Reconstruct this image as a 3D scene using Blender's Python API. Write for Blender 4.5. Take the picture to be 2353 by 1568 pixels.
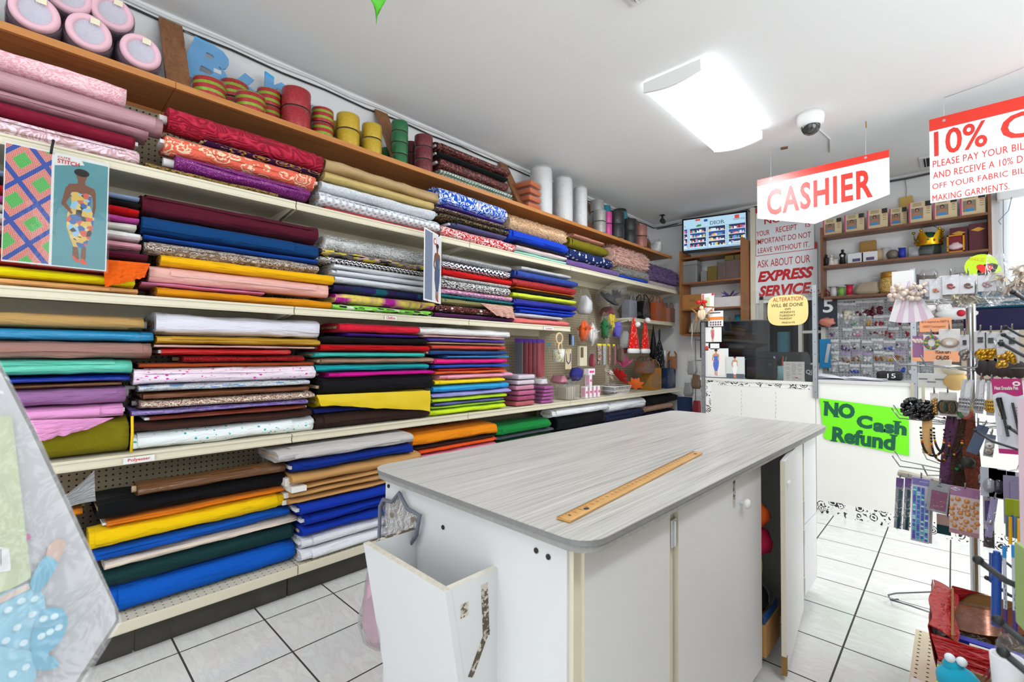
import bpy, bmesh, math, random
from mathutils import Vector, Matrix, noise
PI = math.pi
SC = bpy.context.scene
COL = SC.collection
for o in list(bpy.data.objects): bpy.data.objects.remove(o)

# ---------------------------------------------------------------- camera, world, light, exposure
cam_data = bpy.data.cameras.new('camera'); cam = bpy.data.objects.new('camera', cam_data); COL.objects.link(cam)
cam_data.sensor_fit = 'HORIZONTAL'; cam_data.sensor_width = 36.0; cam_data.lens = 16.24
cam_data.clip_start = 0.02; cam_data.clip_end = 60
_R = Vector((0.72348939, 0.69030367, 0.00662945)); _U = Vector((0.01208697, -0.02226863, 0.99967896)); _F = Vector((-0.69022968, 0.72317699, 0.0244548))
cam.matrix_world = Matrix(((_R.x, _U.x, -_F.x, 0), (_R.y, _U.y, -_F.y, 0), (_R.z, _U.z, -_F.z, 1.255), (0, 0, 0, 1)))
cam_data.dof.use_dof = True; cam_data.dof.focus_distance = 2.9; cam_data.dof.aperture_fstop = 6.3
SC.camera = cam
SC.view_settings.view_transform = 'Standard'; SC.view_settings.look = 'None'
SC.view_settings.gamma = 1.0; SC.view_settings.use_curve_mapping = False
SC.view_settings.exposure = 0.36
try:
    SC.cycles.use_denoising = True; SC.cycles.max_bounces = 8; SC.cycles.diffuse_bounces = 4
    SC.cycles.glossy_bounces = 3; SC.cycles.transmission_bounces = 4; SC.cycles.transparent_max_bounces = 14
    SC.cycles.sample_clamp_indirect = 4.0; SC.cycles.caustics_reflective = False; SC.cycles.caustics_refractive = False
except Exception: pass
world = bpy.data.worlds.new('sky'); SC.world = world; world.use_nodes = True
world.node_tree.nodes['Background'].inputs[0].default_value = (0.86, 0.93, 1.0, 1)
world.node_tree.nodes['Background'].inputs[1].default_value = 1.5

def area(name, loc, size, energy, rot, color=(1, 1, 1)):
    l = bpy.data.lights.new(name, 'AREA'); l.shape = 'RECTANGLE'; l.size, l.size_y = size; l.energy = energy; l.color = color
    o = bpy.data.objects.new(name, l); COL.objects.link(o); o.location = loc; o.rotation_euler = rot
    return o
# added fill from behind the camera, as through an unseen shop front
area('added_front_fill', (0.0, -2.32, 1.55), (3.6, 2.3), 5, (PI/2, 0, 0), (0.93, 0.97, 1))
area('added_side_fill', (1.93, 1.6, 1.65), (3.2, 1.9), 50, (PI/2, 0, PI/2), (0.93, 0.97, 1))  # added fill from the right, as through an unseen side window

area('blind_window_daylight', (0.99, 6.7, 1.9), (1.3, 1.7), 45, (-PI/2, 0, 0), (0.96, 0.98, 1))

# ---------------------------------------------------------------- helpers
def lin(h):
    h = h.lstrip('#'); out = []
    for i in (0, 2, 4):
        c = int(h[i:i+2], 16) / 255
        out.append(c / 12.92 if c <= 0.04045 else ((c + 0.055) / 1.055) ** 2.4)
    return (out[0], out[1], out[2], 1)

class G:
    """small node-graph helper"""
    def __init__(s, name):
        s.m = bpy.data.materials.new(name); s.m.use_nodes = True
        s.t = s.m.node_tree; s.b = s.t.nodes['Principled BSDF']; s.out = s.t.nodes['Material Output']
        s.tc = None
    def n(s, typ, props=None, **ins):
        nd = s.t.nodes.new(typ)
        for k, v in (props or {}).items(): setattr(nd, k, v)
        for k, v in ins.items(): s.set(nd, k, v)
        return nd
    def set(s, nd, key, v):
        k = key.replace('_', ' ')
        i = nd.inputs[int(key[1:])] if key[0] == 'i' and key[1:].isdigit() else nd.inputs[k]
        if isinstance(v, bpy.types.NodeSocket): s.t.links.new(v, i)
        else: i.default_value = v
    def coord(s, which='UV', scale=(1, 1, 1)):
        if s.tc is None: s.tc = s.n('ShaderNodeTexCoord')
        mp = s.n('ShaderNodeMapping'); s.t.links.new(s.tc.outputs[which], mp.inputs[0]); mp.inputs['Scale'].default_value = scale
        return mp.outputs[0]
    def math(s, op, a, b=0.0, c=None):
        kw = {'i0': a, 'i1': b}
        if c is not None: kw['i2'] = c
        return s.n('ShaderNodeMath', {'operation': op}, **kw).outputs[0]
    def mix(s, f, a, b, mode='MIX'):
        nd = s.n('ShaderNodeMix', {'data_type': 'RGBA', 'blend_type': mode})
        s.set(nd, 'i0', f); s.set(nd, 'i6', a); s.set(nd, 'i7', b)
        return nd.outputs[2]
    def ramp(s, f, stops, const=True):
        nd = s.n('ShaderNodeValToRGB'); cr = nd.color_ramp; cr.interpolation = 'CONSTANT' if const else 'LINEAR'
        while len(cr.elements) < len(stops): cr.elements.new(0.5)
        for e, (p, c) in zip(cr.elements, stops): e.position = p; e.color = c
        s.t.links.new(f, nd.inputs[0]); return nd.outputs[0]
    def noise(s, co, scale, detail=2, rough=0.5, dist=0.0):
        return s.n('ShaderNodeTexNoise', Vector=co, Scale=scale, Detail=detail, Roughness=rough, Distortion=dist)
    def vor(s, co, scale, rand=1.0):
        return s.n('ShaderNodeTexVoronoi', Vector=co, Scale=scale, Randomness=rand)
    def bump(s, h, strength=0.3, dist=0.01):
        nd = s.n('ShaderNodeBump', Height=h, Strength=strength, Distance=dist)
        s.t.links.new(nd.outputs[0], s.b.inputs['Normal']); return nd
    def fin(s, color=None, rough=0.6, metal=0.0, spec=0.5, sheen=0.0, coat=0.0):
        if color is not None: s.set(s.b, 'Base_Color', color)
        s.set(s.b, 'Roughness', rough); s.b.inputs['Metallic'].default_value = metal
        s.b.inputs['Specular IOR Level'].default_value = spec
        s.b.inputs['Sheen Weight'].default_value = sheen; s.b.inputs['Coat Weight'].default_value = coat
        return s.m

_mats = {}
def mat(c, rough=0.55, metal=0.0, spec=0.4, noise_amt=0.0, nscale=20, bump=0.0, coat=0.0, key=''):
    k = (c, rough, metal, spec, noise_amt, nscale, bump, coat, key)
    if k in _mats: return _mats[k]
    g = G('surface_' + c.strip('#') + key); col = lin(c); co = g.coord('Object')
    nz = g.noise(co, nscale, 3)
    if noise_amt:
        d = tuple(x * (1 - noise_amt) for x in col[:3]) + (1,)
        l = tuple(min(1, x * (1 + noise_amt * 0.4)) for x in col[:3]) + (1,)
        col = g.mix(nz.outputs[0], d, l)
    if bump: g.bump(nz.outputs[0], bump, 0.004)
    _mats[k] = g.fin(col, rough, metal, spec, coat=coat); return _mats[k]

def emit(c, strength, name='glow'):
    k = ('emit', c, strength)
    if k in _mats: return _mats[k]
    g = G(name); g.fin(lin(c), 0.4); g.b.inputs['Emission Color'].default_value = lin(c); g.b.inputs['Emission Strength'].default_value = strength
    _mats[k] = g.m; return g.m

def film(c='#ffffff', op=0.16, rough=0.08, crinkle=0.9, scale=30, gloss=0.6, name='clear_plastic_film'):
    """thin clear plastic: see-through sheet with a tint and a wrinkled glossy coat"""
    k = ('film', c, op, rough, crinkle, scale, gloss)
    if k in _mats: return _mats[k]
    g = G(name); t = g.t
    for nd in list(t.nodes):
        if nd.type == 'BSDF_PRINCIPLED': t.nodes.remove(nd)
    co = g.coord('Object')
    nz = g.noise(co, scale, 3, 0.6, 0.6)
    bp = g.n('ShaderNodeBump', Height=nz.outputs[0], Strength=crinkle, Distance=0.02)
    tr = g.n('ShaderNodeBsdfTransparent', Color=(0.97, 0.97, 0.97, 1))
    df = g.n('ShaderNodeBsdfDiffuse', Color=lin(c), Normal=bp.outputs[0])
    gl = g.n('ShaderNodeBsdfGlossy', Color=(1, 1, 1, 1), Roughness=rough, Normal=bp.outputs[0])
    fr = g.n('ShaderNodeFresnel', IOR=1.35, Normal=bp.outputs[0])
    m1 = g.n('ShaderNodeMixShader', Fac=op); t.links.new(tr.outputs[0], m1.inputs[1]); t.links.new(df.outputs[0], m1.inputs[2])
    fr2 = g.math('MULTIPLY', fr.outputs[0], gloss)
    m2 = g.n('ShaderNodeMixShader', Fac=fr2); t.links.new(m1.outputs[0], m2.inputs[1]); t.links.new(gl.outputs[0], m2.inputs[2])
    t.links.new(m2.outputs[0], g.out.inputs[0])
    _mats[k] = g.m; return g.m

def wood(c1, c2, scale=6, axis=1, rough=0.45):
    k = ('wood', c1, c2, scale, axis, rough)
    if k in _mats: return _mats[k]
    g = G('wood_' + c1.strip('#')); s = [scale * 6] * 3; s[axis] = scale * 0.35
    co = g.coord('Object', tuple(s)); n1 = g.noise(co, 1.2, 5, 0.6, 0.8)
    n2 = g.noise(co, 6, 2)
    f = g.math('ADD', g.math('MULTIPLY', n1.outputs[0], 0.75), g.math('MULTIPLY', n2.outputs[0], 0.3))
    col = g.ramp(f, [(0.3, lin(c2)), (0.7, lin(c1))], False)
    g.bump(n2.outputs[0], 0.1, 0.002)
    _mats[k] = g.fin(col, rough, 0, 0.4); return _mats[k]

class M:
    """collects shapes; build() links them as ONE mesh object"""
    def __init__(s): s.v = []; s.f = []; s.mi = []; s.uv = {}; s.sm = []
    def add(s, vs, fs, mi=0, smooth=False, uvs=None, mtx=None):
        b = len(s.v)
        s.v += [tuple(mtx @ Vector(v)) for v in vs] if mtx else [tuple(v) for v in vs]
        for i, f in enumerate(fs):
            if uvs: s.uv[len(s.f)] = uvs[i]
            s.f.append(tuple(b + k for k in f)); s.mi.append(mi); s.sm.append(smooth)
        return s
    def box(s, c, d, mi=0, mtx=None, bev=0.0):
        x, y, z = c; a, b, e = d[0]/2, d[1]/2, d[2]/2
        if bev <= 0:
            vs = [(x+i*a, y+j*b, z+k*e) for i in (-1, 1) for j in (-1, 1) for k in (-1, 1)]
            return s.add(vs, [(0,1,3,2),(4,6,7,5),(0,4,5,1),(2,3,7,6),(0,2,6,4),(1,5,7,3)], mi, False, None, mtx)
        bm = bmesh.new(); bmesh.ops.create_cube(bm, size=1.0)
        for v in bm.verts: v.co = Vector((x + v.co.x*d[0], y + v.co.y*d[1], z + v.co.z*d[2]))
        bmesh.ops.bevel(bm, geom=bm.edges[:], offset=min(bev, min(d)*0.45), segments=2, affect='EDGES', profile=0.6)
        bm.verts.index_update()
        s.add([v.co[:] for v in bm.verts], [[v.index for v in f.verts] for f in bm.faces], mi, False, None, mtx); bm.free(); return s
    def prism(s, poly, z0, z1, mi=0, mtx=None):
        """polygon in xy extruded along z"""
        n = len(poly); vs = [(p[0], p[1], z0) for p in poly] + [(p[0], p[1], z1) for p in poly]
        fs = [tuple(range(n-1, -1, -1)), tuple(range(n, 2*n))] + [(i, (i+1) % n, n+(i+1) % n, n+i) for i in range(n)]
        return s.add(vs, fs, mi, False, None, mtx)
    def lathe(s, prof, n=24, mi=0, mtx=None, smooth=True, a0=0.0, a1=2*PI, uvs=False):
        """profile of (radius, height) about z"""
        full = abs(a1 - a0 - 2*PI) < 1e-6; m = n if full else n + 1
        vs = []; fs = []; uu = []
        for r, z in prof:
            for i in range(m):
                a = a0 + (a1 - a0) * i / n; vs.append((r*math.cos(a), r*math.sin(a), z))
        for j in range(len(prof)-1):
            for i in range(n):
                i2 = (i+1) % m
                fs.append((j*m+i, j*m+i2, (j+1)*m+i2, (j+1)*m+i))
                if uvs: uu.append([(i/n, prof[j][1]), ((i+1)/n, prof[j][1]), ((i+1)/n, prof[j+1][1]), (i/n, prof[j+1][1])])
        return s.add(vs, fs, mi, smooth, uu if uvs else None, mtx)
    def cyl(s, p0, p1, r, n=14, mi=0, r2=None, caps=True):
        p0, p1 = Vector(p0), Vector(p1); d = p1 - p0; q = d.to_track_quat('Z', 'Y').to_matrix().to_4x4(); q.translation = p0
        r2 = r if r2 is None else r2; L = d.length
        s.lathe([(r, 0), (r2, L)], n, mi, q)
        if caps:
            s.lathe([(0.0001, 0), (r, 0)], n, mi, q, False); s.lathe([(r2, L), (0.0001, L)], n, mi, q, False)
        return s
    def tube(s, pts, r, n=8, mi=0, closed=False):
        pts = [Vector(p) for p in pts]; N = len(pts); rs = r if isinstance(r, (list, tuple)) else [r]*N
        vs = []; fs = []; prev = None
        for i, p in enumerate(pts):
            a = pts[(i-1) % N] if (closed or i > 0) else p; b = pts[(i+1) % N] if (closed or i < N-1) else p
            t = (b - a).normalized() if (b - a).length > 1e-9 else Vector((0, 0, 1))
            if prev is None: u = t.orthogonal().normalized()
            else:
                u = prev - t * prev.dot(t); u = u.normalized() if u.length > 1e-6 else t.orthogonal().normalized()
            prev = u; w = t.cross(u)
            for k in range(n):
                g = 2*PI*k/n; vs.append(p + (u*math.cos(g) + w*math.sin(g)) * rs[i])
        for i in range(N if closed else N-1):
            for k in range(n):
                j = (i+1) % N; fs.append((i*n+k, i*n+(k+1) % n, j*n+(k+1) % n, j*n+k))
        if not closed: fs += [tuple(range(n-1, -1, -1)), tuple((N-1)*n+k for k in range(n))]
        return s.add(vs, fs, mi, True)
    def ball(s, c, r, n=12, mi=0, sq=(1, 1, 1), wob=0.0, seed=0.0, mtx=None):
        vs = []; fs = []; m = max(6, n*2//3)
        for j in range(m+1):
            th = PI*j/m
            for i in range(n):
                ph = 2*PI*i/n; d = Vector((math.sin(th)*math.cos(ph), math.sin(th)*math.sin(ph), math.cos(th)))
                k = r*(1 + (wob*noise.noise(d*2.3 + Vector((seed, seed*1.7, 0))) if wob else 0))
                vs.append((c[0]+d.x*k*sq[0], c[1]+d.y*k*sq[1], c[2]+d.z*k*sq[2]))
        for j in range(m):
            for i in range(n): fs.append((j*n+i, (j+1)*n+i, (j+1)*n+(i+1) % n, j*n+(i+1) % n))
        return s.add(vs, fs, mi, True, None, mtx)
    def grid(s, fn, nu, nv, mi=0, smooth=True, thick=0.0, mtx=None):
        """sheet from fn(u,v)->point, u,v in 0..1, optional thickness along +normal"""
        P = [[Vector(fn(i/nu, j/nv)) for i in range(nu+1)] for j in range(nv+1)]
        vs = [p for row in P for p in row]; W = nu+1
        fs = [(j*W+i, j*W+i+1, (j+1)*W+i+1, (j+1)*W+i) for j in range(nv) for i in range(nu)]
        uv = [[(i/nu, j/nv), ((i+1)/nu, j/nv), ((i+1)/nu, (j+1)/nv), (i/nu, (j+1)/nv)] for j in range(nv) for i in range(nu)]
        s.add(vs, fs, mi, smooth, uv, mtx)
        if thick:
            nn = (P[0][nu]-P[0][0]).cross(P[nv][0]-P[0][0]).normalized()*thick
            s.add([p + nn for p in vs], [tuple(reversed(f)) for f in fs], mi, smooth, [list(reversed(x)) for x in uv], mtx)
            b = [(0, i) for i in range(nu+1)] + [(j, nu) for j in range(1, nv+1)] + [(nv, i) for i in range(nu-1, -1, -1)] + [(j, 0) for j in range(nv-1, 0, -1)]
            ev = [P[j][i] for j, i in b]; k = len(ev)
            s.add(ev + [p + nn for p in ev], [(i, i+k, (i+1) % k + k, (i+1) % k) for i in range(k)], mi, False, None, mtx)
        return s
    def bag(s, w, d, h, mi=0, seed=0, wob=0.25, top=0.35, mtx=None, n=14, m=10):
        """crumpled pouch standing on z=0: wide at the base, gathered at the top"""
        vs = []; fs = []
        for j in range(m+1):
            t = j/m; k = math.sin(PI*min(1, 0.12 + t*0.88)*0.92)**0.5 if t < 0.7 else 0
            k = (1 - (1-top)*max(0, (t-0.25)/0.75)**1.4) * (0.72 + 0.28*min(1, t*5))
            for i in range(n):
                a = 2*PI*i/n; c, q = math.cos(a), math.sin(a)
                e = 0.55; x = math.copysign(abs(c)**e, c)*w/2*k; y = math.copysign(abs(q)**e, q)*d/2*k*(1 - 0.6*t*t)
                z = h*t; o = noise.noise(Vector((x*14+seed*3.1, y*14, z*11+seed)))*wob*min(w, d)*(0.3+t) if j else 0
                vs.append((x + o*c, y + o*q, z + (noise.noise(Vector((a*2, seed, 0)))*h*0.07 if j == m else 0)))
        for j in range(m):
            for i in range(n): fs.append((j*n+i, j*n+(i+1) % n, (j+1)*n+(i+1) % n, (j+1)*n+i))
        fs.append(tuple(range(n-1, -1, -1)))
        return s.add(vs, fs, mi, True, None, mtx)
    def build(s, name, mats, parent=None, loc=(0, 0, 0), rot=(0, 0, 0)):
        me = bpy.data.meshes.new(name); me.from_pydata(s.v, [], s.f)
        for m in (mats if isinstance(mats, (list, tuple)) else [mats]): me.materials.append(m)
        me.polygons.foreach_set('material_index', s.mi); me.polygons.foreach_set('use_smooth', s.sm)
        if s.uv:
            ul = me.uv_layers.new(name='UVMap').data
            for fi, uvs in s.uv.items():
                for li, q in zip(me.polygons[fi].loop_indices, uvs): ul[li].uv = q
        me.update()
        o = bpy.data.objects.new(name, me); COL.objects.link(o); o.location = loc; o.rotation_euler = rot
        if parent: o.parent = parent
        return o

def tag(o, label, cat, group=None):
    o['label'] = label; o['category'] = cat
    if group: o['group'] = group
    return o
def thing(name, label, cat, loc=(0, 0, 0), rot=(0, 0, 0), group=None):
    o = bpy.data.objects.new(name, None); COL.objects.link(o); o.location = loc
    o.rotation_euler = rot if isinstance(rot, (tuple, list)) else (0, 0, rot); o.empty_display_size = 0.05
    return tag(o, label, cat, group)
def struct(name, m, mats, loc=(0, 0, 0), parent=None):
    o = m.build(name, mats, parent, loc)
    if not parent: o['kind'] = 'structure'
    return o
def dup(root, loc, rot=None, label=None, group=None):
    r = root.copy(); COL.objects.link(r); r.location = loc
    if rot is not None: r.rotation_euler = rot
    if label: r['label'] = label
    if group: r['group'] = group
    for ch in list(root.children):
        c = ch.copy(); COL.objects.link(c); c.parent = r
        for g2 in ch.children:
            d = g2.copy(); COL.objects.link(d); d.parent = c
    return r

def frame(o, x, z):
    """matrix whose local x runs along x, local y along z (a board's own face), origin o"""
    x = Vector(x).normalized(); z = Vector(z).normalized(); n = x.cross(z).normalized(); z = n.cross(x)
    return Matrix(((x.x, z.x, n.x, o[0]), (x.y, z.y, n.y, o[1]), (x.z, z.z, n.z, o[2]), (0, 0, 0, 1)))

def text(s, w, h, material, parent, mtx, name='lettering', bold=0.0, shear=0.0, depth=0.0006, spacing=1.0, align='L', serif=False):
    """lettering fitted to the box w x h, its lower left corner (or centre) at mtx's origin"""
    cu = bpy.data.curves.new('t', 'FONT'); cu.body = s; cu.size = 1; cu.shear = shear; cu.offset = bold; cu.space_character = spacing; cu.resolution_u = 3
    t = bpy.data.objects.new('t', cu); COL.objects.link(t)
    dg = bpy.context.evaluated_depsgraph_get(); dg.update()
    me = bpy.data.meshes.new_from_object(t.evaluated_get(dg), depsgraph=dg)
    vs = [v.co.copy() for v in me.vertices]; fs = [tuple(p.vertices) for p in me.polygons]
    bpy.data.objects.remove(t); bpy.data.curves.remove(cu); bpy.data.meshes.remove(me)
    if not vs: return None
    x0, x1 = min(v.x for v in vs), max(v.x for v in vs); y0, y1 = min(v.y for v in vs), max(v.y for v in vs)
    if serif:
        # slab serifs: short bars where a straight stem meets the top or base line
        ex = []
        for yy, sg in ((y0, 1), (y1, -1)):
            xs = sorted({round(v.x, 3) for v in vs if abs(v.y - yy) < 0.012}); i = 0
            while i < len(xs):
                j = i
                while j+1 < len(xs) and xs[j+1]-xs[j] < 0.2: j += 1
                if xs[j]-xs[i] > 0.06 and sum(1 for v in vs if abs(v.y-yy) < 0.012 and xs[i]-.001 <= v.x <= xs[j]+.001) <= 4 and xs[j]-xs[i] < 0.3:
                    ex.append((xs[i]-0.07, xs[j]+0.07, yy, yy+sg*0.07))
                i = j+1
        for a, b, c, d in ex:
            k = len(vs); vs += [Vector((a, min(c, d), 0)), Vector((b, min(c, d), 0)), Vector((b, max(c, d), 0)), Vector((a, max(c, d), 0))]; fs.append((k, k+1, k+2, k+3))
        x0, x1 = min(v.x for v in vs), max(v.x for v in vs)
    sx, sy = w/(x1-x0), h/(y1-y0); ox = -w/2 if align == 'C' else 0
    nb = len(vs) - 4*len(ex) if serif else len(vs)
    m = M(); m.add([((v.x-x0)*sx+ox, (v.y-y0)*sy, depth + (0.0005 if i >= nb else 0)) for i, v in enumerate(vs)], fs, 0, False, None, mtx)
    return m.build(name, material, parent)

def poly(m, pts, z, mi=0, mtx=None):
    m.add([(p[0], p[1], z) for p in pts], [tuple(range(len(pts)))], mi, False, None, mtx)
def ell(cx, cy, rx, ry, n=20, a0=0, a1=2*PI): return [(cx+rx*math.cos(a0+(a1-a0)*i/n), cy+ry*math.sin(a0+(a1-a0)*i/n)) for i in range(n)]
rnd = random.Random(7)

# ---------------------------------------------------------------- fabrics (uv in metres: u along the bolt, v round it)
_fabs = {}
def fab(kind, *cols, sc=1.0):
    key = (kind, cols, sc)
    if key in _fabs: return _fabs[key]
    g = G(kind + '_fabric'); c = [lin(x) for x in cols]; c0 = c[0]; c1 = c[1] if len(c) > 1 else c0; c2 = c[2] if len(c) > 2 else c1
    uv = g.coord('UV'); sep = g.n('ShaderNodeSeparateXYZ', Vector=uv); u, v = sep.outputs[0], sep.outputs[1]
    wr = g.noise(g.coord('UV', (3.5, 14, 1)), 1.0, 4, 0.55, 0.6); fine = g.noise(g.coord('UV', (260, 420, 1)), 1.0, 1)
    rough, metal, spec, sheen, bs = 0.85, 0.0, 0.16, 0.03, 0.9; bh = wr.outputs[0]
    dark = lambda k, f=0.8: (k[0]*f, k[1]*f, k[2]*f, 1)
    fr = lambda x: g.math('FRACT', x); mul = lambda a, b: g.math('MULTIPLY', a, b); ad = lambda a, b: g.math('ADD', a, b)
    gt = lambda a, b: g.math('GREATER_THAN', a, b); lt = lambda a, b: g.math('LESS_THAN', a, b)
    if kind in ('plain', 'satin', 'velvet', 'tulle', 'crush'):
        col = g.mix(fine.outputs[0], dark(c0, 0.9), c0)
        if kind == 'satin': rough, spec, sheen, bs = 0.3, 0.6, 0.0, 0.9
        if kind == 'velvet': sheen, rough, bs = 0.25, 0.9, 0.6
        if kind == 'tulle': rough, sheen = 0.6, 0.08
        if kind == 'crush':
            cr = g.noise(g.coord('UV', (24, 60, 1)), 1, 4, 0.6, 1.5); col = g.mix(cr.outputs[0], dark(c0, 0.55), c0); bh = cr.outputs[0]; rough = 0.5; bs = 1.0
    elif kind == 'dots':
        p = g.coord('UV', (1, 1, 0)); va = g.vor(p, 34*sc, 0.85); vb = g.vor(g.coord('UV', (1.13, 1.21, 0)), 30*sc, 0.9)
        col = g.mix(lt(vb.outputs[0], 0.2), c0, c2); col = g.mix(lt(va.outputs[0], 0.22), col, c1); rough = 0.95; sheen = 0.1
    elif kind == 'chev':
        tri = g.math('ABSOLUTE', ad(fr(mul(u, 20*sc)), -0.5)); col = g.mix(gt(fr(ad(mul(v, 30*sc), mul(tri, 1.3))), 0.5), c0, c1)
    elif kind == 'stripe': col = g.mix(gt(fr(mul(u, 30*sc)), 0.5), c0, c1)
    elif kind == 'diag': col = g.mix(gt(fr(ad(mul(u, 34*sc), mul(v, 34*sc))), 0.62), c0, c1)
    elif kind == 'vstripe': col = g.mix(gt(fr(ad(mul(v, 40*sc), mul(wr.outputs[0], 1.2))), 0.55), c0, c1)
    elif kind == 'swirl':
        d = g.noise(uv, 16*sc, 1, 0.4, 2.6); w = g.math('SINE', mul(d.outputs[0], 26)); col = g.mix(gt(w, 0.35), c0, c1)
        if len(c) > 2: col = g.mix(lt(w, -0.6), col, c2)
    elif kind == 'wave':
        d = g.noise(g.coord('UV', (1, 1.6, 1)), 4.5*sc, 2, 0.4, 0.8); w = g.math('SINE', mul(d.outputs[0], 110)); col = g.mix(ad(mul(w, 0.5), 0.5), c0, c1); bh = w; bs = 0.8; rough = 0.4
    elif kind == 'damask':
        vo = g.vor(g.coord('UV', (1, 1, 0)), 11*sc, 0.5); ds = g.noise(uv, 38*sc, 2); w = g.math('SINE', mul(ad(vo.outputs[0], mul(ds.outputs[0], 0.42)), 30))
        near = lt(vo.outputs[0], 0.52); col = g.mix(mul(gt(w, 0.35), near), c0, c1)
        if len(c) > 2: col = g.mix(lt(vo.outputs[0], 0.16), col, c2)
        bh = w; bs = 0.35
    elif kind == 'lace':
        d = g.noise(uv, 60*sc, 3, 0.6, 1.8); r = g.math('ABSOLUTE', ad(d.outputs[0], -0.5)); w = lt(r, 0.055); col = g.mix(w, c0, c1); bh = w; bs = 0.6
    elif kind == 'floral':
        vo = g.vor(g.coord('UV', (1, 1, 0)), 15*sc, 0.9); ds = g.noise(uv, 70*sc, 2); d = ad(vo.outputs[0], mul(ad(ds.outputs[0], -0.5), 0.5))
        col = g.mix(lt(d, 0.3), c0, c1); vb = g.noise(uv, 42*sc, 3, 0.5, 1.0); col = g.mix(lt(g.math('ABSOLUTE', ad(vb.outputs[0], -0.5)), 0.025), col, c2)
    elif kind == 'star':
        vo = g.vor(g.coord('UV', (1, 1, 0)), 12*sc, 0.7); ps = g.n('ShaderNodeVectorMath', {'operation': 'SUBTRACT'}, i0=g.coord('UV', (12*sc, 12*sc, 0)), i1=vo.outputs['Position'])
        sp = g.n('ShaderNodeSeparateXYZ', Vector=ps.outputs[0])
        vv = g.n('ShaderNodeVectorMath', {'operation': 'SUBTRACT'}, i0=g.coord('UV', (1, 1, 0)), i1=vo.outputs['Position']); s2 = g.n('ShaderNodeSeparateXYZ', Vector=vv.outputs[0])
        a = g.math('ARCTAN2', s2.outputs[0], s2.outputs[1]); r = g.math('SQRT', ad(mul(s2.outputs[0], s2.outputs[0]), mul(s2.outputs[1], s2.outputs[1])))
        k = ad(0.012, mul(g.math('COSINE', mul(a, 5.0)), 0.007)); col = g.mix(lt(r, k), c0, c1)
    elif kind == 'cells':
        vo = g.vor(g.coord('UV', (1, 1, 0)), 26*sc, 0.8); rr = g.n('ShaderNodeSeparateColor', Color=vo.outputs['Color']).outputs[0]
        n = len(c); col = g.ramp(rr, [(i/n, c[i]) for i in range(n)])
    elif kind == 'tie':
        d = g.noise(g.coord('UV', (5*sc, 1.2, 1)), 1.0, 2, 0.5, 0.3); n = len(c); col = g.ramp(d.outputs[0], [(0.28 + 0.44*i/max(1, n-1), c[i]) for i in range(n)], False)
    elif kind == 'band': 
        n = len(c); col = g.ramp(fr(mul(u, 2.6*sc)), [(i/n, c[i]) for i in range(n)])
    elif kind == 'glit':
        vo = g.vor(g.coord('UV', (1, 1, 0)), 420*sc, 1.0); rr = g.n('ShaderNodeSeparateColor', Color=vo.outputs['Color']).outputs[0]
        col = g.ramp(rr, [(0, dark(c0, 0.3)), (0.45, c0), (0.93, c1 if len(c) > 1 else tuple(min(1, x*2+0.15) for x in c0[:3])+(1,))]); rough, metal, spec = 0.32, 0.1, 0.6; bh = ad(rr, mul(wr.outputs[0], 3)); bs = 0.5
    elif kind == 'seq':
        vo = g.vor(g.coord('UV', (1, 1, 0)), 130*sc, 0.15); rr = g.n('ShaderNodeSeparateColor', Color=vo.outputs['Color']).outputs[0]
        col = g.ramp(rr, [(0, dark(c0, 0.4)), (0.4, c0), (0.82, c1)]); rough, metal, spec = 0.3, 0.15, 0.6; bh = vo.outputs[0]; bs = 0.6
    elif kind == 'speck':
        d = g.noise(g.coord('UV', (70*sc, 150*sc, 1)), 1.0, 2); col = g.mix(gt(d.outputs[0], 0.5), c0, c1)
    elif kind == 'braid':
        a = gt(g.math('SINE', mul(ad(u, v), 150*sc)), 0.2); b = gt(g.math('SINE', mul(ad(u, mul(v, -1)), 150*sc)), 0.2); col = g.mix(g.math('MAXIMUM', a, b), c0, c1); bh = g.math('MAXIMUM', a, b); rough = 0.35; metal = 0.1
    elif kind == 'check': col = g.mix(g.math('MAXIMUM', mul(gt(fr(mul(u, 42*sc)), 0.5), 0.75), mul(gt(fr(mul(v, 42*sc)), 0.5), 0.75)), c0, c1)
    elif kind == 'metallic':
        d = g.noise(g.coord('UV', (6, 260, 1)), 1, 3, 0.7); col = g.mix(d.outputs[0], dark(c0, 0.6), c1); rough, metal, spec = 0.34, 0.15, 0.6; bh = d.outputs[0]; bs = 0.6
    elif kind == 'fur': col = g.mix(fine.outputs[0], dark(c0, 0.8), c1); sheen = 0.1
    g.bump(bh, min(1, bs), 0.026 if bh == wr.outputs[0] else 0.004)
    _fabs[key] = g.fin(col, rough, metal, spec, sheen); return _fabs[key]

BOARD = mat('#cdb08a', 0.85, noise_amt=0.15); WHITE = mat('#e9e9e6', 0.6); CARD = mat('#c08f55', 0.8, noise_amt=0.12, nscale=12)

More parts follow.
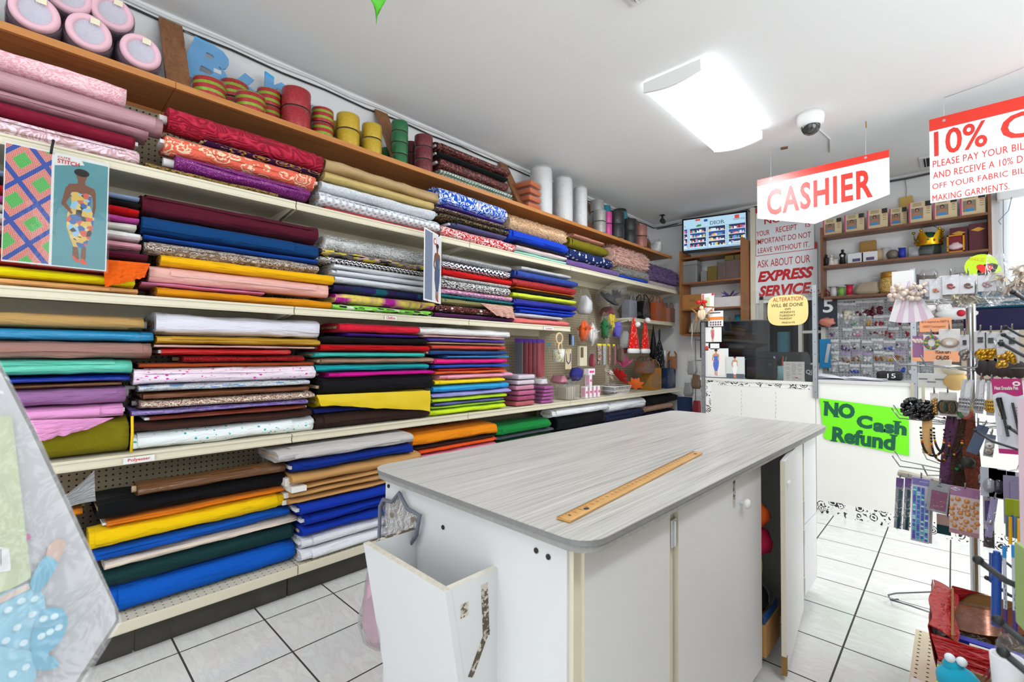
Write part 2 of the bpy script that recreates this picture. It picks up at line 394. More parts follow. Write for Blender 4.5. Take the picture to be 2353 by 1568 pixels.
def bolt_mesh(L, w, h, nexp, seed, wob=0.005, sag=0.0):
    """wound cloth: rounded section swept along y with folds; layered ends. origin at base, y=0 the near end"""
    m = M(); nu = max(14, int(L/0.032)); na = 30; vs = []; uvs = []; fs = []; per = 2*(w+h)*0.9
    lay = (0.03 + 0.05*((seed*7.3) % 1)) if h > 0.03 and (seed*3.7) % 1 < 0.6 else 0.0; tw = 1 if (seed*5.1) % 1 < .5 else -1
    def ring(t, k, yy):
        out = []
        for a in range(na):
            th = 2*PI*a/na; c, s = math.cos(th), math.sin(th)
            x = w/2*math.copysign(abs(c)**(2/nexp), c)*k; z = h/2*math.copysign(abs(s)**(2/nexp), s)*k
            if t > 0 and lay: e_ = min(1, max(0, (yy - lay)/0.006)); z *= 0.955 + 0.045*e_ - (1-e_)*0.012*math.sin(yy*260); x *= 0.97 + 0.03*e_
            o = 0.0035*noise.noise(Vector((yy*9 + th*1.7*tw, th*1.1, seed*2.1))) + wob*noise.noise(Vector((yy*5 + seed, math.cos(th)*1.6, math.sin(th)*1.6 + seed*0.37))) + wob*0.6*noise.noise(Vector((yy*16, th*1.2, seed)))
            z += h/2 + (sag*math.sin(PI*t) if t else 0)
            x += o*c; z = z + o*s*0.7
            out.append((x, yy, min(max(z, 0.0006), h*1.04)))
        return out
    ends = [(0.16, 0.010), (0.34, 0.001), (0.52, 0.009), (0.7, 0.0), (0.86, 0.007), (0.97, 0.0)]
    P = [(0, k, y) for k, y in ends] + ([(0.001, 1, lay*q/8) for q in range(1, 8)] + [(0.002, 1, lay - 0.001), (0.003, 1, lay + 0.006)] if lay else []) + [(i/nu, 1, L*i/nu*0.998 + 0.001) for i in range(nu+1) if L*i/nu > (lay + 0.01 if lay else -1)] + [(1, k, L - y) for k, y in reversed(ends)]
    for t, k, yy in P: vs += ring(t, k, yy)
    for j in range(len(P)-1):
        for a in range(na):
            b = (a+1) % na; fs.append((j*na+a, j*na+b, (j+1)*na+b, (j+1)*na+a))
            u0, u1 = (P[j][2] + seed, P[j+1][2] + seed) if P[j][1] == P[j+1][1] == 1 else (P[j][1]*0.1, P[j+1][1]*0.1)
            uvs.append([(u0, per*a/na), (u0, per*(a+1)/na), (u1, per*(a+1)/na), (u1, per*a/na)])
    fs.append(tuple(range(na-1, -1, -1))); uvs.append([(0, 0)]*na)
    k = (len(P)-1)*na; fs.append(tuple(k+a for a in range(na))); uvs.append([(0, 0)]*na)
    m.add(vs, fs, 0, True, uvs); return m

def fringe(m, L, w, h, n, ln, seed, mi=0):
    """pile of a fur cloth: thin tufts standing off the section"""
    r = random.Random(seed); vs = []; fs = []; uu = []
    for i in range(n):
        th = r.uniform(-0.75*PI, PI); y = r.uniform(0, L); c, s = math.cos(th), math.sin(th)
        p = Vector((w/2*math.copysign(abs(c)**0.75, c), y, h/2 + h/2*math.copysign(abs(s)**0.75, s)))
        d = Vector((c*0.9, r.uniform(-.6, .6), s*0.7 - 0.25)).normalized()*ln*r.uniform(0.5, 1.1)
        t = Vector((-s, 0.5, c)).normalized()*ln*0.10; k = len(vs)
        e = p + d; mid = p + d*0.55 + Vector((0, 0, ln*0.08))
        if e.z < 0.004: e.z = 0.004
        vs += [p - t, p + t, mid + t*0.7, mid - t*0.7, e]; fs += [(k, k+1, k+2, k+3), (k+3, k+2, k+4)]
        q = (y + seed, th*0.1); uu += [[q]*4, [q]*3]
    m.add(vs, fs, mi, False, uu)

ORD = ['topmost', 'second from top', 'third from top', 'fourth from top', 'fifth from top', 'sixth from top', 'seventh from top', 'eighth from top', 'ninth from top', 'tenth from top',
       'eleventh from top', 'twelfth from top', 'thirteenth from top', 'fourteenth from top', 'fifteenth from top', 'sixteenth from top', 'seventeenth from top', 'eighteenth from top', 'nineteenth from top', 'twentieth from top']
_bn = [0]
def stack(phrase, group, xf, rows):
    """one pile of bolts, top first: (description, material, flags, y0, y1, z0, z1)"""
    n = len(rows)
    for i, (desc, mt, fl, y0, y1, z0, z1) in enumerate(rows):
        _bn[0] += 1; seed = _bn[0]*1.37; r = random.Random(_bn[0]); h = z1 - z0; L = y1 - y0
        rollish = 'r' in fl; w = min(0.30, max(h*1.5, 0.14)) if rollish else r.uniform(0.29, 0.33); nexp = 2.25 if rollish else 2.7 if h < 0.05 else 3.0
        dx = r.uniform(-0.012, 0.008)
        lab = desc + ', ' + (('bottom of ' if i == n-1 else 'topmost of ' if i == 0 else ORD[i].replace(' top', '') + ' top of ') if n > 1 else 'in ') + phrase
        if len(lab.split()) > 16: lab = desc + ' in ' + phrase
        t = thing('fabric_bolt', lab, 'fabric', (xf + dx - w/2, y0, z0 + 0.0008), (0, 0, r.uniform(-0.008, 0.008)), group)
        wob = 0.005 + 0.085*h
        if 'F' in fl:
            k = 0.7; bm = bolt_mesh(L, w*0.92, h*0.88, 2.2, seed, 0.012); fringe(bm, L, w*0.9, h*0.85, 5200, 0.065 if 'f' not in fl else 0.03, seed)
        else: bm = bolt_mesh(L, w, h*(0.985), nexp, seed, wob)
        bm.build('fabric', mt, t)
        if 'n' not in fl and 'F' not in fl and h > 0.022:
            # loose outer end of the cloth lying over the front of the bolt
            a0, a1 = r.uniform(0.45, 0.6)*PI, r.uniform(-0.35, 0.12)*PI; u0, u1 = r.uniform(0.0, 0.10)*L, L*r.uniform(0.82, 1.0)
            def shell(p, q, a0=a0, a1=a1, u0=u0, u1=u1, h=h, w=w, L=L, seed=seed, nexp=nexp):
                y = u0 + (u1-u0)*p; e = a1 + 0.16*noise.noise(Vector((y*4, seed, 0))); th = a0 + (e-a0)*q
                c, s = math.cos(th), math.sin(th); k = 1.0 + 0.006/h*0.4 + 0.0025/h*q
                return (w/2*math.copysign(abs(c)**(2/nexp), c)*(1+0.004/w) + 0.003 + 0.004*noise.noise(Vector((y*9, q*3, seed))), y, h/2*0.985 + h/2*0.97*math.copysign(abs(s)**(2/nexp), s)*min(k, 1.03))
            sm = M(); sm.grid(shell, max(8, int(L/0.06)), 9, 0, True)
            for key in sm.uv: sm.uv[key] = [(p*L + seed, q*0.12) for p, q in sm.uv[key]]
            sm.build('loose_end', mt, t)
        cz = h/2
        if 'b' in fl: M().box((0, L/2, cz), (w*0.8, L + r.uniform(0.012, 0.03), min(0.016, h*0.4))).build('core_board', WHITE if 'w' in fl else BOARD, t)
        elif 't' in fl: M().cyl((0, -r.uniform(0.012, 0.04), cz), (0, L + r.uniform(0.01, 0.035), cz), min(0.02, h*0.28), 14).build('core_tube', WHITE if 'w' in fl else BOARD, t)
        elif h > 0.03: M().box((0, L/2, cz), (w*0.7, L - 0.004, min(0.014, h*0.35))).build('core_board', BOARD, t)

# ---------------------------------------------------------------- room
XL, XR, YB, YF, CZ = -2.95, 2.0, 5.9, -2.4, 3.02
def floor_material():
    g = G('marble_tile_floor'); co = g.coord('Object'); sp = g.n('ShaderNodeSeparateXYZ', Vector=co); T = 0.3301
    fx = g.math('FRACT', g.math('DIVIDE', g.math('ADD', sp.outputs[0], 2.337 + 20*T), T)); fy = g.math('FRACT', g.math('DIVIDE', g.math('ADD', sp.outputs[1], -0.7905 + 20*T), T))
    e = 0.011
    edge = lambda f: g.math('MAXIMUM', g.math('LESS_THAN', f, e), g.math('GREATER_THAN', f, 1 - e))
    gr = g.math('MAXIMUM', edge(fx), edge(fy))
    tx = g.math('FLOOR', g.math('DIVIDE', g.math('ADD', sp.outputs[0], 2.337 + 20*T), T)); ty = g.math('FLOOR', g.math('DIVIDE', g.math('ADD', sp.outputs[1], -0.7905 + 20*T), T))
    off = g.n('ShaderNodeCombineXYZ', i0=g.math('MULTIPLY', tx, 3.7), i1=g.math('MULTIPLY', ty, 5.3), i2=0.0)
    pv = g.n('ShaderNodeVectorMath', {'operation': 'ADD'}, i0=g.coord('Object', (2.2, 6.5, 1)), i1=off.outputs[0])
    v1 = g.noise(pv.outputs[0], 2.2, 6, 0.6, 1.4); a = g.math('ABSOLUTE', g.math('ADD', v1.outputs[0], -0.5))
    vein = g.ramp(a, [(0.0, (1, 1, 1, 1)), (0.06, (0, 0, 0, 1))], False)
    pk = g.noise(co, 0.9, 2)
    tint = g.mix(pk.outputs[0], lin('#b9b6b4'), lin('#c9a595'))
    body = g.mix(v1.outputs[0], lin('#dcdcda'), lin('#efefec'))
    body = g.mix(g.math('MULTIPLY', g.n('ShaderNodeRGBToBW', Color=vein).outputs[0], 0.2), body, tint)
    col = g.mix(gr, body, lin('#3c3a36'))
    g.bump(g.math('MULTIPLY', gr, -1.0), 0.5, 0.003)
    return g.fin(col, g.math('ADD', g.math('MULTIPLY', gr, 0.6), 0.16), 0, 0.5)
WALL = mat('#e9e9e8', 0.85, noise_amt=0.03, nscale=3); CEIL = mat('#ececeb', 0.9, noise_amt=0.03, nscale=2)
struct('floor', M().box(((XL+XR)/2, (YB+YF)/2, -0.05), (XR-XL+.4, YB-YF+.4, 0.1)), floor_material())
struct('ceiling', M().box(((XL+XR)/2, (YB+YF)/2, CZ+0.05), (XR-XL+.4, YB-YF+.4, 0.1)), CEIL)
struct('wall_left', M().box((XL-0.05, (YB+YF)/2, CZ/2), (0.1, YB-YF+.4, CZ)), WALL)
# back wall with a pass-through window to the sewing room and a blinded window at the right
m = M(); y = YB+0.06; D = 0.12
wx0, wx1, wz0, wz1 = -1.62, -0.98, 1.12, 1.92
bx0, bx1, bz0, bz1 = 0.36, 1.62, 1.05, 2.66
m.box(((XL+wx0)/2, y, CZ/2), (wx0-XL, D, CZ)); m.box(((wx0+wx1)/2, y, wz0/2), (wx1-wx0, D, wz0)); m.box(((wx0+wx1)/2, y, (wz1+CZ)/2), (wx1-wx0, D, CZ-wz1))
m.box(((wx1+bx0)/2, y, CZ/2), (bx0-wx1, D, CZ)); m.box(((bx0+bx1)/2, y, bz0/2), (bx1-bx0, D, bz0)); m.box(((bx0+bx1)/2, y, (bz1+CZ)/2), (bx1-bx0, D, CZ-bz1)); m.box(((bx1+XR)/2, y, CZ/2), (XR-bx1, D, CZ))
struct('wall_back', m, WALL)
m = M()   # shop front wall behind the camera: big opening for daylight
m.box(((XL+XR)/2, YF-0.05, 0.2), (XR-XL, 0.1, 0.4)); m.box(((XL+XR)/2, YF-0.05, 2.86), (XR-XL, 0.1, 0.32)); m.box((-2.45, YF-0.05, 1.55), (1.0, 0.1, 2.3)); m.box((1.95, YF-0.05, 1.55), (0.1, 0.1, 2.3))
struct('wall_front', m, WALL)
m = M(); x = XR+0.05
m.box((x, (YB+YF)/2, 0.35), (0.1, YB-YF, 0.7)); m.box((x, (YB+YF)/2, 2.81), (0.1, YB-YF, 0.42)); m.box((x, -1.2, 1.65), (0.1, 2.4, 1.9)); m.box((x, 4.55, 1.65), (0.1, 2.7, 1.9))
struct('wall_right', m, WALL)
# sewing room seen through the pass-through
dk = mat('#16191c', 0.8);  # near-black colour stands in for the darkness of the unlit room
struct('dark_room_shell', M().box(((wx0+wx1)/2, YB+1.6, 1.5), (2.0, 0.05, 1.6)).box((wx0-0.3, YB+0.9, 1.5), (0.05, 1.5, 1.6)).box((wx1+0.3, YB+0.9, 1.5), (0.05, 1.5, 1.6)).box(((wx0+wx1)/2, YB+0.9, 0.7), (2.0, 1.5, 0.05)).box(((wx0+wx1)/2, YB+0.9, 2.3), (2.0, 1.5, 0.05)), dk)
wn = struct('window_1', M().box(((wx0+wx1)/2, YB+0.03, wz0+0.02), (wx1-wx0, 0.14, 0.04)).box(((wx0+wx1)/2, YB+0.03, wz1-0.02), (wx1-wx0, 0.14, 0.04)).box((wx0+0.02, YB+0.03, (wz0+wz1)/2), (0.04, 0.14, wz1-wz0)).box((wx1-0.02, YB+0.03, (wz0+wz1)/2), (0.04, 0.14, wz1-wz0)).box((-1.22, YB+0.03, (wz0+wz1)/2), (0.035, 0.08, wz1-wz0)).box((-1.10, YB+0.03, 1.5), (0.2, 0.07, 0.03)), mat('#c9c6bd', 0.5))
# roller blind window at the right
struct('window_2', M().box(((bx0+bx1)/2, YB+0.06, bz0+0.02), (bx1-bx0, 0.1, 0.04)).box(((bx0+bx1)/2, YB+0.06, bz1-0.02), (bx1-bx0, 0.1, 0.04)).box((bx0+0.02, YB+0.06, (bz0+bz1)/2), (0.04, 0.1, bz1-bz0)).box((bx1-0.02, YB+0.06, (bz0+bz1)/2), (0.04, 0.1, bz1-bz0)).box(((bx0+bx1)/2, YB+0.06, 1.8), (0.04, 0.08, bz1-bz0)), mat('#eeeeec', 0.4))
g = G('white_blind_cloth'); tl = g.n('ShaderNodeBsdfTranslucent', Color=(0.9, 0.93, 0.95, 1)); mx = g.n('ShaderNodeMixShader', Fac=0.5)
g.fin(lin('#f2f4f5'), 0.8); g.t.links.new(g.b.outputs[0], mx.inputs[1]); g.t.links.new(tl.outputs[0], mx.inputs[2]); g.t.links.new(mx.outputs[0], g.out.inputs[0])
b = thing('roller_blind', 'white roller blind pulled down over the window right of the wall shelf', 'blind', (0.99, YB-0.06, 1.2))
M().box((0, 0, 0.72), (1.36, 0.004, 1.36)).build('blind_cloth', g.m, b); M().box((0, 0.0, 1.46), (1.4, 0.1, 0.11), bev=0.02).build('blind_cassette', mat('#f2f2f0', 0.4), b)
M().tube([(-0.66, -0.06, 1.4), (-0.665, -0.06, 1.0), (-0.655, -0.06, 0.55), (-0.675, -0.05, 0.42)], 0.0025, 6).build('pull_cord', mat('#8a8a88', 0.6), b)
M().tube([(-0.61, -0.06, 1.41), (-0.63, -0.06, 1.3), (-0.69, -0.05, 1.22), (-0.675, -0.05, 1.19)], 0.003, 6).build('tie_cord', mat('#8f9ab0', 0.6), b)

# ---------------------------------------------------------------- ceiling fittings
def strip_light(loc, label, power):
    t = thing('ceiling_light', label, 'light', loc, 0, 'fluorescent ceiling fittings')
    h = mat('#f2f2f0', 0.4)
    M().box((0, 0, -0.012), (0.30, 1.18, 0.024)).build('fixture_pan', h, t)
    pr = [(-0.178, -0.02)] + [(-0.178 + 0.356*i/12, -0.074 - 0.026*math.sin(PI*i/12)) for i in range(13)] + [(0.178, -0.02)]
    mm = M(); mm.prism(pr, -0.600, 0.600, 0, Matrix(((1, 0, 0, 0), (0, 0, 1, 0), (0, 1, 0, 0), (0, 0, 0, 1))))
    mm.build('diffuser', emit('#f4f9ff', LAMP, 'lamp_diffuser'), t)
    for s in (-1, 1): 
        mm = M(); mm.prism([(-0.184, -0.016)] + [(-0.184 + 0.368*i/12, -0.078 - 0.027*math.sin(PI*i/12)) for i in range(13)] + [(0.184, -0.016)], s*0.6, s*0.618, 0, Matrix(((1, 0, 0, 0), (0, 0, 1, 0), (0, 1, 0, 0), (0, 0, 0, 1))))
        mm.build('end_cap', h, t)
    a = area('tube_light', (0, 0, -0.108), (0.27, 1.1), power, (0, 0, 0), (0.93, 0.97, 1)); a.parent = t
    return t
LAMP = 3.0
strip_light((-1.245, 3.33, CZ), 'white rectangular ceiling light glowing over the cutting table', 21)
strip_light((-1.30, -0.9, CZ), 'unseen ceiling light added for fill over the aisle behind the camera', 7)  # extra fitting out of view, added to light the near aisle
strip_light((0.75, 0.9, CZ), 'unseen ceiling light added for fill over the right hand display racks', 15)  # extra unseen fitting, added to light the right side and table doors
strip_light((0.95, 4.0, CZ), 'unseen ceiling light added for fill over the window end of the shop', 12)  # extra unseen fitting, added to brighten the back of the shop
d = thing('security_camera', 'white dome security camera on the ceiling with smoked glass bubble', 'camera', (-0.735, 3.93, CZ))
M().lathe([(0.001, 0), (0.085, 0), (0.088, -0.03), (0.082, -0.075), (0.066, -0.092), (0.05, -0.094)], 28).build('camera_housing', mat('#eeeeec', 0.35), d)
M().lathe([(0.062, -0.09), (0.058, -0.115), (0.044, -0.138), (0.022, -0.152), (0.001, -0.156)], 24).build('dome', mat('#4d4d4d', 0.08, 0.6, 0.8), d)
M().tube([(0.02, 0.08, -0.004), (0.0, 0.3, -0.006), (0.03, 0.55, -0.006), (-0.02, 0.85, -0.006)], 0.006, 6).build('surface_conduit', mat('#e6e6e4', 0.5), d)
def vent(loc, rz, label):
    v = thing('ceiling_vent', label, 'vent', loc, rz)
    M().box((0, 0, -0.008), (0.30, 0.30, 0.016), bev=0.004).build('vent_frame', mat('#e4e4e2', 0.5), v)
    M().box((0, 0, -0.017), (0.24, 0.24, 0.003)).build('duct_opening', mat('#2e2e2e', 0.8), v)
    for i in range(7):
        M().box((-0.105 + i*0.035, 0, -0.024), (0.004, 0.24, 0.022), mtx=None).build('louvre', mat('#dcdcda', 0.5), v)
vent((-1.0, 1.93, CZ), 0, 'white slatted air vent at the upper edge of the picture')
vent((-0.05, 5.6, CZ), 0, 'white slatted air vent on the ceiling behind the large sign')
s = thing('smoke_detector', 'small dark round detector on the ceiling behind the cashier sign', 'detector', (-1.20, 5.2, CZ)); M().lathe([(0.001, 0), (0.06, 0), (0.055, -0.03), (0.03, -0.045), (0.001, -0.046)], 20).build('body', mat('#33332f', 0.5), s)
m = M(); m.grid(lambda u, v: (0.20*u + 0.02*math.sin(5*v), 0.10*(v-0.5)*math.sin(PI*min(1, u*1.05+0.02))*1.2, -0.10*u*u + 0.03*abs(v-.5)), 10, 6, 0, True, 0.003)
tag(m.build('leaf_ornament', mat('#58c22e', 0.4), None, (-1.76, 0.99, 2.93), (0, 0.35, 2.6)), 'bright green leaf shaped ornament hanging at the top edge', 'ornament')
tag(M().tube([(-1.75, 0.985, CZ), (-1.755, 0.988, 2.98), (-1.76, 0.99, 2.93)], 0.0015, 5).build('hanging_thread', mat('#cfcfcf', 0.5)), 'fine thread from the ceiling to the green leaf ornament', 'thread')
# cables clipped along the left wall and the back wall under the ceiling
def cable(name, pts, r, c, label):
    out = []
    for a, b in zip(pts, pts[1:]):
        n = max(2, int((Vector(b)-Vector(a)).length/0.25))
        for i in range(n):
            p = Vector(a).lerp(Vector(b), i/n); p.z += 0.006*noise.noise(p*3) - (0.010 if i % 2 else 0); out.append(p)
    out.append(Vector(pts[-1]))
    tag(M().tube(out, r, 6).build(name, mat(c, 0.5)), label, 'cable')
cable('black_cable', [(-2.935, -0.3, 2.965), (-2.935, 1.3, 2.955), (-2.935, 3.0, 2.965), (-2.935, 5.86, 2.965), (-2.6, 5.88, 2.97)], 0.006, '#2b2b2b', 'black cable clipped high along the left wall above the top shelf')
cable('white_cable', [(-2.94, -0.3, 2.995), (-2.94, 5.0, 2.995), (-2.94, 5.86, 2.99), (-1.7, 5.885, 2.99), (-1.65, 5.885, 2.98)], 0.009, '#d9d9d6', 'white cable run in the corner between left wall and ceiling')
cable('grey_cable', [(-2.9, 5.885, 2.95), (-2.2, 5.885, 2.965), (-1.75, 5.885, 2.975), (-1.68, 5.885, 2.9), (-1.69, 5.885, 2.2), (-1.685, 5.885, 1.5)], 0.006, '#5c6068', 'grey cable drooping along the back wall above the television')
cable('dark_cable', [(-1.68, 5.88, 2.985), (-0.6, 5.88, 2.985), (0.3, 5.88, 2.985), (1.5, 5.88, 2.985)], 0.010, '#4a4a48', 'dark cable along the back wall under the ceiling behind the signs')
t = thing('bullet_camera', 'small black camera on a bracket in the far left corner by the ceiling', 'camera', (-2.66, 5.55, CZ))
M().cyl((0, 0, 0), (0, 0, -0.05), 0.012).box((0, 0, -0.004), (0.05, 0.05, 0.008)).build('bracket', mat('#1d1d1d', 0.5), t); M().cyl((-0.01, 0.05, -0.075), (0.02, -0.05, -0.085), 0.03, 16).build('body', mat('#161616', 0.4), t)
M().cyl((0.02, -0.05, -0.085), (0.0215, -0.055, -0.0855), 0.02, 16).build('lens', mat('#0b0b0f', 0.1, 0, 0.8), t)
tag(M().box((0, 0, 0), (0.05, 0.035, 0.01)).build('tape_scrap', mat('#8a5a48', 0.7), None, (-1.02, 4.42, CZ-0.006), (0, 0, .3)), 'scrap of brown tape stuck on the ceiling above the cashier sign', 'tape')

# ---------------------------------------------------------------- gondola shelving along the left wall
CREAM = mat('#ddd5bd', 0.42, noise_amt=0.05, nscale=6); CREAMD = mat('#b9ae95', 0.5, noise_amt=0.05)
def peg_material(c, hole, pitch, r, ax=(1, 2), name='pegboard', depth=True):
    g = G(name); co = g.coord('Object'); sp = g.n('ShaderNodeSeparateXYZ', Vector=co)
    fa = g.math('ADD', g.math('FRACT', g.math('DIVIDE', sp.outputs[ax[0]], pitch)), -0.5); fb = g.math('ADD', g.math('FRACT', g.math('DIVIDE', sp.outputs[ax[1]], pitch)), -0.5)
    d = g.math('SQRT', g.math('ADD', g.math('MULTIPLY', fa, fa), g.math('MULTIPLY', fb, fb))); k = g.math('LESS_THAN', d, r/pitch)
    g.bump(g.math('MULTIPLY', k, -1), 0.6, 0.004)
    return g.fin(g.mix(k, lin(c), lin(hole)), 0.6, 0, 0.3)
PEG = peg_material('#a89a80', '#221f1a', 0.0254, 0.0042, name='cream_pegboard')
J = [-0.252 + 1.2192*i for i in range(-1, 6)]; J[-1] = 5.78
XB = -2.90
ZA, ZB, ZC, ZD = 2.049, 1.489, 0.816, 0.168
bayname = ['behind the camera', 'nearest the camera', 'second from the camera', 'third from the camera', 'fourth from the camera', 'at the far corner']
LV = {ZA: 'upper', ZB: 'middle', ZC: 'lower', 1.652: 'short'}
def gshelf(y0, y1, z, xf, label):
    t = thing('gondola_shelf', label, 'shelf', (xf, y0, z), 0, 'cream metal wall shelves'); L = y1 - y0; w = xf - XB
    M().box((-w/2 - 0.008, L/2, -0.011), (w - 0.02, L - 0.004, 0.02)).box((-w + 0.012, L/2, -0.05), (0.02, L - 0.02, 0.06)).build('shelf_panel', CREAM, t)
    mm = M(); mm.prism([(-0.02, 0.0), (-0.003, 0.0), (0.0, -0.003), (0.0, -0.010), (-0.005, -0.013), (-0.005, -0.033), (0.002, -0.036), (0.0, -0.043), (-0.012, -0.043), (-0.02, -0.02)], 0.003, L - 0.003, 0, Matrix(((1, 0, 0, 0), (0, 0, 1, 0), (0, 1, 0, 0), (0, 0, 0, 1))))
    mm.build('price_channel', CREAM, t)
    for yy in (0.012, L - 0.012):
        mm = M(); mm.prism([(-0.03, -0.022), (-0.03, -0.036), (-w*0.55, -0.06), (-w + 0.004, -0.12), (-w + 0.004, -0.022)], yy - 0.002, yy + 0.002, 0, Matrix(((1, 0, 0, 0), (0, 0, 1, 0), (0, 1, 0, 0), (0, 0, 0, 1)))); mm.build('bracket', CREAM, t)
BLK = G('black_plinth_tile'); co = BLK.coord('Object'); nz = BLK.noise(co, 9, 4); BLK.fin(BLK.mix(nz.outputs[0], lin('#26241f'), lin('#47433c')), 0.28, 0, 0.5); BLK = BLK.m
for i in range(6):
    y0, y1 = J[i], J[i+1]; bn = bayname[i]
    for z in (ZA, ZB, ZC):
        xf = -2.512
        if z == ZB and i == 4: continue
        if z == ZB and i == 5: z = 1.652; xf = -2.60
        gshelf(y0, y1, z, xf, f'{LV[z]} cream metal shelf, bay {bn}')
    t = thing('back_panel', f'cream pegboard back panel of the shelving bay {bn}', 'pegboard', (XB, y0, 0.19), 0, 'pegboard back panels')
    M().box((-0.004, (y1-y0)/2, 1.13), (0.008, y1-y0-0.03, 2.26)).build('perforated_panel', PEG, t)
    t = thing('base_deck', f'low cream base deck with perforated top, bay {bn}', 'shelf', (-2.405, y0, 0), 0, 'base decks of the wall shelving'); L = y1-y0
    M().box((-0.245, L/2, ZD-0.01), (0.47, L-0.004, 0.02)).build('deck_panel', peg_material('#d8d0b8', '#4a4438', 0.030, 0.0035, (0, 1), 'perforated_deck'), t)
    M().box((-0.006, L/2, ZD-0.022), (0.012, L-0.004, 0.045), bev=0.004).box((-0.03, L/2, ZD-0.04), (0.05, L-0.004, 0.014)).build('deck_lip', CREAM, t)
    M().box((-0.29, L/2, 0.073), (0.39, L-0.01, 0.144)).build('base_box', CREAMD, t)
for i, y in enumerate(J[1:]):
    t = thing('slotted_post', f'cream slotted shelf upright, number {["one","two","three","four","five","six"][i]} from the camera end', 'post', (XB + 0.012, y, 0.19), 0, 'slotted uprights of the wall shelving')
    M().box((0, 0, 1.0), (0.024, 0.034, 2.0)).build('post', CREAM, t)
    mm = M()
    for k in range(70): mm.box((0.0125, -0.007, 0.06+k*0.0275), (0.001, 0.005, 0.014)).box((0.0125, 0.007, 0.06+k*0.0275), (0.001, 0.005, 0.014))
    mm.build('slots', mat('#1f1c18', 0.8), t)
m = M(); k = 0; yy = -1.5
while yy < 5.75:
    m.box((-2.478, yy+0.305, 0.0605), (0.012, 0.603, 0.119), bev=0.002); yy += 0.61
struct('baseboard_left', m, BLK)
# shelf edge labels
def shelf_label(y, z, w, s, label, italic=0.0):
    t = thing('shelf_label', label, 'label', (-2.5085, y, z), 0); fm = frame((0, 0, 0), (0, 1, 0), (0, 0, 1))
    M().box((w/2, 0.012, 0), (w, 0.026, 0.0008), 0, fm).build('paper', WHITE, t)
    if s: text(s, w*0.72, 0.016, mat('#d0352c', 0.6), t, frame((0.0012, w*0.14, 0.004), (0, 1, 0), (0, 0, 1)), bold=0.012, serif=True)
shelf_label(0.285, ZC-0.039, 0.105, 'Polyester', 'white shelf label reading Polyester in red on the lower shelf edge')
shelf_label(1.50, ZB-0.039, 0.085, 'Chiffon', 'small white shelf label in red print on the middle shelf edge')
shelf_label(3.02, ZB-0.039, 0.13, 'Cotton', 'small white shelf label near the far end of the middle shelf')
# wooden top shelf and its diagonal braces
OAK = wood('#c07f45', '#9d5f2c', 5, 1); WAL = wood('#9a6a42', '#6f4425', 5, 2)
ZT = 2.50
for i, (a, b) in enumerate(((-1.45, 0.447), (0.449, 3.0), (3.002, 5.69))):
    t = thing('wall_shelf', ['orange wooden top shelf board nearest the camera', 'orange wooden top shelf board above the middle bays', 'orange wooden top shelf board running to the far corner'][i], 'shelf', (-2.6, a, ZT), 0, 'wooden top shelf boards')
    M().box((-0.1815, (b-a)/2, -0.010), (0.325, b-a, 0.020)).build('board', OAK, t); M().box((-0.009, (b-a)/2, -0.012), (0.018, b-a, 0.03)).build('edge_strip', wood('#c98a4c', '#b57236', 4, 1), t)
    M().box((-0.335, (b-a)/2, -0.045), (0.02, b-a, 0.06)).build('wall_batten', OAK, t)
for i, (y, wd) in enumerate(((0.475, 0.10), (1.70, 0.10), (2.93, 0.10), (4.20, 0.10), (5.35, 0.10))):
    m = M(); fm = frame((-2.93, y, 2.96), (0, 1, 0), Vector((0.26, 0, -0.46)))
    m.box((0, 0.262, 0), (wd, 0.524, 0.018), 0, fm)
    t = thing('shelf_brace', ['walnut stained board bracing the top shelf, nearest the camera', 'walnut stained brace board between yellow and green ribbon spools', 'walnut stained brace board beside the maroon sequin bolts', 'walnut stained brace board right of the white batting rolls', 'walnut stained brace board at the far corner'][i], 'brace', (0, 0, 0), 0, 'braces of the top shelf')
    m.build('board', WAL, t); M().cyl((-2.915, y-0.015, 2.925), (-2.905, y-0.015, 2.93), 0.006, 8).cyl((-2.91, y+0.015, 2.91), (-2.90, y+0.015, 2.915), 0.006, 8).build('screw', mat('#4a4a4a', 0.4, 0.8), t)

# ---------------------------------------------------------------- bolts of cloth, pile by pile
S = fab; P = lambda c: fab('plain', c); SA = lambda c: fab('satin', c)
stack('the nearest upper shelf pile', 'bolts on the upper shelf', -2.53, [
  ('pale pink ruffled lace bolt', S('lace', '#e9a9b4', '#f6d3d8', sc=0.4), 'n', -0.220, 0.265, 2.2940, 2.3810),
  ('mauve pink glitter roll', S('metallic', '#b97a86', '#e2b4bc'), 'r', -0.220, 0.394, 2.2200, 2.2940),
  ('thin mauve glitter roll', S('metallic', '#b06c7c', '#dca6b2'), 'r', -0.220, 0.344, 2.1830, 2.2200),
  ('burgundy crushed velvet bolt with gold edge', S('crush', '#8c1030'), 'b w', -0.220, 0.300, 2.1230, 2.1830),
  ('pale pink leaf embroidered bolt', S('swirl', '#e9bcd0', '#f6e0ea', '#c9a8a0', sc=0.7), 'r', -0.220, 0.314, 2.0490, 2.1230),
])
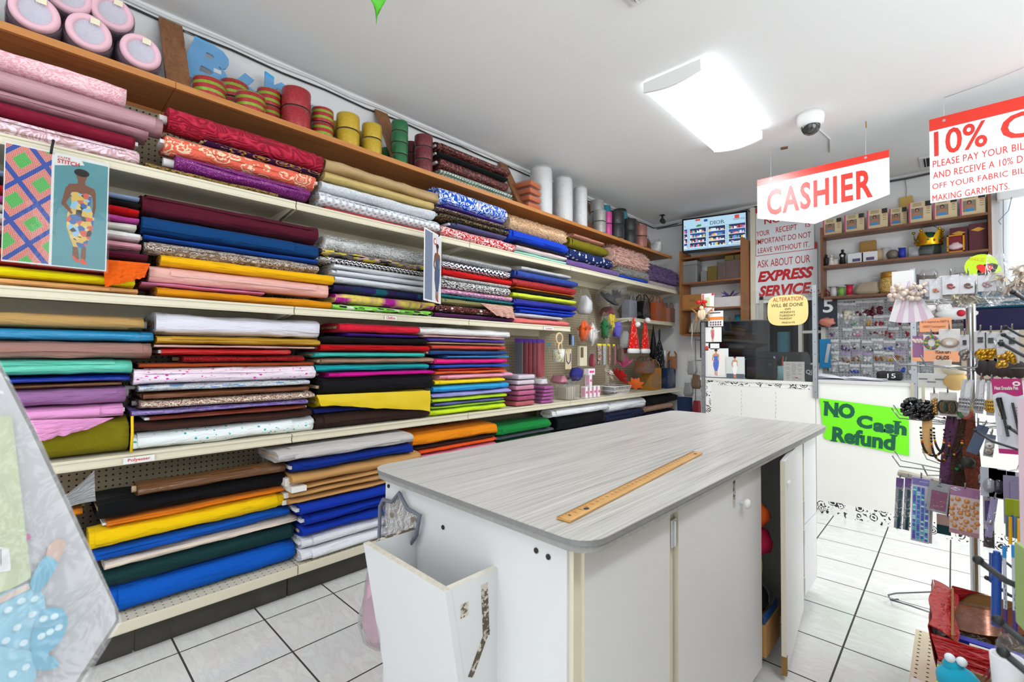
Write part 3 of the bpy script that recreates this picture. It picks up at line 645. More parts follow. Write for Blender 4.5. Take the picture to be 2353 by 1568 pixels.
stack('the upper shelf pile under crimson', 'bolts on the upper shelf', -2.53, [
  ('large crimson wave pleated roll', S('wave', '#98112a', '#c42844'), 'r t w', 0.414, 1.119, 2.2570, 2.3610),
  ('purple and gold damask bolt', S('damask', '#3a1048', '#c9a24e'), 'n b', 0.551, 1.105, 2.2330, 2.2570),
  ('coral roll with cream paisley embroidery', S('damask', '#ef6f58', '#f6d9b4', '#f29a80'), 'r b w', 0.402, 1.081, 2.1490, 2.2330),
  ('magenta sequin roll', S('glit', '#8d0f86', '#e87fe0'), 'r t w', 0.444, 1.047, 2.0800, 2.1490),
  ('dark brown bolt with gold stitched flowers', S('lace', '#3a2c26', '#b08d4a', sc=0.45), 'n', 0.336, 0.883, 2.0490, 2.0800),
])
stack('the gold and silver upper pile', 'bolts on the upper shelf', -2.53, [
  ('antique gold mesh bolt', S('metallic', '#b98f57', '#dcbd87'), 'n', 1.132, 1.921, 2.2740, 2.3520),
  ('bright gold lame roll', S('metallic', '#c7a24a', '#ecd48a'), 'r', 1.127, 1.883, 2.2180, 2.2740),
  ('silver white lace bolt', S('lace', '#c6ccd4', '#eef1f4'), 'n', 1.110, 1.888, 2.1540, 2.2180),
  ('silver braided trellis roll', S('braid', '#b4bac2', '#eceff2'), 'r', 1.102, 1.936, 2.0770, 2.1540),
  ('red glitter bolt', S('glit', '#c4101c', '#ff7a70'), 'n', 1.137, 1.926, 2.0490, 2.0770),
])
stack('the upper pile under blue swirl', 'bolts on the upper shelf', -2.53, [
  ('blue and white swirl print bolt', S('swirl', '#1f57c4', '#eef2f8', sc=0.75), 'w b', 1.929, 2.594, 2.2820, 2.4040),
  ('violet sequin bolt', S('glit', '#4422a8', '#9a80e8'), 'n', 1.961, 2.551, 2.2560, 2.2820),
  ('bronze sequin bolt', S('seq', '#5a4038', '#d8b8a8'), 'b w', 1.891, 2.579, 2.2210, 2.2560),
  ('black bolt with gold sequins', S('seq', '#1a1612', '#b8963e'), 'b w', 1.924, 2.607, 2.1760, 2.2210),
  ('teal and purple woven bolt', S('check', '#1c6a72', '#6a3c86'), 'b w', 2.039, 2.576, 2.1370, 2.1760),
  ('red and white swirl print bolt', S('swirl', '#d01f2a', '#f4ecea', sc=0.8), 'n', 1.944, 2.677, 2.0490, 2.1370),
])
stack('the upper pile under peach fleece', 'bolts on the upper shelf', -2.53, [
  ('peach shaggy fleece bolt', S('fur', '#f0c497', '#f8dcb8'), 'F f', 2.649, 3.382, 2.2510, 2.3930),
  ('royal blue bolt', P('#1743c4'), '', 2.615, 3.375, 2.1510, 2.2510),
  ('black boucle bolt', P('#1c1a22'), 'n', 2.702, 3.349, 2.1290, 2.1510),
  ('pale pink fleece bolt', S('velvet', '#f0d6d8'), 't w', 2.693, 3.365, 2.0880, 2.1290),
  ('mint green bolt', P('#a8e4d4'), 'n', 2.685, 3.367, 2.0490, 2.0880),
])
stack('the upper pile under dusty rose', 'bolts on the upper shelf', -2.53, [
  ('dusty rose thin bolt', P('#c98a76'), 'n', 3.478, 3.989, 2.3360, 2.3740),
  ('olive crushed velvet bolt', S('crush', '#857a14'), '', 3.430, 4.086, 2.2340, 2.3360),
  ('navy bolt with white shooting stars', S('star', '#1b2a5c', '#e8eaf0', sc=0.9), '', 3.383, 4.169, 2.1230, 2.2340),
  ('lilac purple velvet bolt', S('velvet', '#6a4a8c'), 'n', 3.375, 4.273, 2.0490, 2.1230),
])
stack('the upper pile under blush fur', 'bolts on the upper shelf', -2.53, [
  ('blush pink long fur bolt', S('fur', '#e0a898', '#f2cdbf'), 'F', 4.217, 4.894, 2.1990, 2.3990),
  ('black and white fur bolt', S('fur', '#3c3a36', '#d8d4c8'), 'F f', 4.321, 4.945, 2.0990, 2.1990),
  ('royal blue thin fur bolt', P('#1c4cc8'), 'n', 4.297, 4.923, 2.0490, 2.0990),
])
stack('the far corner upper shelf pile', 'bolts on the upper shelf', -2.53, [
  ('dark purple tinsel fur bolt', S('fur', '#4a3266', '#8a749c'), 'F', 4.993, 5.690, 2.1120, 2.3140),
  ('pale grey fur bolt', S('fur', '#b4a6a4', '#d8cccc'), 'F f', 4.954, 5.639, 2.0490, 2.1120),
])
stack('the middle shelf pile beside the large poster', 'bolts on the middle shelf', -2.535, [
  ('light blue bolt', P('#8ea4c8'), 'n', -0.220, 0.318, 1.8950, 1.9210),
  ('black bolt', P('#1a181c'), 'n', -0.220, 0.320, 1.8710, 1.8950),
  ('red bolt', P('#c80c14'), '', -0.220, 0.319, 1.8290, 1.8710),
  ('orchid pink bolt', P('#c0489c'), '', -0.220, 0.321, 1.7950, 1.8290),
  ('ivory folded bolt', P('#ebe6dc'), '', -0.220, 0.312, 1.7660, 1.7950),
  ('white bolt', P('#efeceb'), 'b', -0.220, 0.327, 1.7230, 1.7660),
  ('rose pink bolt', P('#dc9aa6'), '', -0.220, 0.331, 1.6770, 1.7230),
  ('burgundy bolt', P('#58122c'), '', -0.220, 0.353, 1.6380, 1.6770),
  ('orange bolt', P('#f46a14'), '', -0.220, 0.351, 1.5980, 1.6380),
  ('dark red bolt', P('#b01418'), '', -0.220, 0.351, 1.5700, 1.5980),
  ('bright yellow bolt', P('#f8e808'), '', -0.220, 0.312, 1.5220, 1.5700),
  ('light peach bolt', P('#f3b474'), 't w', -0.220, 0.323, 1.4890, 1.5220),
])
stack('the wine topped middle shelf pile', 'bolts on the middle shelf', -2.535, [
  ('wine red bolt', P('#561428'), '', 0.330, 1.103, 1.8490, 1.9510),
  ('petrol blue bolt', P('#0b3f74'), '', 0.329, 1.103, 1.7650, 1.8490),
  ('royal blue bolt', P('#0f4cab'), 'n', 0.336, 1.104, 1.7380, 1.7650),
  ('brown and white lace roll', S('damask', '#8a7666', '#dcd6d0', '#5f4a3a', sc=2.2), 'r', 0.340, 1.106, 1.6820, 1.7380),
  ('golden yellow roll', P('#f7b90c'), 'r', 0.399, 1.189, 1.6310, 1.6820),
  ('pale salmon pink bolt', P('#efb8ae'), 'r', 0.359, 1.165, 1.5560, 1.6310),
  ('bubblegum pink bolt', P('#ee8ab8'), 'n', 0.334, 0.831, 1.5370, 1.5560),
  ('mustard orange bolt', P('#e0920c'), 'n', 0.389, 1.178, 1.4890, 1.5370),
])
stack('pile left of the grey poster', 'bolts on the middle shelf', -2.535, [
  ('white fluffy fur roll', S('fur', '#e6e6e4', '#f6f6f4'), 'F f r', 1.138, 1.859, 1.8380, 1.9150),
  ('grey pink yellow hexagon print bolt', S('cells', '#77706c', '#d8b0a4', '#2c2a2a', '#d8c234', '#8e8680'), 't w', 1.124, 1.860, 1.7950, 1.8380),
  ('black and white aztec print bolt', S('chev', '#f0eeec', '#242228', sc=1.4), 'b w', 1.112, 1.861, 1.7580, 1.7950),
  ('white cotton bolt', P('#eeeff2'), '', 1.190, 1.861, 1.7260, 1.7580),
  ('white muslin bolt', P('#e4e8ee'), '', 1.183, 1.862, 1.6910, 1.7260),
  ('white voile bolt', P('#e6ebf0'), '', 1.197, 1.862, 1.6460, 1.6910),
  ('navy and teal ombre bolt', S('band', '#1d2a4e', '#2c2460', '#17596a', '#2a1f4a'), '', 1.197, 1.863, 1.5950, 1.6460),
  ('magenta and yellow tie dye bolt', S('tie', '#b02092', '#b02092', '#e4d05a', '#a81c8c', '#a81c8c', sc=1.3), '', 1.203, 1.900, 1.5310, 1.5950),
  ('lime green bolt with black figures', S('cells', '#82d848', '#8ee050', '#222a18', '#d8e8c8', '#86dc4c', '#84da4a'), 'n', 1.186, 1.882, 1.4890, 1.5310),
])
stack('pile right of the grey poster', 'bolts on the middle shelf', -2.535, [
  ('black and white speckled bolt', S('speck', '#22222a', '#e4e4e6', sc=2), 'n', 1.962, 2.658, 1.8950, 1.9430),
  ('navy and white chevron bolt', S('chev', '#1c2038', '#f0f0f0'), '', 1.962, 2.628, 1.8370, 1.8950),
  ('bright red bolt', P('#da1a1e'), '', 1.963, 2.654, 1.7880, 1.8370),
  ('white and grey marble print bolt', S('swirl', '#e6e4e2', '#8a8684'), 'n', 1.963, 2.634, 1.7620, 1.7880),
  ('black and white houndstooth bolt', S('speck', '#1c1c1e', '#ecebe8', sc=0.7), 'r', 1.957, 2.630, 1.7010, 1.7620),
  ('pink and white print bolt', S('speck', '#c4508e', '#eed0e0', sc=0.6), '', 1.957, 2.664, 1.6560, 1.7010),
  ('blue and teal print bolt', S('speck', '#1d4f9e', '#35b08c', sc=0.8), 'n', 1.958, 2.671, 1.6330, 1.6560),
  ('green and orange ethnic print bolt', S('diag', '#2c7a5c', '#d8924c', sc=1.4), '', 1.958, 2.676, 1.5850, 1.6330),
  ('black floral print bolt with rust edge', S('floral', '#1f1c22', '#e8dcdc', '#b85a44', sc=1.4), '', 1.914, 2.666, 1.5300, 1.5850),
  ('purple and black striped bolt', S('vstripe', '#6a2a66', '#2a1630'), 'n', 1.900, 2.662, 1.4890, 1.5300),
])
stack('the glittery end pile, middle shelf', 'bolts on the middle shelf', -2.535, [
  ('plastic wrapped silver bolt', S('metallic', '#b0b0b0', '#f0f0f0'), 'n', 2.771, 3.443, 1.9260, 1.9710),
  ('cobalt blue glitter bolt', S('glit', '#0f44b4', '#5a8cf0'), '', 2.684, 3.532, 1.8590, 1.9260),
  ('red glitter bolt', S('glit', '#c8101c', '#f86a60'), '', 2.674, 3.526, 1.7910, 1.8590),
  ('thin orange bolt', P('#e07818'), 'n', 2.710, 3.505, 1.7720, 1.7910),
  ('thin black bolt', P('#1a161e'), 'n', 2.710, 3.492, 1.7460, 1.7720),
  ('lime yellow shaggy bolt', P('#cfdc3c'), 't w', 2.672, 3.526, 1.6980, 1.7460),
  ('royal blue sparkling bolt', S('glit', '#1220b4', '#5a5cf0'), '', 2.686, 3.533, 1.6340, 1.6980),
  ('royal blue bolt', P('#1238c0'), 'n', 2.707, 3.520, 1.6080, 1.6340),
  ('thin royal blue bolt', P('#1848d0'), 'n', 2.743, 3.465, 1.5780, 1.6080),
  ('black and white hatched bolt', S('diag', '#ecebee', '#2a2648', sc=1.6), 'n', 2.681, 3.295, 1.5400, 1.5780),
  ('coral red woven bolt', S('diag', '#d84c4c', '#f0a09a', sc=2), 'n', 2.674, 3.406, 1.4890, 1.5400),
])
stack('the nearest lower shelf pile', 'bolts on the lower shelf', -2.535, [
  ('tan satin bolt', P('#c09a60'), 't w', -0.220, 0.347, 1.3370, 1.4000),
  ('turquoise satin bolt', SA('#0f86b8'), '', -0.220, 0.381, 1.2860, 1.3370),
  ('taupe brown bolt', P('#a37a70'), 'r', -0.220, 0.375, 1.2170, 1.2860),
  ('aqua mint satin bolt', SA('#5fcdb2'), '', -0.220, 0.309, 1.1500, 1.2170),
  ('shiny royal blue bolt', SA('#0a2a9c'), 'n', -0.220, 0.305, 1.1190, 1.1500),
  ('thin bronze brown bolt', SA('#7c5230'), 'n', -0.220, 0.277, 1.1010, 1.1190),
  ('mauve bolt', P('#9c6c9e'), 't w', -0.220, 0.292, 1.0290, 1.1010),
  ('bubblegum pink bolt', P('#eda0d6'), 'b w', -0.220, 0.285, 0.9680, 1.0290),
  ('olive green bolt with yellow selvedge', P('#7f760e'), '', -0.220, 0.305, 0.8160, 0.9680),
])
stack('the lower shelf pile under white tulle', 'bolts on the lower shelf', -2.535, [
  ('white tulle bolt', S('tulle', '#e4e2ee'), 'n', 0.389, 1.116, 1.3210, 1.4250),
  ('mustard gold satin bolt', SA('#c8960c'), '', 0.391, 1.114, 1.2790, 1.3210),
  ('pale pink bolt', P('#efc6bc'), 'n', 0.383, 1.085, 1.2650, 1.2790),
  ('shiny red satin bolt', SA('#c81a1c'), 'n b w', 0.409, 0.961, 1.2290, 1.2650),
  ('red satin bolt with black flowers', S('lace', '#c41d20', '#5a1014', sc=0.7), 'n t', 0.496, 1.039, 1.1950, 1.2290),
  ('rust orange bolt', P('#b04a18'), 'n', 0.333, 1.088, 1.1740, 1.1950),
  ('white plush bolt with pink dots', S('dots', '#f3e2ee', '#d63a9c', '#eab2dc'), 'r', 0.317, 1.095, 1.1010, 1.1740),
  ('sheer bolt with blue flowers', S('floral', '#d4d8e0', '#6f94cc', '#8a9a8a', sc=0.7), 'n t w', 0.335, 1.066, 1.0680, 1.1010),
  ('bronze brown satin bolt', SA('#7d4a2a'), 'n', 0.350, 1.065, 1.0320, 1.0680),
  ('cream bolt with brown vine print', S('lace', '#e9dfcc', '#8a5a4c', sc=0.6), 't w', 0.342, 1.094, 0.9920, 1.0320),
  ('lilac floral bolt', S('floral', '#aa9cd8', '#8a6cd0', '#6a4a96', sc=0.8), 'n', 0.313, 1.059, 0.9630, 0.9920),
  ('chocolate satin bolt', SA('#7a3018'), 'n b w', 0.375, 1.043, 0.9380, 0.9630),
  ('dark brown bolt', P('#43261e'), 'n', 0.312, 1.081, 0.8920, 0.9380),
  ('white plush bolt with teal dots', S('dots', '#eef4f4', '#22b0ac', '#a8dcdc'), 'r', 0.314, 1.097, 0.8160, 0.8920),
])
stack('the lower pile with the yellow organza', 'bolts on the lower shelf', -2.535, [
  ('cherry red tulle bolt', S('tulle', '#dc1634'), '', 1.232, 1.776, 1.3630, 1.4230),
  ('purple bolt', P('#4a1290'), 'n', 1.280, 1.769, 1.3420, 1.3630),
  ('black bolt', P('#0b0b0d'), '', 1.124, 1.847, 1.2970, 1.3420),
  ('red bolt', P('#c40a12'), '', 1.122, 1.860, 1.2490, 1.2970),
  ('aqua bolt', P('#3cbcb0'), '', 1.090, 1.819, 1.2180, 1.2490),
  ('taupe bolt', P('#a8806c'), 'b', 1.132, 1.901, 1.1780, 1.2180),
  ('teal bolt', P('#14a2a8'), '', 1.103, 1.855, 1.1340, 1.1780),
  ('magenta bolt', P('#d80c96'), 't w', 1.173, 1.905, 1.1020, 1.1340),
  ('large black bolt', P('#111113'), 'b', 1.127, 1.892, 1.0020, 1.1020),
  ('folded yellow organza bolt', P('#e8c404'), 'n', 1.121, 1.854, 0.9340, 1.0020),
  ('navy blue bolt', P('#14206c'), 'n t', 1.095, 1.854, 0.9000, 0.9340),
  ('dark chocolate brown roll', P('#38251e'), 'r', 1.105, 1.862, 0.8160, 0.9000),
])
stack('the tall lower pile of net bolts', 'bolts on the lower shelf', -2.535, [
  ('white tulle bolt', S('tulle', '#e8e8e6'), 'n b', 1.784, 2.633, 1.3670, 1.4250),
  ('blush net bolt', S('tulle', '#e8b4b4'), 'n', 1.813, 2.574, 1.3510, 1.3670),
  ('violet net bolt', S('tulle', '#5538b0'), 'n', 1.855, 2.584, 1.3220, 1.3510),
  ('tan net bolt', S('tulle', '#c8a878'), 'n b', 1.860, 2.575, 1.3070, 1.3220),
  ('coral red net bolt', S('tulle', '#dc4c40'), 'n', 1.885, 2.595, 1.2660, 1.3070),
  ('ink blue net bolt', S('tulle', '#12498a'), 'n b', 1.868, 2.610, 1.2310, 1.2660),
  ('azure net bolt', S('tulle', '#2f8cd0'), 'n', 2.016, 2.625, 1.2090, 1.2310),
  ('hot pink net bolt', S('tulle', '#f01880'), 'b', 1.909, 2.610, 1.1650, 1.2090),
  ('royal blue net bolt', S('tulle', '#1450c4'), 'n', 1.905, 2.626, 1.1390, 1.1650),
  ('scarlet net bolt', S('tulle', '#d41c1c'), 'n', 1.942, 2.586, 1.1200, 1.1390),
  ('orange net bolt', S('tulle', '#f0661c'), 'n', 1.913, 2.592, 1.0980, 1.1200),
  ('light pink net bolt', S('tulle', '#f6a8c4'), '', 1.950, 2.676, 1.0600, 1.0980),
  ('yellow net bolt', S('tulle', '#f8dc10'), '', 1.911, 2.587, 1.0230, 1.0600),
  ('sky blue net bolt', S('tulle', '#2ca4e0'), '', 1.900, 2.637, 0.9690, 1.0230),
  ('lavender net bolt', S('tulle', '#a8a4e4'), 'n', 1.883, 2.652, 0.9350, 0.9690),
  ('lime net bolt', S('tulle', '#bce41c'), 'n b', 1.890, 2.603, 0.9030, 0.9350),
  ('indigo net bolt', S('tulle', '#6870b8'), 'n', 1.909, 2.579, 0.8810, 0.9030),
  ('acid green net bolt', S('tulle', '#a4d82c'), 'n', 1.880, 2.589, 0.8620, 0.8810),
  ('neon yellow green net bolt', S('tulle', '#d4f01c'), 'n', 1.870, 2.589, 0.8160, 0.8620),
])
stack('the nearest base deck pile', 'bolts on the base deck', -2.47, [
  ('bronze satin roll', SA('#6c4728'), 'r t', 0.331, 0.921, 0.6350, 0.6840),
  ('large black bolt', P('#0c0c0e'), '', 0.210, 0.925, 0.5570, 0.6350),
  ('thin orange bolt', P('#e87a10'), 'n b w', 0.235, 0.918, 0.5340, 0.5570),
  ('yellow roll with frayed edge', P('#f2c606'), 'r', 0.183, 0.919, 0.4560, 0.5340),
  ('blue bolt', P('#1054b4'), '', 0.197, 0.948, 0.3980, 0.4560),
  ('cream bolt', P('#e4d3c2'), 'n r', 0.231, 0.985, 0.3630, 0.3980),
  ('dark spruce green roll', P('#16383a'), 'r', 0.229, 0.974, 0.2770, 0.3630),
  ('bright blue roll', P('#0a5ac0'), 'r', 0.245, 0.975, 0.1685, 0.2770),
])
stack('the base deck pile with cardboard cores', 'bolts on the base deck', -2.41, [
  ('pale grey folded bolt', P('#c9c4c1'), '', 0.865, 1.658, 0.6870, 0.7520),
  ('navy blue bolt', P('#0c2c88'), 'b w', 0.940, 1.659, 0.6280, 0.6870),
  ('bare cardboard bolt board with white end', CARD, 'n', 0.933, 1.711, 0.5660, 0.6280),
  ('bare cardboard board with torn edge', CARD, 'n', 0.943, 1.692, 0.5400, 0.5660),
  ('bare taped cardboard board', CARD, 'n', 0.935, 1.677, 0.5020, 0.5400),
  ('thin bare cardboard board', CARD, 'n', 0.927, 1.655, 0.4680, 0.5020),
  ('royal blue bolt', P('#0d34a8'), 'b w', 0.975, 1.671, 0.4070, 0.4680),
  ('royal blue cotton bolt', P('#0c32a4'), 'b w', 1.003, 1.672, 0.3420, 0.4070),
  ('royal blue folded bolt', P('#0d36ac'), 'n', 0.989, 1.673, 0.2950, 0.3420),
  ('white bolt with tan ribbon band', P('#e8e8ec'), 'b w', 0.992, 1.674, 0.2290, 0.2950),
  ('thick white wrapped bolt', P('#ececf0'), '', 0.983, 1.675, 0.1685, 0.2290),
])
stack('the base deck pile under orange cloth', 'bolts on the base deck', -2.53, [
  ('orange folded bolt', P('#ee8c12'), '', 1.727, 2.489, 0.6250, 0.7200),
  ('dark brown bolt', P('#3c2620'), 'n', 1.752, 2.473, 0.6100, 0.6250),
  ('red orange bolt', P('#f0561c'), 'b w', 1.749, 2.487, 0.5740, 0.6100),
  ('pink satin bolt', SA('#e88aa4'), '', 1.759, 2.483, 0.5130, 0.5740),
  ('cream calico bolt', P('#d9d2c6'), '', 1.761, 2.484, 0.4120, 0.5130),
  ('blue calico bolt', P('#2a4c98'), '', 1.762, 2.485, 0.3060, 0.4120),
  ('grey calico bolt', P('#7d7d80'), '', 1.764, 2.486, 0.1685, 0.3060),
])
stack('the base deck pile under emerald cloth', 'bolts on the base deck', -2.53, [
  ('emerald green bolt', P('#16843c'), '', 2.499, 3.143, 0.6010, 0.6830),
  ('slate grey bolt', P('#4c565c'), '', 2.495, 3.200, 0.5660, 0.6010),
  ('forest green bolt', P('#2c5a34'), '', 2.492, 3.185, 0.4870, 0.5660),
  ('brown calico bolt', P('#5a4034'), '', 2.493, 3.179, 0.3630, 0.4870),
  ('beige calico bolt', P('#cfc4ae'), '', 2.495, 3.219, 0.1685, 0.3630),
])
stack('the base pile under a white cotton roll', 'bolts on the base deck', -2.53, [
  ('white cotton roll', P('#e6e6ea'), 'r', 3.162, 4.075, 0.6790, 0.7520),
  ('black bolt', P('#0b0b0d'), 'r t w', 3.243, 4.018, 0.5500, 0.6790),
  ('navy bolt', P('#1c2040'), '', 3.230, 4.018, 0.4080, 0.5500),
  ('olive calico bolt', P('#5f5a34'), '', 3.227, 4.021, 0.1685, 0.4080),
])
stack('the base pile under a white satin roll', 'bolts on the base deck', -2.53, [
  ('white satin roll', P('#e9e9ec'), 'r', 4.083, 4.848, 0.6400, 0.7520),
  ('navy denim bolt', P('#18203c'), '', 4.028, 4.797, 0.5430, 0.6400),
  ('denim blue bolt', P('#24406c'), '', 4.029, 4.797, 0.1685, 0.5430),
])
stack('the base deck pile at the far corner', 'bolts on the base deck', -2.53, [
  ('black fleece roll', P('#0c0c10'), 'r', 4.859, 5.683, 0.6470, 0.7520),
  ('tan roll', P('#b08c74'), 'r', 4.859, 5.545, 0.5750, 0.6470),
  ('dark navy bolt', P('#141a34'), '', 4.859, 5.606, 0.4760, 0.5750),
  ('ink blue bolt', P('#1c3458'), '', 4.858, 5.605, 0.1685, 0.4760),
])
# white paper ends on the bare boards, ribbon tied round the white bolts
for o in [o for o in bpy.data.objects if o.get('label', '').startswith(('bare', 'thin bare'))]:
    ch = o.children[0]; d = ch.dimensions if ch.dimensions.length else None
    hh = max(v.co.z for v in ch.data.vertices); ww = max(v.co.x for v in ch.data.vertices)*2
    m = M(); m.box((0, 0.02, hh/2), (ww*1.0, 0.075, hh*1.03), bev=0.003); m.build('paper_end', mat('#e6e4de', 0.7, noise_amt=0.08), o)
# cloth hanging loose over shelf fronts
def drape(name, label, cat, mt, pts_top, pts_bot, seed, th=0.0015, amp=0.006, nu=24, nv=10, cl=None):
    """hanging sheet: top edge a->b, bottom edge c->d in world space, bowed outwards a little"""
    a, b = map(Vector, pts_top); c, d = map(Vector, pts_bot)
    def fn(u, v):
        p = a.lerp(b, u).lerp(c.lerp(d, u), v)
        p += Vector((amp*2*math.sin(PI*v*0.6) + amp*noise.noise(Vector((u*7, v*1.5, seed)))*1.6, 0, amp*1.2*noise.noise(Vector((u*9, seed, v*0.5)))*v)); return p
    m = M(); m.grid(fn, nu, nv, 0, True, th)
    for k in m.uv: m.uv[k] = [(q[0]*0.8, q[1]*0.3) for q in m.uv[k]]
    return tag(m.build(name, mt), label, cat)
YO = G('yellow_organza'); YO.fin(lin('#e9c800'), 0.5, 0, 0.3, 0.4); YO.b.inputs['Alpha'].default_value = 0.86
drape('organza_length', 'sheer yellow organza length draped over dark brown roll on lower shelf', 'fabric', YO.m, ((-2.515, 1.092, 1.015), (-2.515, 1.849, 0.997)), ((-2.515, 1.112, 0.957), (-2.515, 1.841, 0.865)), 3.3, amp=0.008)
drape('cloth_end', 'frayed bubblegum pink cloth end hanging over the olive bolt', 'fabric', P('#ee9fd2'), ((-2.515, -0.032, 0.989), (-2.515, 0.253, 0.974)), ((-2.515, 0.004, 0.898), (-2.515, 0.171, 0.938)), 5.1)
drape('cloth_end', 'orange cloth end hanging in front of yellow bolt below poster', 'fabric', P('#f46512'), ((-2.52, 0.204, 1.626), (-2.52, 0.359, 1.63)), ((-2.515, 0.211, 1.508), (-2.515, 0.337, 1.563)), 8.2, amp=0.008)
drape('cloth_end', 'rust and white pleated cloth end hanging over black floral bolt', 'fabric', S('vstripe', '#b4654c', '#e8cfc4'), ((-2.52, 2.304, 1.617), (-2.52, 2.645, 1.614)), ((-2.515, 2.435, 1.534), (-2.515, 2.651, 1.517)), 2.2, amp=0.008)
m = M(); m.grid(lambda u, v: (-2.58 - 0.10*v, 0.08 + 0.13*u, 0.603 + 0.004 + 0.02*math.sin(2*u) + 0.09*v*v*(0.2+u*u)), 8, 6, 0, True, 0.003)
tag(m.build('cloth_remnant', P('#d8dade')), 'stiff white cloth remnant left of the black bolt on the base deck', 'fabric')
stack('small pile left of black bolt', 'bolts on the base deck', -2.56, [
  ('amber bolt with bare wooden core end', P('#d8801c'), 'n t', -0.220, 0.168, 0.5680, 0.6080),
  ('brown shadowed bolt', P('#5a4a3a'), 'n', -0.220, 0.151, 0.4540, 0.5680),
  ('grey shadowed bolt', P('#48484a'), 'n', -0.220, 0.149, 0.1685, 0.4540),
])
for i, (y, z, ln) in enumerate(((0.15, 0.965, 0.05),)): pass
m = M(); yc = 0.31
m.tube([(-2.508, yc, 0.975), (-2.506, yc+0.002, 0.90), (-2.508, yc, 0.822)], 0.005, 8)
tag(m.build('selvedge_cord', mat('#f0c800', 0.7)), 'bright yellow stitched selvedge edge of the olive bolt', 'trim')

# ---------------------------------------------------------------- things on the wooden top shelf
FILM = film('#ffffff', 0.05, 0.05, 1.0, 34, 0.45); FILMP = film('#b3a2b4', 0.45, 0.12, 0.8, 14); FILMD = film('#f4f4f4', 0.30)
def net_roll(loc, r, label, dz=0.0):
    t = thing('net_roll', label, 'net roll', loc, (0, dz, 0), 'wrapped pink rimmed net rolls')
    R = Matrix.Rotation(PI/2, 4, 'Y')
    m = M(); m.lathe([(0.001, -0.27), (r*1.1, -0.27), (r*1.15, -0.18), (r*1.12, -0.06), (r*1.05, -0.012)], 24, 0, R); m.build('plastic_wrap', FILMP, t)
    m = M(); m.lathe([(r*0.62, -0.012), (r*0.66, 0.004), (r*0.85, 0.010), (r*0.97, 0.002), (r, -0.015), (r*0.98, -0.035), (r*0.6, -0.035)], 32, 0, R); m.build('pink_rim', fab('lace', '#e08aa4', '#eec2ce', sc=0.7), t)
    m = M(); vs = []
    n = 64
    for i in range(n):
        a = 2*PI*i/n; vs.append((0.002*(i % 2) - 0.004, r*0.66*math.cos(a), r*0.66*math.sin(a)))
    vs.append((-0.016, 0, 0)); m.add(vs, [(i, (i+1) % n, n) for i in range(n)]); m.build('pleated_centre', mat('#c9c6d2', 0.6), t)
    m = M(); m.lathe([(r*1.08, -0.26), (r*1.1, -0.08), (r*1.0, -0.02)], 20, 0, R); m.build('net_body', fab('plain', '#a893a6'), t)
    M().box((0.012, r*0.22, r*0.62), (0.002, 0.03, 0.024)).build('price_tag', mat('#efe6c8', 0.6), t)
for (y, k, lab) in ((0.323, 0, 'pink rimmed net roll right in the lower row beside the walnut brace'), (0.15, 0, 'pink rimmed net roll in the middle of the lower row'), (-0.01, 0, 'pink rimmed net roll left in the lower row'), (-0.01-0.19, 0, 'pink rimmed net roll at the left picture edge'),
        (0.227, 1, 'pink rimmed net roll stacked on the right pair of rolls'), (0.087, 1, 'pink rimmed net roll stacked on the left pair of rolls')):
    net_roll((-2.625 - 0.05*k, y, 2.503 + 0.096 + 0.150*k), 0.075, lab, 0.0)
# blue foam letters in a clear bag
bl = mat('#4aa8e4', 0.7); t = thing('foam_lettering', 'light blue foam Baby lettering in a clear bag leaning on the wall', 'sign', (-2.83, 0.50, 2.503), (0, -0.10, 0))
fm = frame((0, 0, 0), (0, 1, 0), (0, 0, 1))
def fat(s, w, h, o, rot, par, mt, d=0.014, bold=0.05, shear=0.15):
    f2 = frame((0, o[0], o[1]), (0, math.cos(rot), math.sin(rot)), (0, -math.sin(rot), math.cos(rot)))
    a = text(s, w, h, mt, par, f2, 'letter_' + s.lower(), bold, shear, 0.0)
    # give the cut-out its thickness
    bm = bmesh.new(); bm.from_mesh(a.data); r = bmesh.ops.extrude_face_region(bm, geom=bm.faces[:])
    for v in [e for e in r['geom'] if isinstance(e, bmesh.types.BMVert)]: v.co.x += d
    bm.to_mesh(a.data); bm.free(); return a
fat('B', 0.21, 0.24, (0.0, 0.17), -0.12, t, bl, bold=0.05); fat('a', 0.19, 0.17, (0.02, 0.03), -0.2, t, bl); fat('b', 0.15, 0.20, (0.19, 0.14), -0.45, t, bl); fat('y', 0.17, 0.20, (0.32, 0.19), -0.35, t, bl)
m = M(); m.grid(lambda u, v: (0.03 + 0.014*noise.noise(Vector((u*6, v*6, 1))), 0.02 + 0.72*u, 0.0 + (0.40 - 0.12*u)*v), 16, 10); m.build('clear_bag', film('#ffffff', 0.10, 0.06, 1.0, 22), t)
M().box((0.016, 0.17, 0.25), (0.002, 0.035, 0.022)).build('price_tag', WHITE, t)
def spool(name_c, loc, r, h, label, group, core=True):
    t = thing('ribbon_spool', label, 'ribbon spool', loc, (0, 0, rnd.uniform(0, 6)), group)
    m = M(); m.lathe([(r*0.97, 0.004), (r, 0.01), (r, h-0.01), (r*0.97, h-0.004)], 28, 0, None, True, 0, 2*PI, True); m.build('ribbon', name_c, t)
    m = M(); m.lathe([(0.018, h-0.012), (r*0.95, h-0.010), (r*0.95, h-0.004)], 24).lathe([(r*0.93, 0.0), (0.02, 0.0)], 24); m.build('cardboard_flange', mat('#d8d4c8', 0.7), t)
    m = M(); m.lathe([(r*1.015, 0.0), (r*1.02, h*0.5), (r*1.015, h), (r*0.9, h+0.002)], 24); m.build('cellophane', film('#ffffff', 0.0, 0.03, 0.4, 25, 0.22), t)
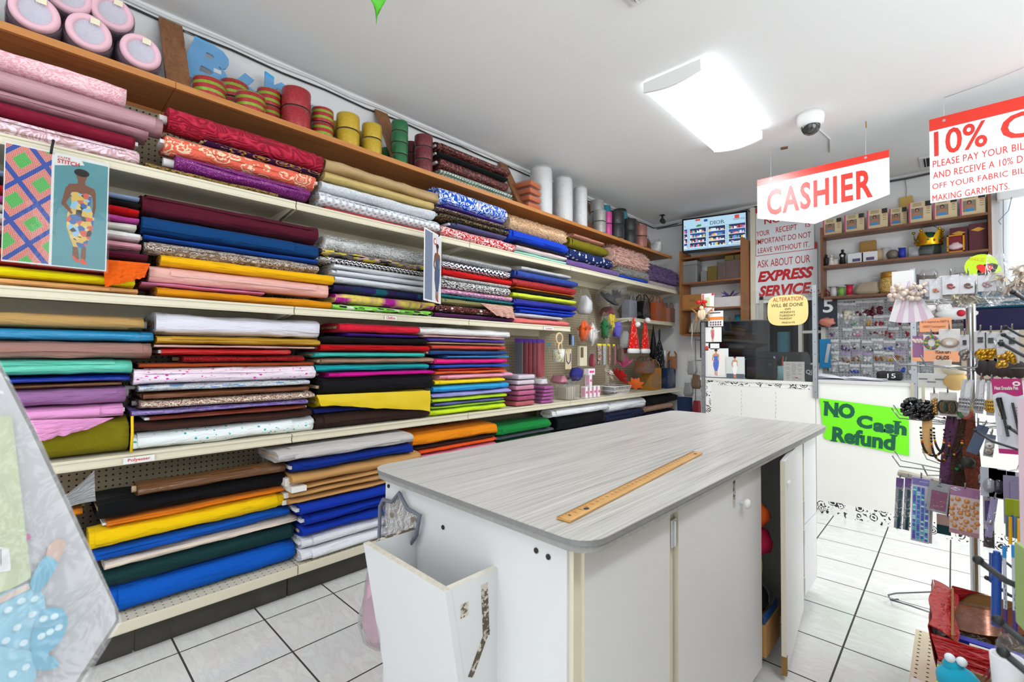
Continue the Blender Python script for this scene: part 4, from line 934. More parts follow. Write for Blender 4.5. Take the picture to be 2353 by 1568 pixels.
def ribbon_mat(kind, *c):
    k = ('rib', kind) + c
    if k in _mats: return _mats[k]
    g = G('ribbon_' + kind); uv = g.coord('UV'); sp = g.n('ShaderNodeSeparateXYZ', Vector=uv)
    vo = g.vor(g.coord('Object'), 420, 1); rr = g.n('ShaderNodeSeparateColor', Color=vo.outputs['Color']).outputs[0]
    if kind == 'stripe': base = g.mix(g.math('GREATER_THAN', g.math('FRACT', g.math('MULTIPLY', sp.outputs[1], 28.0)), 0.58), lin(c[0]), lin(c[1]))
    elif kind == 'gem':
        q = g.math('MAXIMUM', g.math('LESS_THAN', g.math('FRACT', g.math('MULTIPLY', sp.outputs[0], 60.0)), 0.25), g.math('LESS_THAN', g.math('FRACT', g.math('MULTIPLY', sp.outputs[1], 100.0)), 0.25)); base = g.mix(q, lin(c[0]), lin(c[1]))
    else: base = lin(c[0])
    col = g.mix(g.math('MULTIPLY', rr, 0.8), g.mix(0.4, base, (0, 0, 0, 1)), g.mix(0.07, base, (1, 1, 1, 1)))
    g.bump(rr, 0.3, 0.002); _mats[k] = g.fin(col, 0.35, 0.15, 0.4); return _mats[k]
RG = ribbon_mat('stripe', '#c80f1a', '#9cc41c'); RR = ribbon_mat('glit', '#c00c22'); YY = ribbon_mat('glit', '#e8c010'); GG = ribbon_mat('glit', '#0f7a3c'); DR = ribbon_mat('glit', '#7c1020')
TE = ribbon_mat('glit', '#1fa4bc'); PK = ribbon_mat('glit', '#e04aa0'); RO = ribbon_mat('glit', '#c07a6c'); GE = ribbon_mat('gem', '#d8d6d2', '#8a8884'); BKb = ribbon_mat('glit', '#16161a')
ZS = 2.5025
def spools(mt, desc, group, y, x, r, h, n, where):
    for i in range(n):
        pos = '' if n == 1 else {0: 'lowest', n-1: 'topmost'}.get(i, 'second' if i == 1 else 'third')
        spool(mt, (x, y, ZS + i*(h + 0.0015)), r, h, (f'{desc} ribbon spool, {pos} of the pile {where}' if n > 1 else f'{desc} ribbon spool {where}'), group)
g1 = 'striped ribbon spools'
spools(RG, 'red green striped', g1, 0.6, -2.68, 0.071, 0.098, 1, 'next to the blue foam letters')
spools(RG, 'red green striped', g1, 0.741, -2.80, 0.068, 0.098, 2, 'behind the blue letters')
spools(RG, 'red green striped', g1, 0.786, -2.675, 0.071, 0.10, 1, 'third along, standing in front')
spools(RG, 'red green striped', g1, 0.899, -2.745, 0.062, 0.098, 2, 'left of the red glitter spools')
spools(RR, 'red glitter', 'red glitter ribbon spools', 1.021, -2.68, 0.076, 0.112, 2, 'between the striped spools')
spools(RG, 'red green striped', g1, 1.181, -2.70, 0.062, 0.092, 2, 'left of the yellow spools')
g2 = 'yellow ribbon spools'
spools(YY, 'yellow glitter', g2, 1.331, -2.68, 0.068, 0.10, 2, 'left, in the front row of yellow')
spools(YY, 'yellow glitter', g2, 1.49, -2.675, 0.062, 0.098, 2, 'right, beside the walnut brace')
spools(YY, 'yellow glitter', g2, 1.339, -2.83, 0.066, 0.10, 2, 'left, in the back row of yellow')
spools(YY, 'yellow glitter', g2, 1.506, -2.83, 0.060, 0.098, 2, 'right, in the back row of yellow')
spools(GG, 'green', 'green ribbon spools', 1.711, -2.70, 0.056, 0.076, 4, 'beside the dark red spools')
spools(GG, 'dark green', 'green ribbon spools', 1.703, -2.83, 0.05, 0.08, 2, 'behind the green pile')
spools(DR, 'dark red', 'dark red ribbon spools', 1.893, -2.68, 0.064, 0.088, 3, 'left of the maroon sequin bolts')
spools(DR, 'dark red', 'dark red ribbon spools', 1.896, -2.83, 0.056, 0.088, 3, 'behind the other dark red pile')
t = thing('mesh_pack', 'folded silver mesh pack standing behind the red glitter spools', 'mesh', (-2.84, 1.026, ZS), 0.2); M().box((0, 0, 0.14), (0.03, 0.13, 0.28), bev=0.01).build('silver_mesh', fab('braid', '#8c8c8c', '#d4d4d4'), t)
t = thing('mesh_pack', 'square silver mesh pack beside the red glitter spools', 'mesh', (-2.80, 1.198, ZS), 0.1); M().box((0, 0, 0.12), (0.03, 0.12, 0.24), bev=0.01).build('silver_mesh', fab('braid', '#8c8c8c', '#d4d4d4'), t); m = M(); m.box((0, 0, 0.122), (0.036, 0.13, 0.25), bev=0.012); m.build('clear_bag', FILM, t)
stack('the maroon sequin pile, wooden top shelf', 'bolts on the wooden top shelf', -2.62, [
  ('maroon sequin bolt', S('seq', '#4a1010', '#b05a48'), 'b w', 1.975, 2.698, 2.6910, 2.7580),
  ('black folded bolt', P('#141a1a'), 'b w', 1.983, 2.688, 2.6550, 2.6910),
  ('maroon sequin bolt', S('seq', '#521414', '#a85444'), 'b w', 1.992, 2.689, 2.5650, 2.6550),
  ('green and white gingham bolt', S('check', '#eef2ee', '#0a5a2a', sc=0.8), '', 2.000, 2.731, 2.5250, 2.5650),
  ('green and white gingham bolt', S('check', '#eef2ee', '#0a5a2a', sc=0.8), 'n', 2.012, 2.731, 2.5030, 2.5250),
])
def bagged(name, label, cat, loc, w, d, h, mt, seed, top=0.35, group=None, inner=0.86, rz=0.0, wob=0.2, contents='contents', fl=None):
    t = thing(name, label, cat, loc, rz, group)
    m = M(); m.bag(w*inner, d*inner, h*inner*0.86, 0, seed, wob, max(top, 0.5)); m.build(contents, mt, t)
    m = M(); m.bag(w, d, h, 0, seed+3, 0.16, top); m.build('plastic_bag', fl or FILM, t); return t
y0 = 3.026
for i in range(4):
    t = thing('bagged_cloth', ['bottom', 'second lowest', 'third lowest', 'top'][i] + ' orange folded cloth pack in clear plastic by the batting rolls', 'cloth pack', (-2.73, y0, ZS + i*0.064), 0.05*i, 'orange cloth packs')
    m = M(); m.box((0, 0, 0.029), (0.22, 0.17, 0.05), bev=0.024); m.build('cloth', fab('plain', '#d0672f'), t); m = M(); m.box((0, 0, 0.031), (0.24, 0.19, 0.06), bev=0.026); m.build('plastic_bag', FILM, t)
BAT = fab('tulle', '#f0f0f0')
for px, x, r, h, lab in ((3.235, -2.73, 0.104, 0.44, 'white batting roll standing at left of its group'), (3.55, -2.72, 0.096, 0.43, 'white batting roll standing second from left'), (3.685, -2.85, 0.08, 0.44, 'white batting roll standing behind the second one'), (3.795, -2.69, 0.072, 0.40, 'white batting roll standing at right of its group')):
    t = thing('batting_roll', lab, 'batting', (x, px, ZS), 0, 'white batting rolls'); m = M()
    m.lathe([(0.001, 0), (r*0.96, 0.0), (r, 0.02), (r*0.98, h*0.5), (r*0.97, h-0.02), (r*0.9, h), (r*0.5, h-0.006), (r*0.3, h), (0.001, h-0.01)], 26, 0, None, True, 0, 2*PI, True); m.build('batting', BAT, t)
    m = M(); m.lathe([(r*1.03, 0.0), (r*1.05, h*0.3), (r*1.03, h*0.8), (r*0.96, h+0.01)], 20); m.build('plastic_wrap', film('#ffffff', 0.12, 0.1, 1.0, 12), t)
g3 = 'trim rolls at the far end of the top shelf'
def rolls(mt, desc, y, x, r, h, n, where): spools(mt, desc, g3, y, x, r, h, n, where)
rolls(GE, 'silver rhinestone', 4.147+0.06, -2.76, 0.075, 0.13, 3, 'right of the brace')
rolls(GE, 'silver rhinestone', 4.105, -2.66, 0.064, 0.12, 2, 'standing in front by the pink roll')
rolls(PK, 'hot pink glitter', 4.231+0.03, -2.665, 0.05, 0.13, 2, 'in front of the teal rolls')
rolls(TE, 'teal glitter', 4.499, -2.84, 0.06, 0.14, 3, 'by the wall, behind the pink roll')
rolls(BKb, 'black bagged', 4.434, -2.66, 0.088, 0.15, 2, 'front, right of the pink roll')
rolls(BKb, 'black bagged', 4.812, -2.84, 0.08, 0.15, 3, 'by the wall at the back')
rolls(TE, 'teal glitter', 4.739+0.02, -2.76, 0.045, 0.13, 3, 'between the black bagged rolls')
rolls(BKb, 'black bagged', 4.727, -2.67, 0.085, 0.14, 2, 'right, beside the rose rolls')
rolls(RO, 'rose glitter', 4.992, -2.67, 0.078, 0.13, 2, 'left of the white bags')
bagged('bagged_filling', 'crumpled white plastic bag at far end of wooden top shelf, lower', 'bag', (-2.68, 5.381, ZS), 0.18, 0.16, 0.18, mat('#ececec', 0.7), 4.1, 0.7)
bagged('bagged_filling', 'crumpled white plastic bag behind the other by the far corner', 'bag', (-2.83, 5.381-0.02, ZS), 0.16, 0.16, 0.30, mat('#e6e6e6', 0.7), 7.7, 0.6)
t = thing('bagged_flower', 'brown paper pack lying against the brace beside the batting rolls', 'pack', (-2.72, 3.873+0.04, ZS)); M().box((0, 0, 0.04), (0.14, 0.09, 0.08), bev=0.015).build('pack', mat('#5a3324', 0.6), t)

# ---------------------------------------------------------------- posters hanging on the shelf front
def print_sheet(t, w, h, c, fm, th=0.002): M().box((w/2, h/2, 0), (w, h, th), 0, fm).build('print', c, t)
SKIN = mat('#7a4a30', 0.5); HAIR = mat('#1c1514', 0.7)
def figure(m, cx, y0, h, mats, sleeve=False, z=0.002, fm=None):
    """printed standing woman: hair, skin, dress as flat printed shapes; mats index 0 skin 1 hair 2 dress 3 shoes"""
    s = h
    P_ = lambda pts, mi, dz: poly(m, [(cx + x*s, y0 + y*s) for x, y in pts], z + dz, mi, fm)
    P_([(-.055, .05), (-.03, .0), (0.0, .02), (-.02, .2), (-.055, .2)], 0, 0); P_([(.02, .2), (.01, .03), (.045, .0), (.055, .05), (.05, .2)], 0, 0)
    P_([(-.06, .05), (-.03, -.012), (.01, -.015), (-.02, .02), (-.045, .055)], 3, .0003); P_([(.0, .01), (.02, -.03), (.07, -.035), (.06, -.01), (.03, .03)], 3, .0003)
    P_([(-.03, .93), (.03, .93), (.03, .85), (.11, .82), (.12, .74), (.08, .72), (-.08, .72), (-.12, .75), (-.1, .83), (-.03, .85)], 0, .0001)
    P_([(-.125, .78), (-.1, .82), (-.085, .7), (-.12, .62), (-.06, .52), (-.075, .5), (-.155, .6)], 0, .0004)
    P_([(.09, .82), (.12, .78), (.125, .62), (.105, .5), (.09, .5), (.1, .63)], 0, .0002)
    P_(ell(0, .935, .042, .06), 0, .0004); P_(ell(0, .975, .062, .042), 1, .0005)
    P_([(-.085, .745), (-.03, .755), (0, .74), (.04, .76), (.085, .74), (.075, .62), (.115, .5), (.1, .34), (.05, .15), (-.05, .15), (-.11, .36), (-.105, .5), (-.075, .62)], 2, .0003)
DRS = G('printed_dress'); vo = DRS.vor(DRS.coord('Object', (1, 1, 1)), 62, 0.9); rr = DRS.n('ShaderNodeSeparateColor', Color=vo.outputs['Color']).outputs[0]
DRS = DRS.fin(DRS.ramp(rr, [(0, lin('#d8b24c')), (0.25, lin('#2c5f9c')), (0.45, lin('#d2523c')), (0.6, lin('#241c1c')), (0.75, lin('#e2c36a')), (0.9, lin('#8cc0dc'))]), 0.4)
fm = frame((0, 0, 0), (0, 1, 0), (0, 0, 1))
PW, PH = 0.286, 0.435
t = thing('fashion_poster', 'laminated poster of green diamond cloth and a woman in a patterned dress', 'poster', (-2.478, -0.074, 1.572), (0, 0.02, 0))
M().box((PW/2, PH/2, 0), (PW, PH, 0.003), 0, fm).build('backing', WHITE, t)
def ankara():
    g = G('green_diamond_print'); co = g.coord('Object'); sp = g.n('ShaderNodeSeparateXYZ', Vector=co)
    y, z = sp.outputs[1], sp.outputs[2]
    a = g.math('ADD', g.math('MULTIPLY', y, 8.6), g.math('MULTIPLY', z, 5.6)); b = g.math('ADD', g.math('MULTIPLY', y, -8.2), g.math('MULTIPLY', z, 7.6))
    fa = g.math('ABSOLUTE', g.math('ADD', g.math('FRACT', a), -0.5)); fb = g.math('ABSOLUTE', g.math('ADD', g.math('FRACT', b), -0.5)); d = g.math('MAXIMUM', fa, fb)
    rings = g.math('GREATER_THAN', g.math('SINE', g.math('MULTIPLY', d, 150.0)), 0.35); grn = g.mix(rings, lin('#5fd05c'), lin('#1f6a2c'))
    sk = g.n('ShaderNodeTexBrick', {'offset': 0.5}, Vector=g.coord('Object', (1, 1, 1)), Color1=lin('#f2f0ec'), Color2=lin('#e8e4e2'), Mortar=lin('#d2400f'), Scale=1.0)
    cx = g.n('ShaderNodeCombineXYZ', i0=a, i1=b, i2=0.0); g.set(sk, 'Vector', cx.outputs[0]); sk.inputs['Scale'].default_value = 7.0; sk.inputs['Mortar Size'].default_value = 0.085
    col = g.mix(g.math('GREATER_THAN', d, 0.22), grn, sk.outputs[0]); col = g.mix(g.math('GREATER_THAN', d, 0.42), col, lin('#123f9e'))
    return g.fin(col, 0.35)
M().box((0.062, PH/2, 0.002), (0.118, PH-0.012, 0.001), 0, fm).build('cloth_print', ankara(), t)
M().box((0.2055, PH/2-0.004, 0.002), (0.153, PH-0.016, 0.001), 0, fm).build('photo_ground', mat('#4f949c', 0.35, noise_amt=0.25, nscale=7), t)
m = M(); figure(m, 0.205, 0.03, 0.355, None, z=0.0032, fm=fm); m.build('woman_print', [SKIN, HAIR, DRS, mat('#e04020', 0.4)], t)
m = M(); poly(m, [(0.129, 0.385), (0.129, 0.432), (0.2, 0.432), (0.212, 0.408)], 0.0032, 0, fm); m.build('logo_corner', WHITE, t)
text('STITCH', 0.062, 0.016, mat('#c62a2a', 0.5), t, frame((0.0042, 0.136, 0.397), (0, 1, 0), (0, 0, 1)), bold=0.02); text('CUTE', 0.036, 0.008, mat('#c62a2a', 0.5), t, frame((0.0042, 0.136, 0.416), (0, 1, 0), (0, 0, 1)), bold=0.015)
g = film('#ffffff', 0.0, 0.04, 0.1, 6, 0.35); M().box((PW/2, PH/2, 0.006), (PW+0.012, PH+0.012, 0.0005), 0, fm).build('laminate', g, t)
M().tube([(0.004, 0.118, PH-0.01), (0.012, 0.12, PH+0.012), (-0.004, 0.124, PH+0.045), (-0.03, 0.122, PH+0.05)], 0.004, 8).build('black_tie', mat('#17171a', 0.6), t)
yp = 1.765
t = thing('fashion_poster', 'narrow grey poster with a woman in jeans hanging from the upper shelf', 'poster', (-2.34, 1.665, 1.572), (0, 0.0, 0.49))
M().box((0.125, 0.225, 0), (0.25, 0.45, 0.003), 0, fm).build('backing', WHITE, t)
M().box((0.063, 0.225, 0.002), (0.105, 0.43, 0.001), 0, fm).build('cloth_print', mat('#7d8ba4', 0.5, noise_amt=0.5, nscale=160), t); M().box((0.183, 0.225, 0.002), (0.12, 0.43, 0.001), 0, fm).build('photo_ground', mat('#d9dadc', 0.4), t)
m = M(); figure(m, 0.185, 0.02, 0.36, None, z=0.0032, fm=fm); m.build('woman_print', [SKIN, HAIR, mat('#4c5a78', 0.5, noise_amt=0.3, nscale=60), mat('#a02c2c', 0.4)], t)
m = M(); poly(m, ell(0.15, 0.395, 0.022, 0.022), 0.0034, 0, fm); poly(m, ell(0.15, 0.395, 0.014, 0.014), 0.0038, 1, fm); m.build('red_badge', [mat('#d02a34', 0.5), WHITE], t)
M().tube([(0.003, 0.2, 0.44), (0.008, 0.215, 0.455), (-0.02, 0.235, 0.467), (-0.04, 0.27, 0.472)], 0.004, 8).build('black_tie', mat('#17171a', 0.6), t)

# ---------------------------------------------------------------- cutting table
MEL = mat('#e2e2e2', 0.38, noise_amt=0.03, nscale=5); CREAME = mat('#e2d9c4', 0.5, noise_amt=0.08); GREYE = mat('#8d8d8b', 0.5, noise_amt=0.25, nscale=60)
def laminate():
    g = G('streaked_laminate'); n1 = g.noise(g.coord('Object', (150, 1.6, 1)), 1.0, 3, 0.65); n2 = g.noise(g.coord('Object', (420, 2.2, 1)), 1.0, 2)
    f = g.math('ADD', g.math('MULTIPLY', n1.outputs[0], 0.65), g.math('MULTIPLY', n2.outputs[0], 0.4))
    g.bump(n2.outputs[0], 0.06, 0.001)
    return g.fin(g.ramp(f, [(0.36, lin('#8f8d88')), (0.47, lin('#b6b4ae')), (0.58, lin('#c8c6c0')), (0.7, lin('#d6d5d0'))], False), 0.3, 0, 0.45)
def peel_marks():
    g = G('white_board_with_tape_residue'); co = g.coord('Object'); n = g.noise(co, 60, 4, 0.7); n2 = g.noise(co, 9, 2)
    f = g.math('GREATER_THAN', g.math('MULTIPLY', n.outputs[0], n2.outputs[0]), 0.27); return g.fin(g.mix(f, lin('#cfc8b8'), lin('#5c5040')), 0.7)
TBL = (-1.375, 0.775, 0.0); TR = -0.0165
tb = thing('cutting_table', 'long white cutting table with grey streaked laminate top and cupboard doors', 'table', TBL, (0, 0, TR))
W, L, ZT0, ZT1 = 0.858, 2.18, 0.852, 0.880
def rrect(x0, y0, x1, y1, r, n=8):
    pts = []
    for cx, cy, a in ((x1-r, y1-r, 0), (x0+r, y1-r, PI/2), (x0+r, y0+r, PI), (x1-r, y0+r, 1.5*PI)):
        pts += [(cx + r*math.cos(a + PI/2*i/n), cy + r*math.sin(a + PI/2*i/n)) for i in range(n+1)]
    return pts
m = M(); m.prism(rrect(0, 0, W, L, 0.065), ZT1-0.002, ZT1); m.build('laminate_top', laminate(), tb)
m = M(); m.prism(rrect(0.001, 0.001, W-0.001, L-0.001, 0.064), ZT1-0.014, ZT1-0.002, 0); m.prism(rrect(0.004, 0.004, W-0.004, L-0.004, 0.062), ZT0, ZT1-0.0145, 1); m.build('top_core', [GREYE, mat('#a3a29e', 0.6, noise_amt=0.3, nscale=50)], tb)
bx0, bx1, by0, by1 = 0.055, 0.785, 0.027, 2.14
m = M(); m.box(((bx0+bx1)/2, by0+0.009, 0.426), (bx1-bx0, 0.018, 0.852)); m.build('end_panel', MEL, tb)
M().box(((bx0+bx1)/2, by1-0.009, 0.45), (bx1-bx0, 0.018, 0.80)).build('end_panel', MEL, tb)
M().box((bx0+0.009, (by0+by1)/2, 0.45), (0.018, by1-by0-0.04, 0.80)).build('back_panel', MEL, tb)
m = M(); m.box(((bx0+bx1)/2, (by0+by1)/2, 0.06), (bx1-bx0-0.03, by1-by0-0.04, 0.018)); 
for yy in (0.49, 1.80): m.box(((bx0+bx1)/2-0.01, yy, 0.45), (bx1-bx0-0.05, 0.018, 0.79))
m.build('inner_carcass', mat('#c9c7c0', 0.6), tb)
m = M()
for xx in (bx0+0.05, bx1-0.05):
    for yy in (0.10, 1.1, 2.06): m.box((xx, yy, 0.026), (0.05, 0.05, 0.052))
m.build('feet', mat('#4b4640', 0.7), tb)
M().box((bx1+0.004, by0+0.022, 0.43), (0.016, 0.03, 0.84)).build('corner_stile', CREAME, tb)
X1 = bx1 + 0.012
def door(y0, y1, z0, z1, dx=0.0, name='door', ang=0.0):
    """cupboard door on the long side; hinged on the far edge when ang is set"""
    d = M(); Ld = y1-y0
    d.box((0, -Ld/2, (z0+z1)/2), (0.016, Ld, z1-z0), 0, None, 0.002); d.box((0.0, -Ld-0.0006, (z0+z1)/2), (0.0165, 0.0012, z1-z0), 1); d.box((0, 0.0006, (z0+z1)/2), (0.0165, 0.0012, z1-z0), 1)
    o = d.build(name, [MEL, CREAME], tb, (X1+dx, y1, 0), (0, 0, ang)); return o
door(0.062, 0.455, 0.015, 0.845)
d2 = door(0.500, 1.22, 0.045, 0.838, 0.003)
M().lathe([(0.001, 0), (0.008, 0), (0.007, 0.012), (0.016, 0.018), (0.018, 0.026), (0.013, 0.032), (0.001, 0.034)], 18, 0, Matrix.Rotation(PI/2, 4, 'Y')).build('knob', mat('#f0f0ee', 0.25), d2, (0.008, -0.23, 0.73))
M().box((0.009, -0.29, 0.775), (0.0015, 0.016, 0.10)).build('torn_strip', peel_marks(), d2)
d3 = door(1.262, 1.855, 0.028, 0.842, 0.004, 'ajar_door', 0.12)
M().box((0.011, -0.52, 0.745), (0.008, 0.05, 0.009), bev=0.002).box((0.009, -0.535, 0.735), (0.004, 0.01, 0.03)).build('pull_handle', mat('#f2f2f0', 0.3), d3)
M().box((0.0005, -0.585, 0.06), (0.018, 0.022, 0.07)).build('chipped_corner', mat('#9a7440', 0.8, noise_amt=0.3, nscale=50), d3)
door(1.885, 2.138, 0.075, 0.415, 0.002, 'lower_door'); door(1.885, 2.138, 0.420, 0.835, 0.002, 'upper_door')
M().box((X1-0.006, 1.870, 0.45), (0.012, 0.024, 0.77)).build('hinge_stile', CREAME, tb)
M().box((X1-0.006, 0.478, 0.43), (0.012, 0.02, 0.80)).build('hinge_stile', CREAME, tb)
def hinge(y, z): M().box((X1+0.007, y, z), (0.006, 0.03, 0.075), bev=0.002).cyl((X1+0.012, y, z-0.035), (X1+0.012, y, z+0.035), 0.004, 8).build('hinge', mat('#d9dbdc', 0.35, 0.5), tb)
for y, z in ((0.478, 0.76), (0.478, 0.18), (1.870, 0.79), (1.870, 0.50), (1.870, 0.36), (1.870, 0.13)): hinge(y, z)
m = M()
for x, z in ((0.075, 0.828), (0.36, 0.775), (0.70, 0.815), (0.735, 0.812)): m.cyl((x, by0-0.001, z), (x, by0-0.003, z), 0.0062, 12)
m.build('screw_plugs', mat('#2e2a26', 0.6), tb)
# scrap bin on the near end
bi = thing('scrap_bin', 'white chipboard scrap bin with slanted front fixed to the table end', 'bin', TBL, (0, 0, TR))
xL, xR, th = 0.215, 0.575, 0.016; yF = -0.115; zt = 0.735
YZ = Matrix(((0, 0, 1, 0), (1, 0, 0, 0), (0, 1, 0, 0), (0, 0, 0, 1)))   # poly (y,z) extruded along x
tri = [(by0, 0.02), (by0, zt), (yF, zt), (by0-0.012, 0.02)]
m = M(); m.prism(tri, xL, xL+th, 0, YZ); m.box((xL+th/2, (by0+yF)/2, zt+0.0005), (th, by0-yF, 0.001), 1); m.build('left_side', [MEL, peel_marks()], bi)
m = M(); m.prism(tri, xR-th, xR, 0, YZ); m.box((xR-th/2, (by0+yF)/2, zt+0.0005), (th, by0-yF, 0.001), 1); m.build('right_side', [MEL, mat('#e8e2d4', 0.6, noise_amt=0.2, nscale=40)], bi)
m = M(); m.prism([(yF-th, zt), (yF, zt), (by0-0.012, 0.02), (by0-0.012-th, 0.02)], xL-0.002, xR+0.002, 0, YZ); m.box(((xL+xR)/2, yF-th/2, zt+0.0005), (xR-xL, th, 0.001), 1); m.build('front_panel', [MEL, mat('#ded6c6', 0.7, noise_amt=0.35, nscale=70)], bi)
m = M()
for (y, z, w, h, a) in ((-0.012, 0.65, 0.020, 0.125, 0.06), (-0.03, 0.56, 0.016, 0.10, -0.55), (-0.075, 0.675, 0.022, 0.03, 0.0)):
    m.box((xR+0.0006, y, z), (0.001, w, h), 0, Matrix.Translation((xR, y, z)) @ Matrix.Rotation(a, 4, 'X') @ Matrix.Translation((-xR, -y, -z)))
m.build('tape_residue', peel_marks(), bi)
# clear zipped pouch taped to the table end, scrap bag hanging from the bin
FP = frame((0, 0, 0), (1, 0, 0), (0, 0, 1))
ol = [(0.0, 0.0), (0.015, 0.085), (0.005, 0.135), (0.035, 0.165), (0.075, 0.165), (0.125, 0.205), (0.165, 0.165), (0.235, 0.165), (0.21, 0.10), (0.155, 0.03), (0.10, 0.0), (0.05, -0.035)]
po = thing('clear_pouch', 'clear plastic pouch with grey binding hanging in front of the table end', 'pouch', (-1.335, 0.792, 0.625), (0, 0, TR))
m = M(); poly(m, ol, 0.0, 0, FP); m.build('clear_sheet', film('#cfd0d2', 0.12, 0.08, 0.7, 24), po)
M().tube([(x, -0.004 - 0.006*(i % 2), z) for i, (x, z) in enumerate(ol)], 0.006, 8, 0, True).build('grey_binding', mat('#6f7480', 0.6), po)
M().tube([(0.155, -0.012, 0.06), (0.17, -0.03, 0.06), (0.178, -0.03, 0.0), (0.175, -0.028, -0.03)], 0.004, 6).tube([(0.10 + 0.014*math.cos(a), -0.02, 0.0 + 0.014*math.sin(a)) for a in [i*0.6 for i in range(11)]], 0.004, 6).build('white_cord', mat('#ecebe8', 0.5), po)
m = M(); m.cyl((0.075, -0.003, 0.125), (0.075, -0.006, 0.125), 0.008, 12).cyl((0.19, -0.003, 0.14), (0.19, -0.006, 0.14), 0.008, 12); m.build('eyelet', mat('#a89c84', 0.4, 0.6), po)
sb = thing('scrap_bag', 'pink and clear plastic scrap bag hanging beside the left of the scrap bin', 'bag', (-1.205, 0.715, 0.42), (0, 0.05, 0.2))
m = M(); m.bag(0.085, 0.07, 0.24, 0, 2.2, 0.35, 0.35); m.build('pink_scraps', fab('tie', '#c99aac', '#e2c2cc', '#9c5a72', '#d8d4da'), sb)
m = M(); m.bag(0.115, 0.09, 0.27, 0, 5.7, 0.3, 0.3); m.build('plastic_bag', film('#dcdcdc', 0.12, 0.06, 1.0, 20), sb)
m = M(); m.ball((0.0, 0, 0.03), 0.032, 10, 0, (1.1, 0.9, 0.9), 0.5, 3); m.build('brown_scraps', mat('#6a5244', 0.8), sb)
# yardstick
rl = thing('yardstick', 'wooden yardstick ruler lying across the grey laminate table top', 'ruler', (-0.648, 0.827, 0.881), (0, 0, 0.0728))
WD = wood('#d9a866', '#bd8a48', 9, 1, 0.4)
m = M(); m.box((0.018, 0.4575, 0.003), (0.036, 0.915, 0.006), bev=0.0015); m.build('wood_strip', WD, rl)
m = M()
for i in range(36*8+1):
    ln = 0.014 if i % 8 == 0 else 0.010 if i % 4 == 0 else 0.006
    m.box((0.0005 + ln/2, 0.0005 + i*0.9144/288, 0.0061), (ln, 0.0007, 0.0003))
ink = mat('#4a3a28', 0.7); m.build('tick_marks', ink, rl)
for i in range(1, 36):
    text(str(i), 0.005 if i < 10 else 0.009, 0.007, ink, rl, frame((0.015, i*0.0254+0.003, 0.0063), (0, -1, 0), (1, 0, 0)), 'numeral')
for yy in (0.09, 0.87):
    m = M(); poly(m, ell(0.024, yy, 0.007, 0.010, 6), 0.0063); m.build('printed_mark', mat('#2c2c3c', 0.6), rl)
# things stuffed in the open cupboard of the table
def cup(name, label, cat, mm, mt, loc): tag(mm.build(name, mt, None, loc), label, cat)
cx = -0.72
m = M(); m.ball((0, 0, 0.05), 0.055, 14, 0, (1, 1.2, 0.9), 0.2, 1); cup('cloth_bundle', 'orange cloth bundle inside the open table cupboard, top', 'bundle', m, mat('#d2571c', 0.6), (cx+0.12, 2.09, 0.545))
m = M(); m.ball((0, 0, 0.06), 0.06, 14, 0, (1, 1.3, 1.0), 0.25, 5); cup('cloth_bundle', 'crimson cloth bundle inside the open table cupboard', 'bundle', m, mat('#a8143c', 0.6), (cx+0.12, 2.09, 0.425))
t = thing('tape_roll', 'olive tape roll inside the open table cupboard', 'tape', (cx+0.13, 2.075, 0.385), (0, PI/2, 0)); M().lathe([(0.03, -0.012), (0.045, -0.012), (0.045, 0.012), (0.03, 0.012), (0.03, -0.012)], 20).build('tape', mat('#9a9a4a', 0.4), t)
m = M(); m.bag(0.16, 0.16, 0.2, 0, 8.1, 0.4); cup('black_bag', 'crumpled black bag inside the open table cupboard', 'bag', m, mat('#18181a', 0.25), (cx+0.08, 2.12, 0.20))
t = thing('scrap_carton', 'small brown carton on the floor of the open table cupboard', 'carton', (cx+0.08, 2.11, 0.07)); M().box((0, 0, 0.06), (0.2, 0.2, 0.12)).build('carton', CARD, t); M().box((0.09, 0, 0.125), (0.005, 0.18, 0.06)).build('blue_sleeve', mat('#1c5a9c', 0.5), t)

# ---------------------------------------------------------------- small goods on and under the far shelves
def leaf_tuft(m, n, ln, w, seed, mi=0, c=(0, 0, 0), up=1.0, spread=1.0):
    r = random.Random(seed)
    for i in range(n):
        a = r.uniform(0, 2*PI); e = r.uniform(0.1, 1.0)*spread; d = Vector((math.cos(a)*e, math.sin(a)*e, up*r.uniform(0.6, 1.0))).normalized(); p = Vector(c)
        t = d.orthogonal().normalized()*w; q = p + d*ln*0.5*r.uniform(.7, 1.1); k = p + d*ln*r.uniform(.7, 1.1) + Vector((0, 0, -0.02*e))
        m.add([p - t*0.3, p + t*0.3, q + t, q - t, k], [(0, 1, 2, 3), (3, 2, 4)], mi)
def hat(loc, label, c, r, bagged_=True, seed=0):
    t = thing('fascinator_hat', label, 'hat', loc, (0.5, 0.5, seed)); 
    m = M(); m.lathe([(0.001, 0.06), (r*0.5, 0.058), (r*0.58, 0.03), (r*0.6, 0.008), (r*0.8, 0.0), (r*1.05, 0.02), (r*1.0, 0.024), (r*0.6, 0.012)], 26); m.build('brim_and_crown', mat(c, 0.6), t)
    m = M(); leaf_tuft(m, 26, r*1.1, r*0.14, seed+3, 0, (r*0.3, 0, 0.05)); m.build('net_trim', mat(c, 0.5), t)
    if bagged_:
        m = M(); m.bag(r*2.6, r*1.6, r*2.7, 0, seed+2, 0.2, 0.4, Matrix.Translation((0, 0, -r*0.8))); m.build('plastic_bag', FILM, t)
XS = -2.66
t = bagged('bagged_hat', 'white fluffy hat in a clear bag hanging beside the glitter bolts', 'hat', (XS, 3.833, 1.642), 0.17, 0.14, 0.25, fab('fur', '#d8d8d6', '#f4f4f4'), 3.3, 0.5)
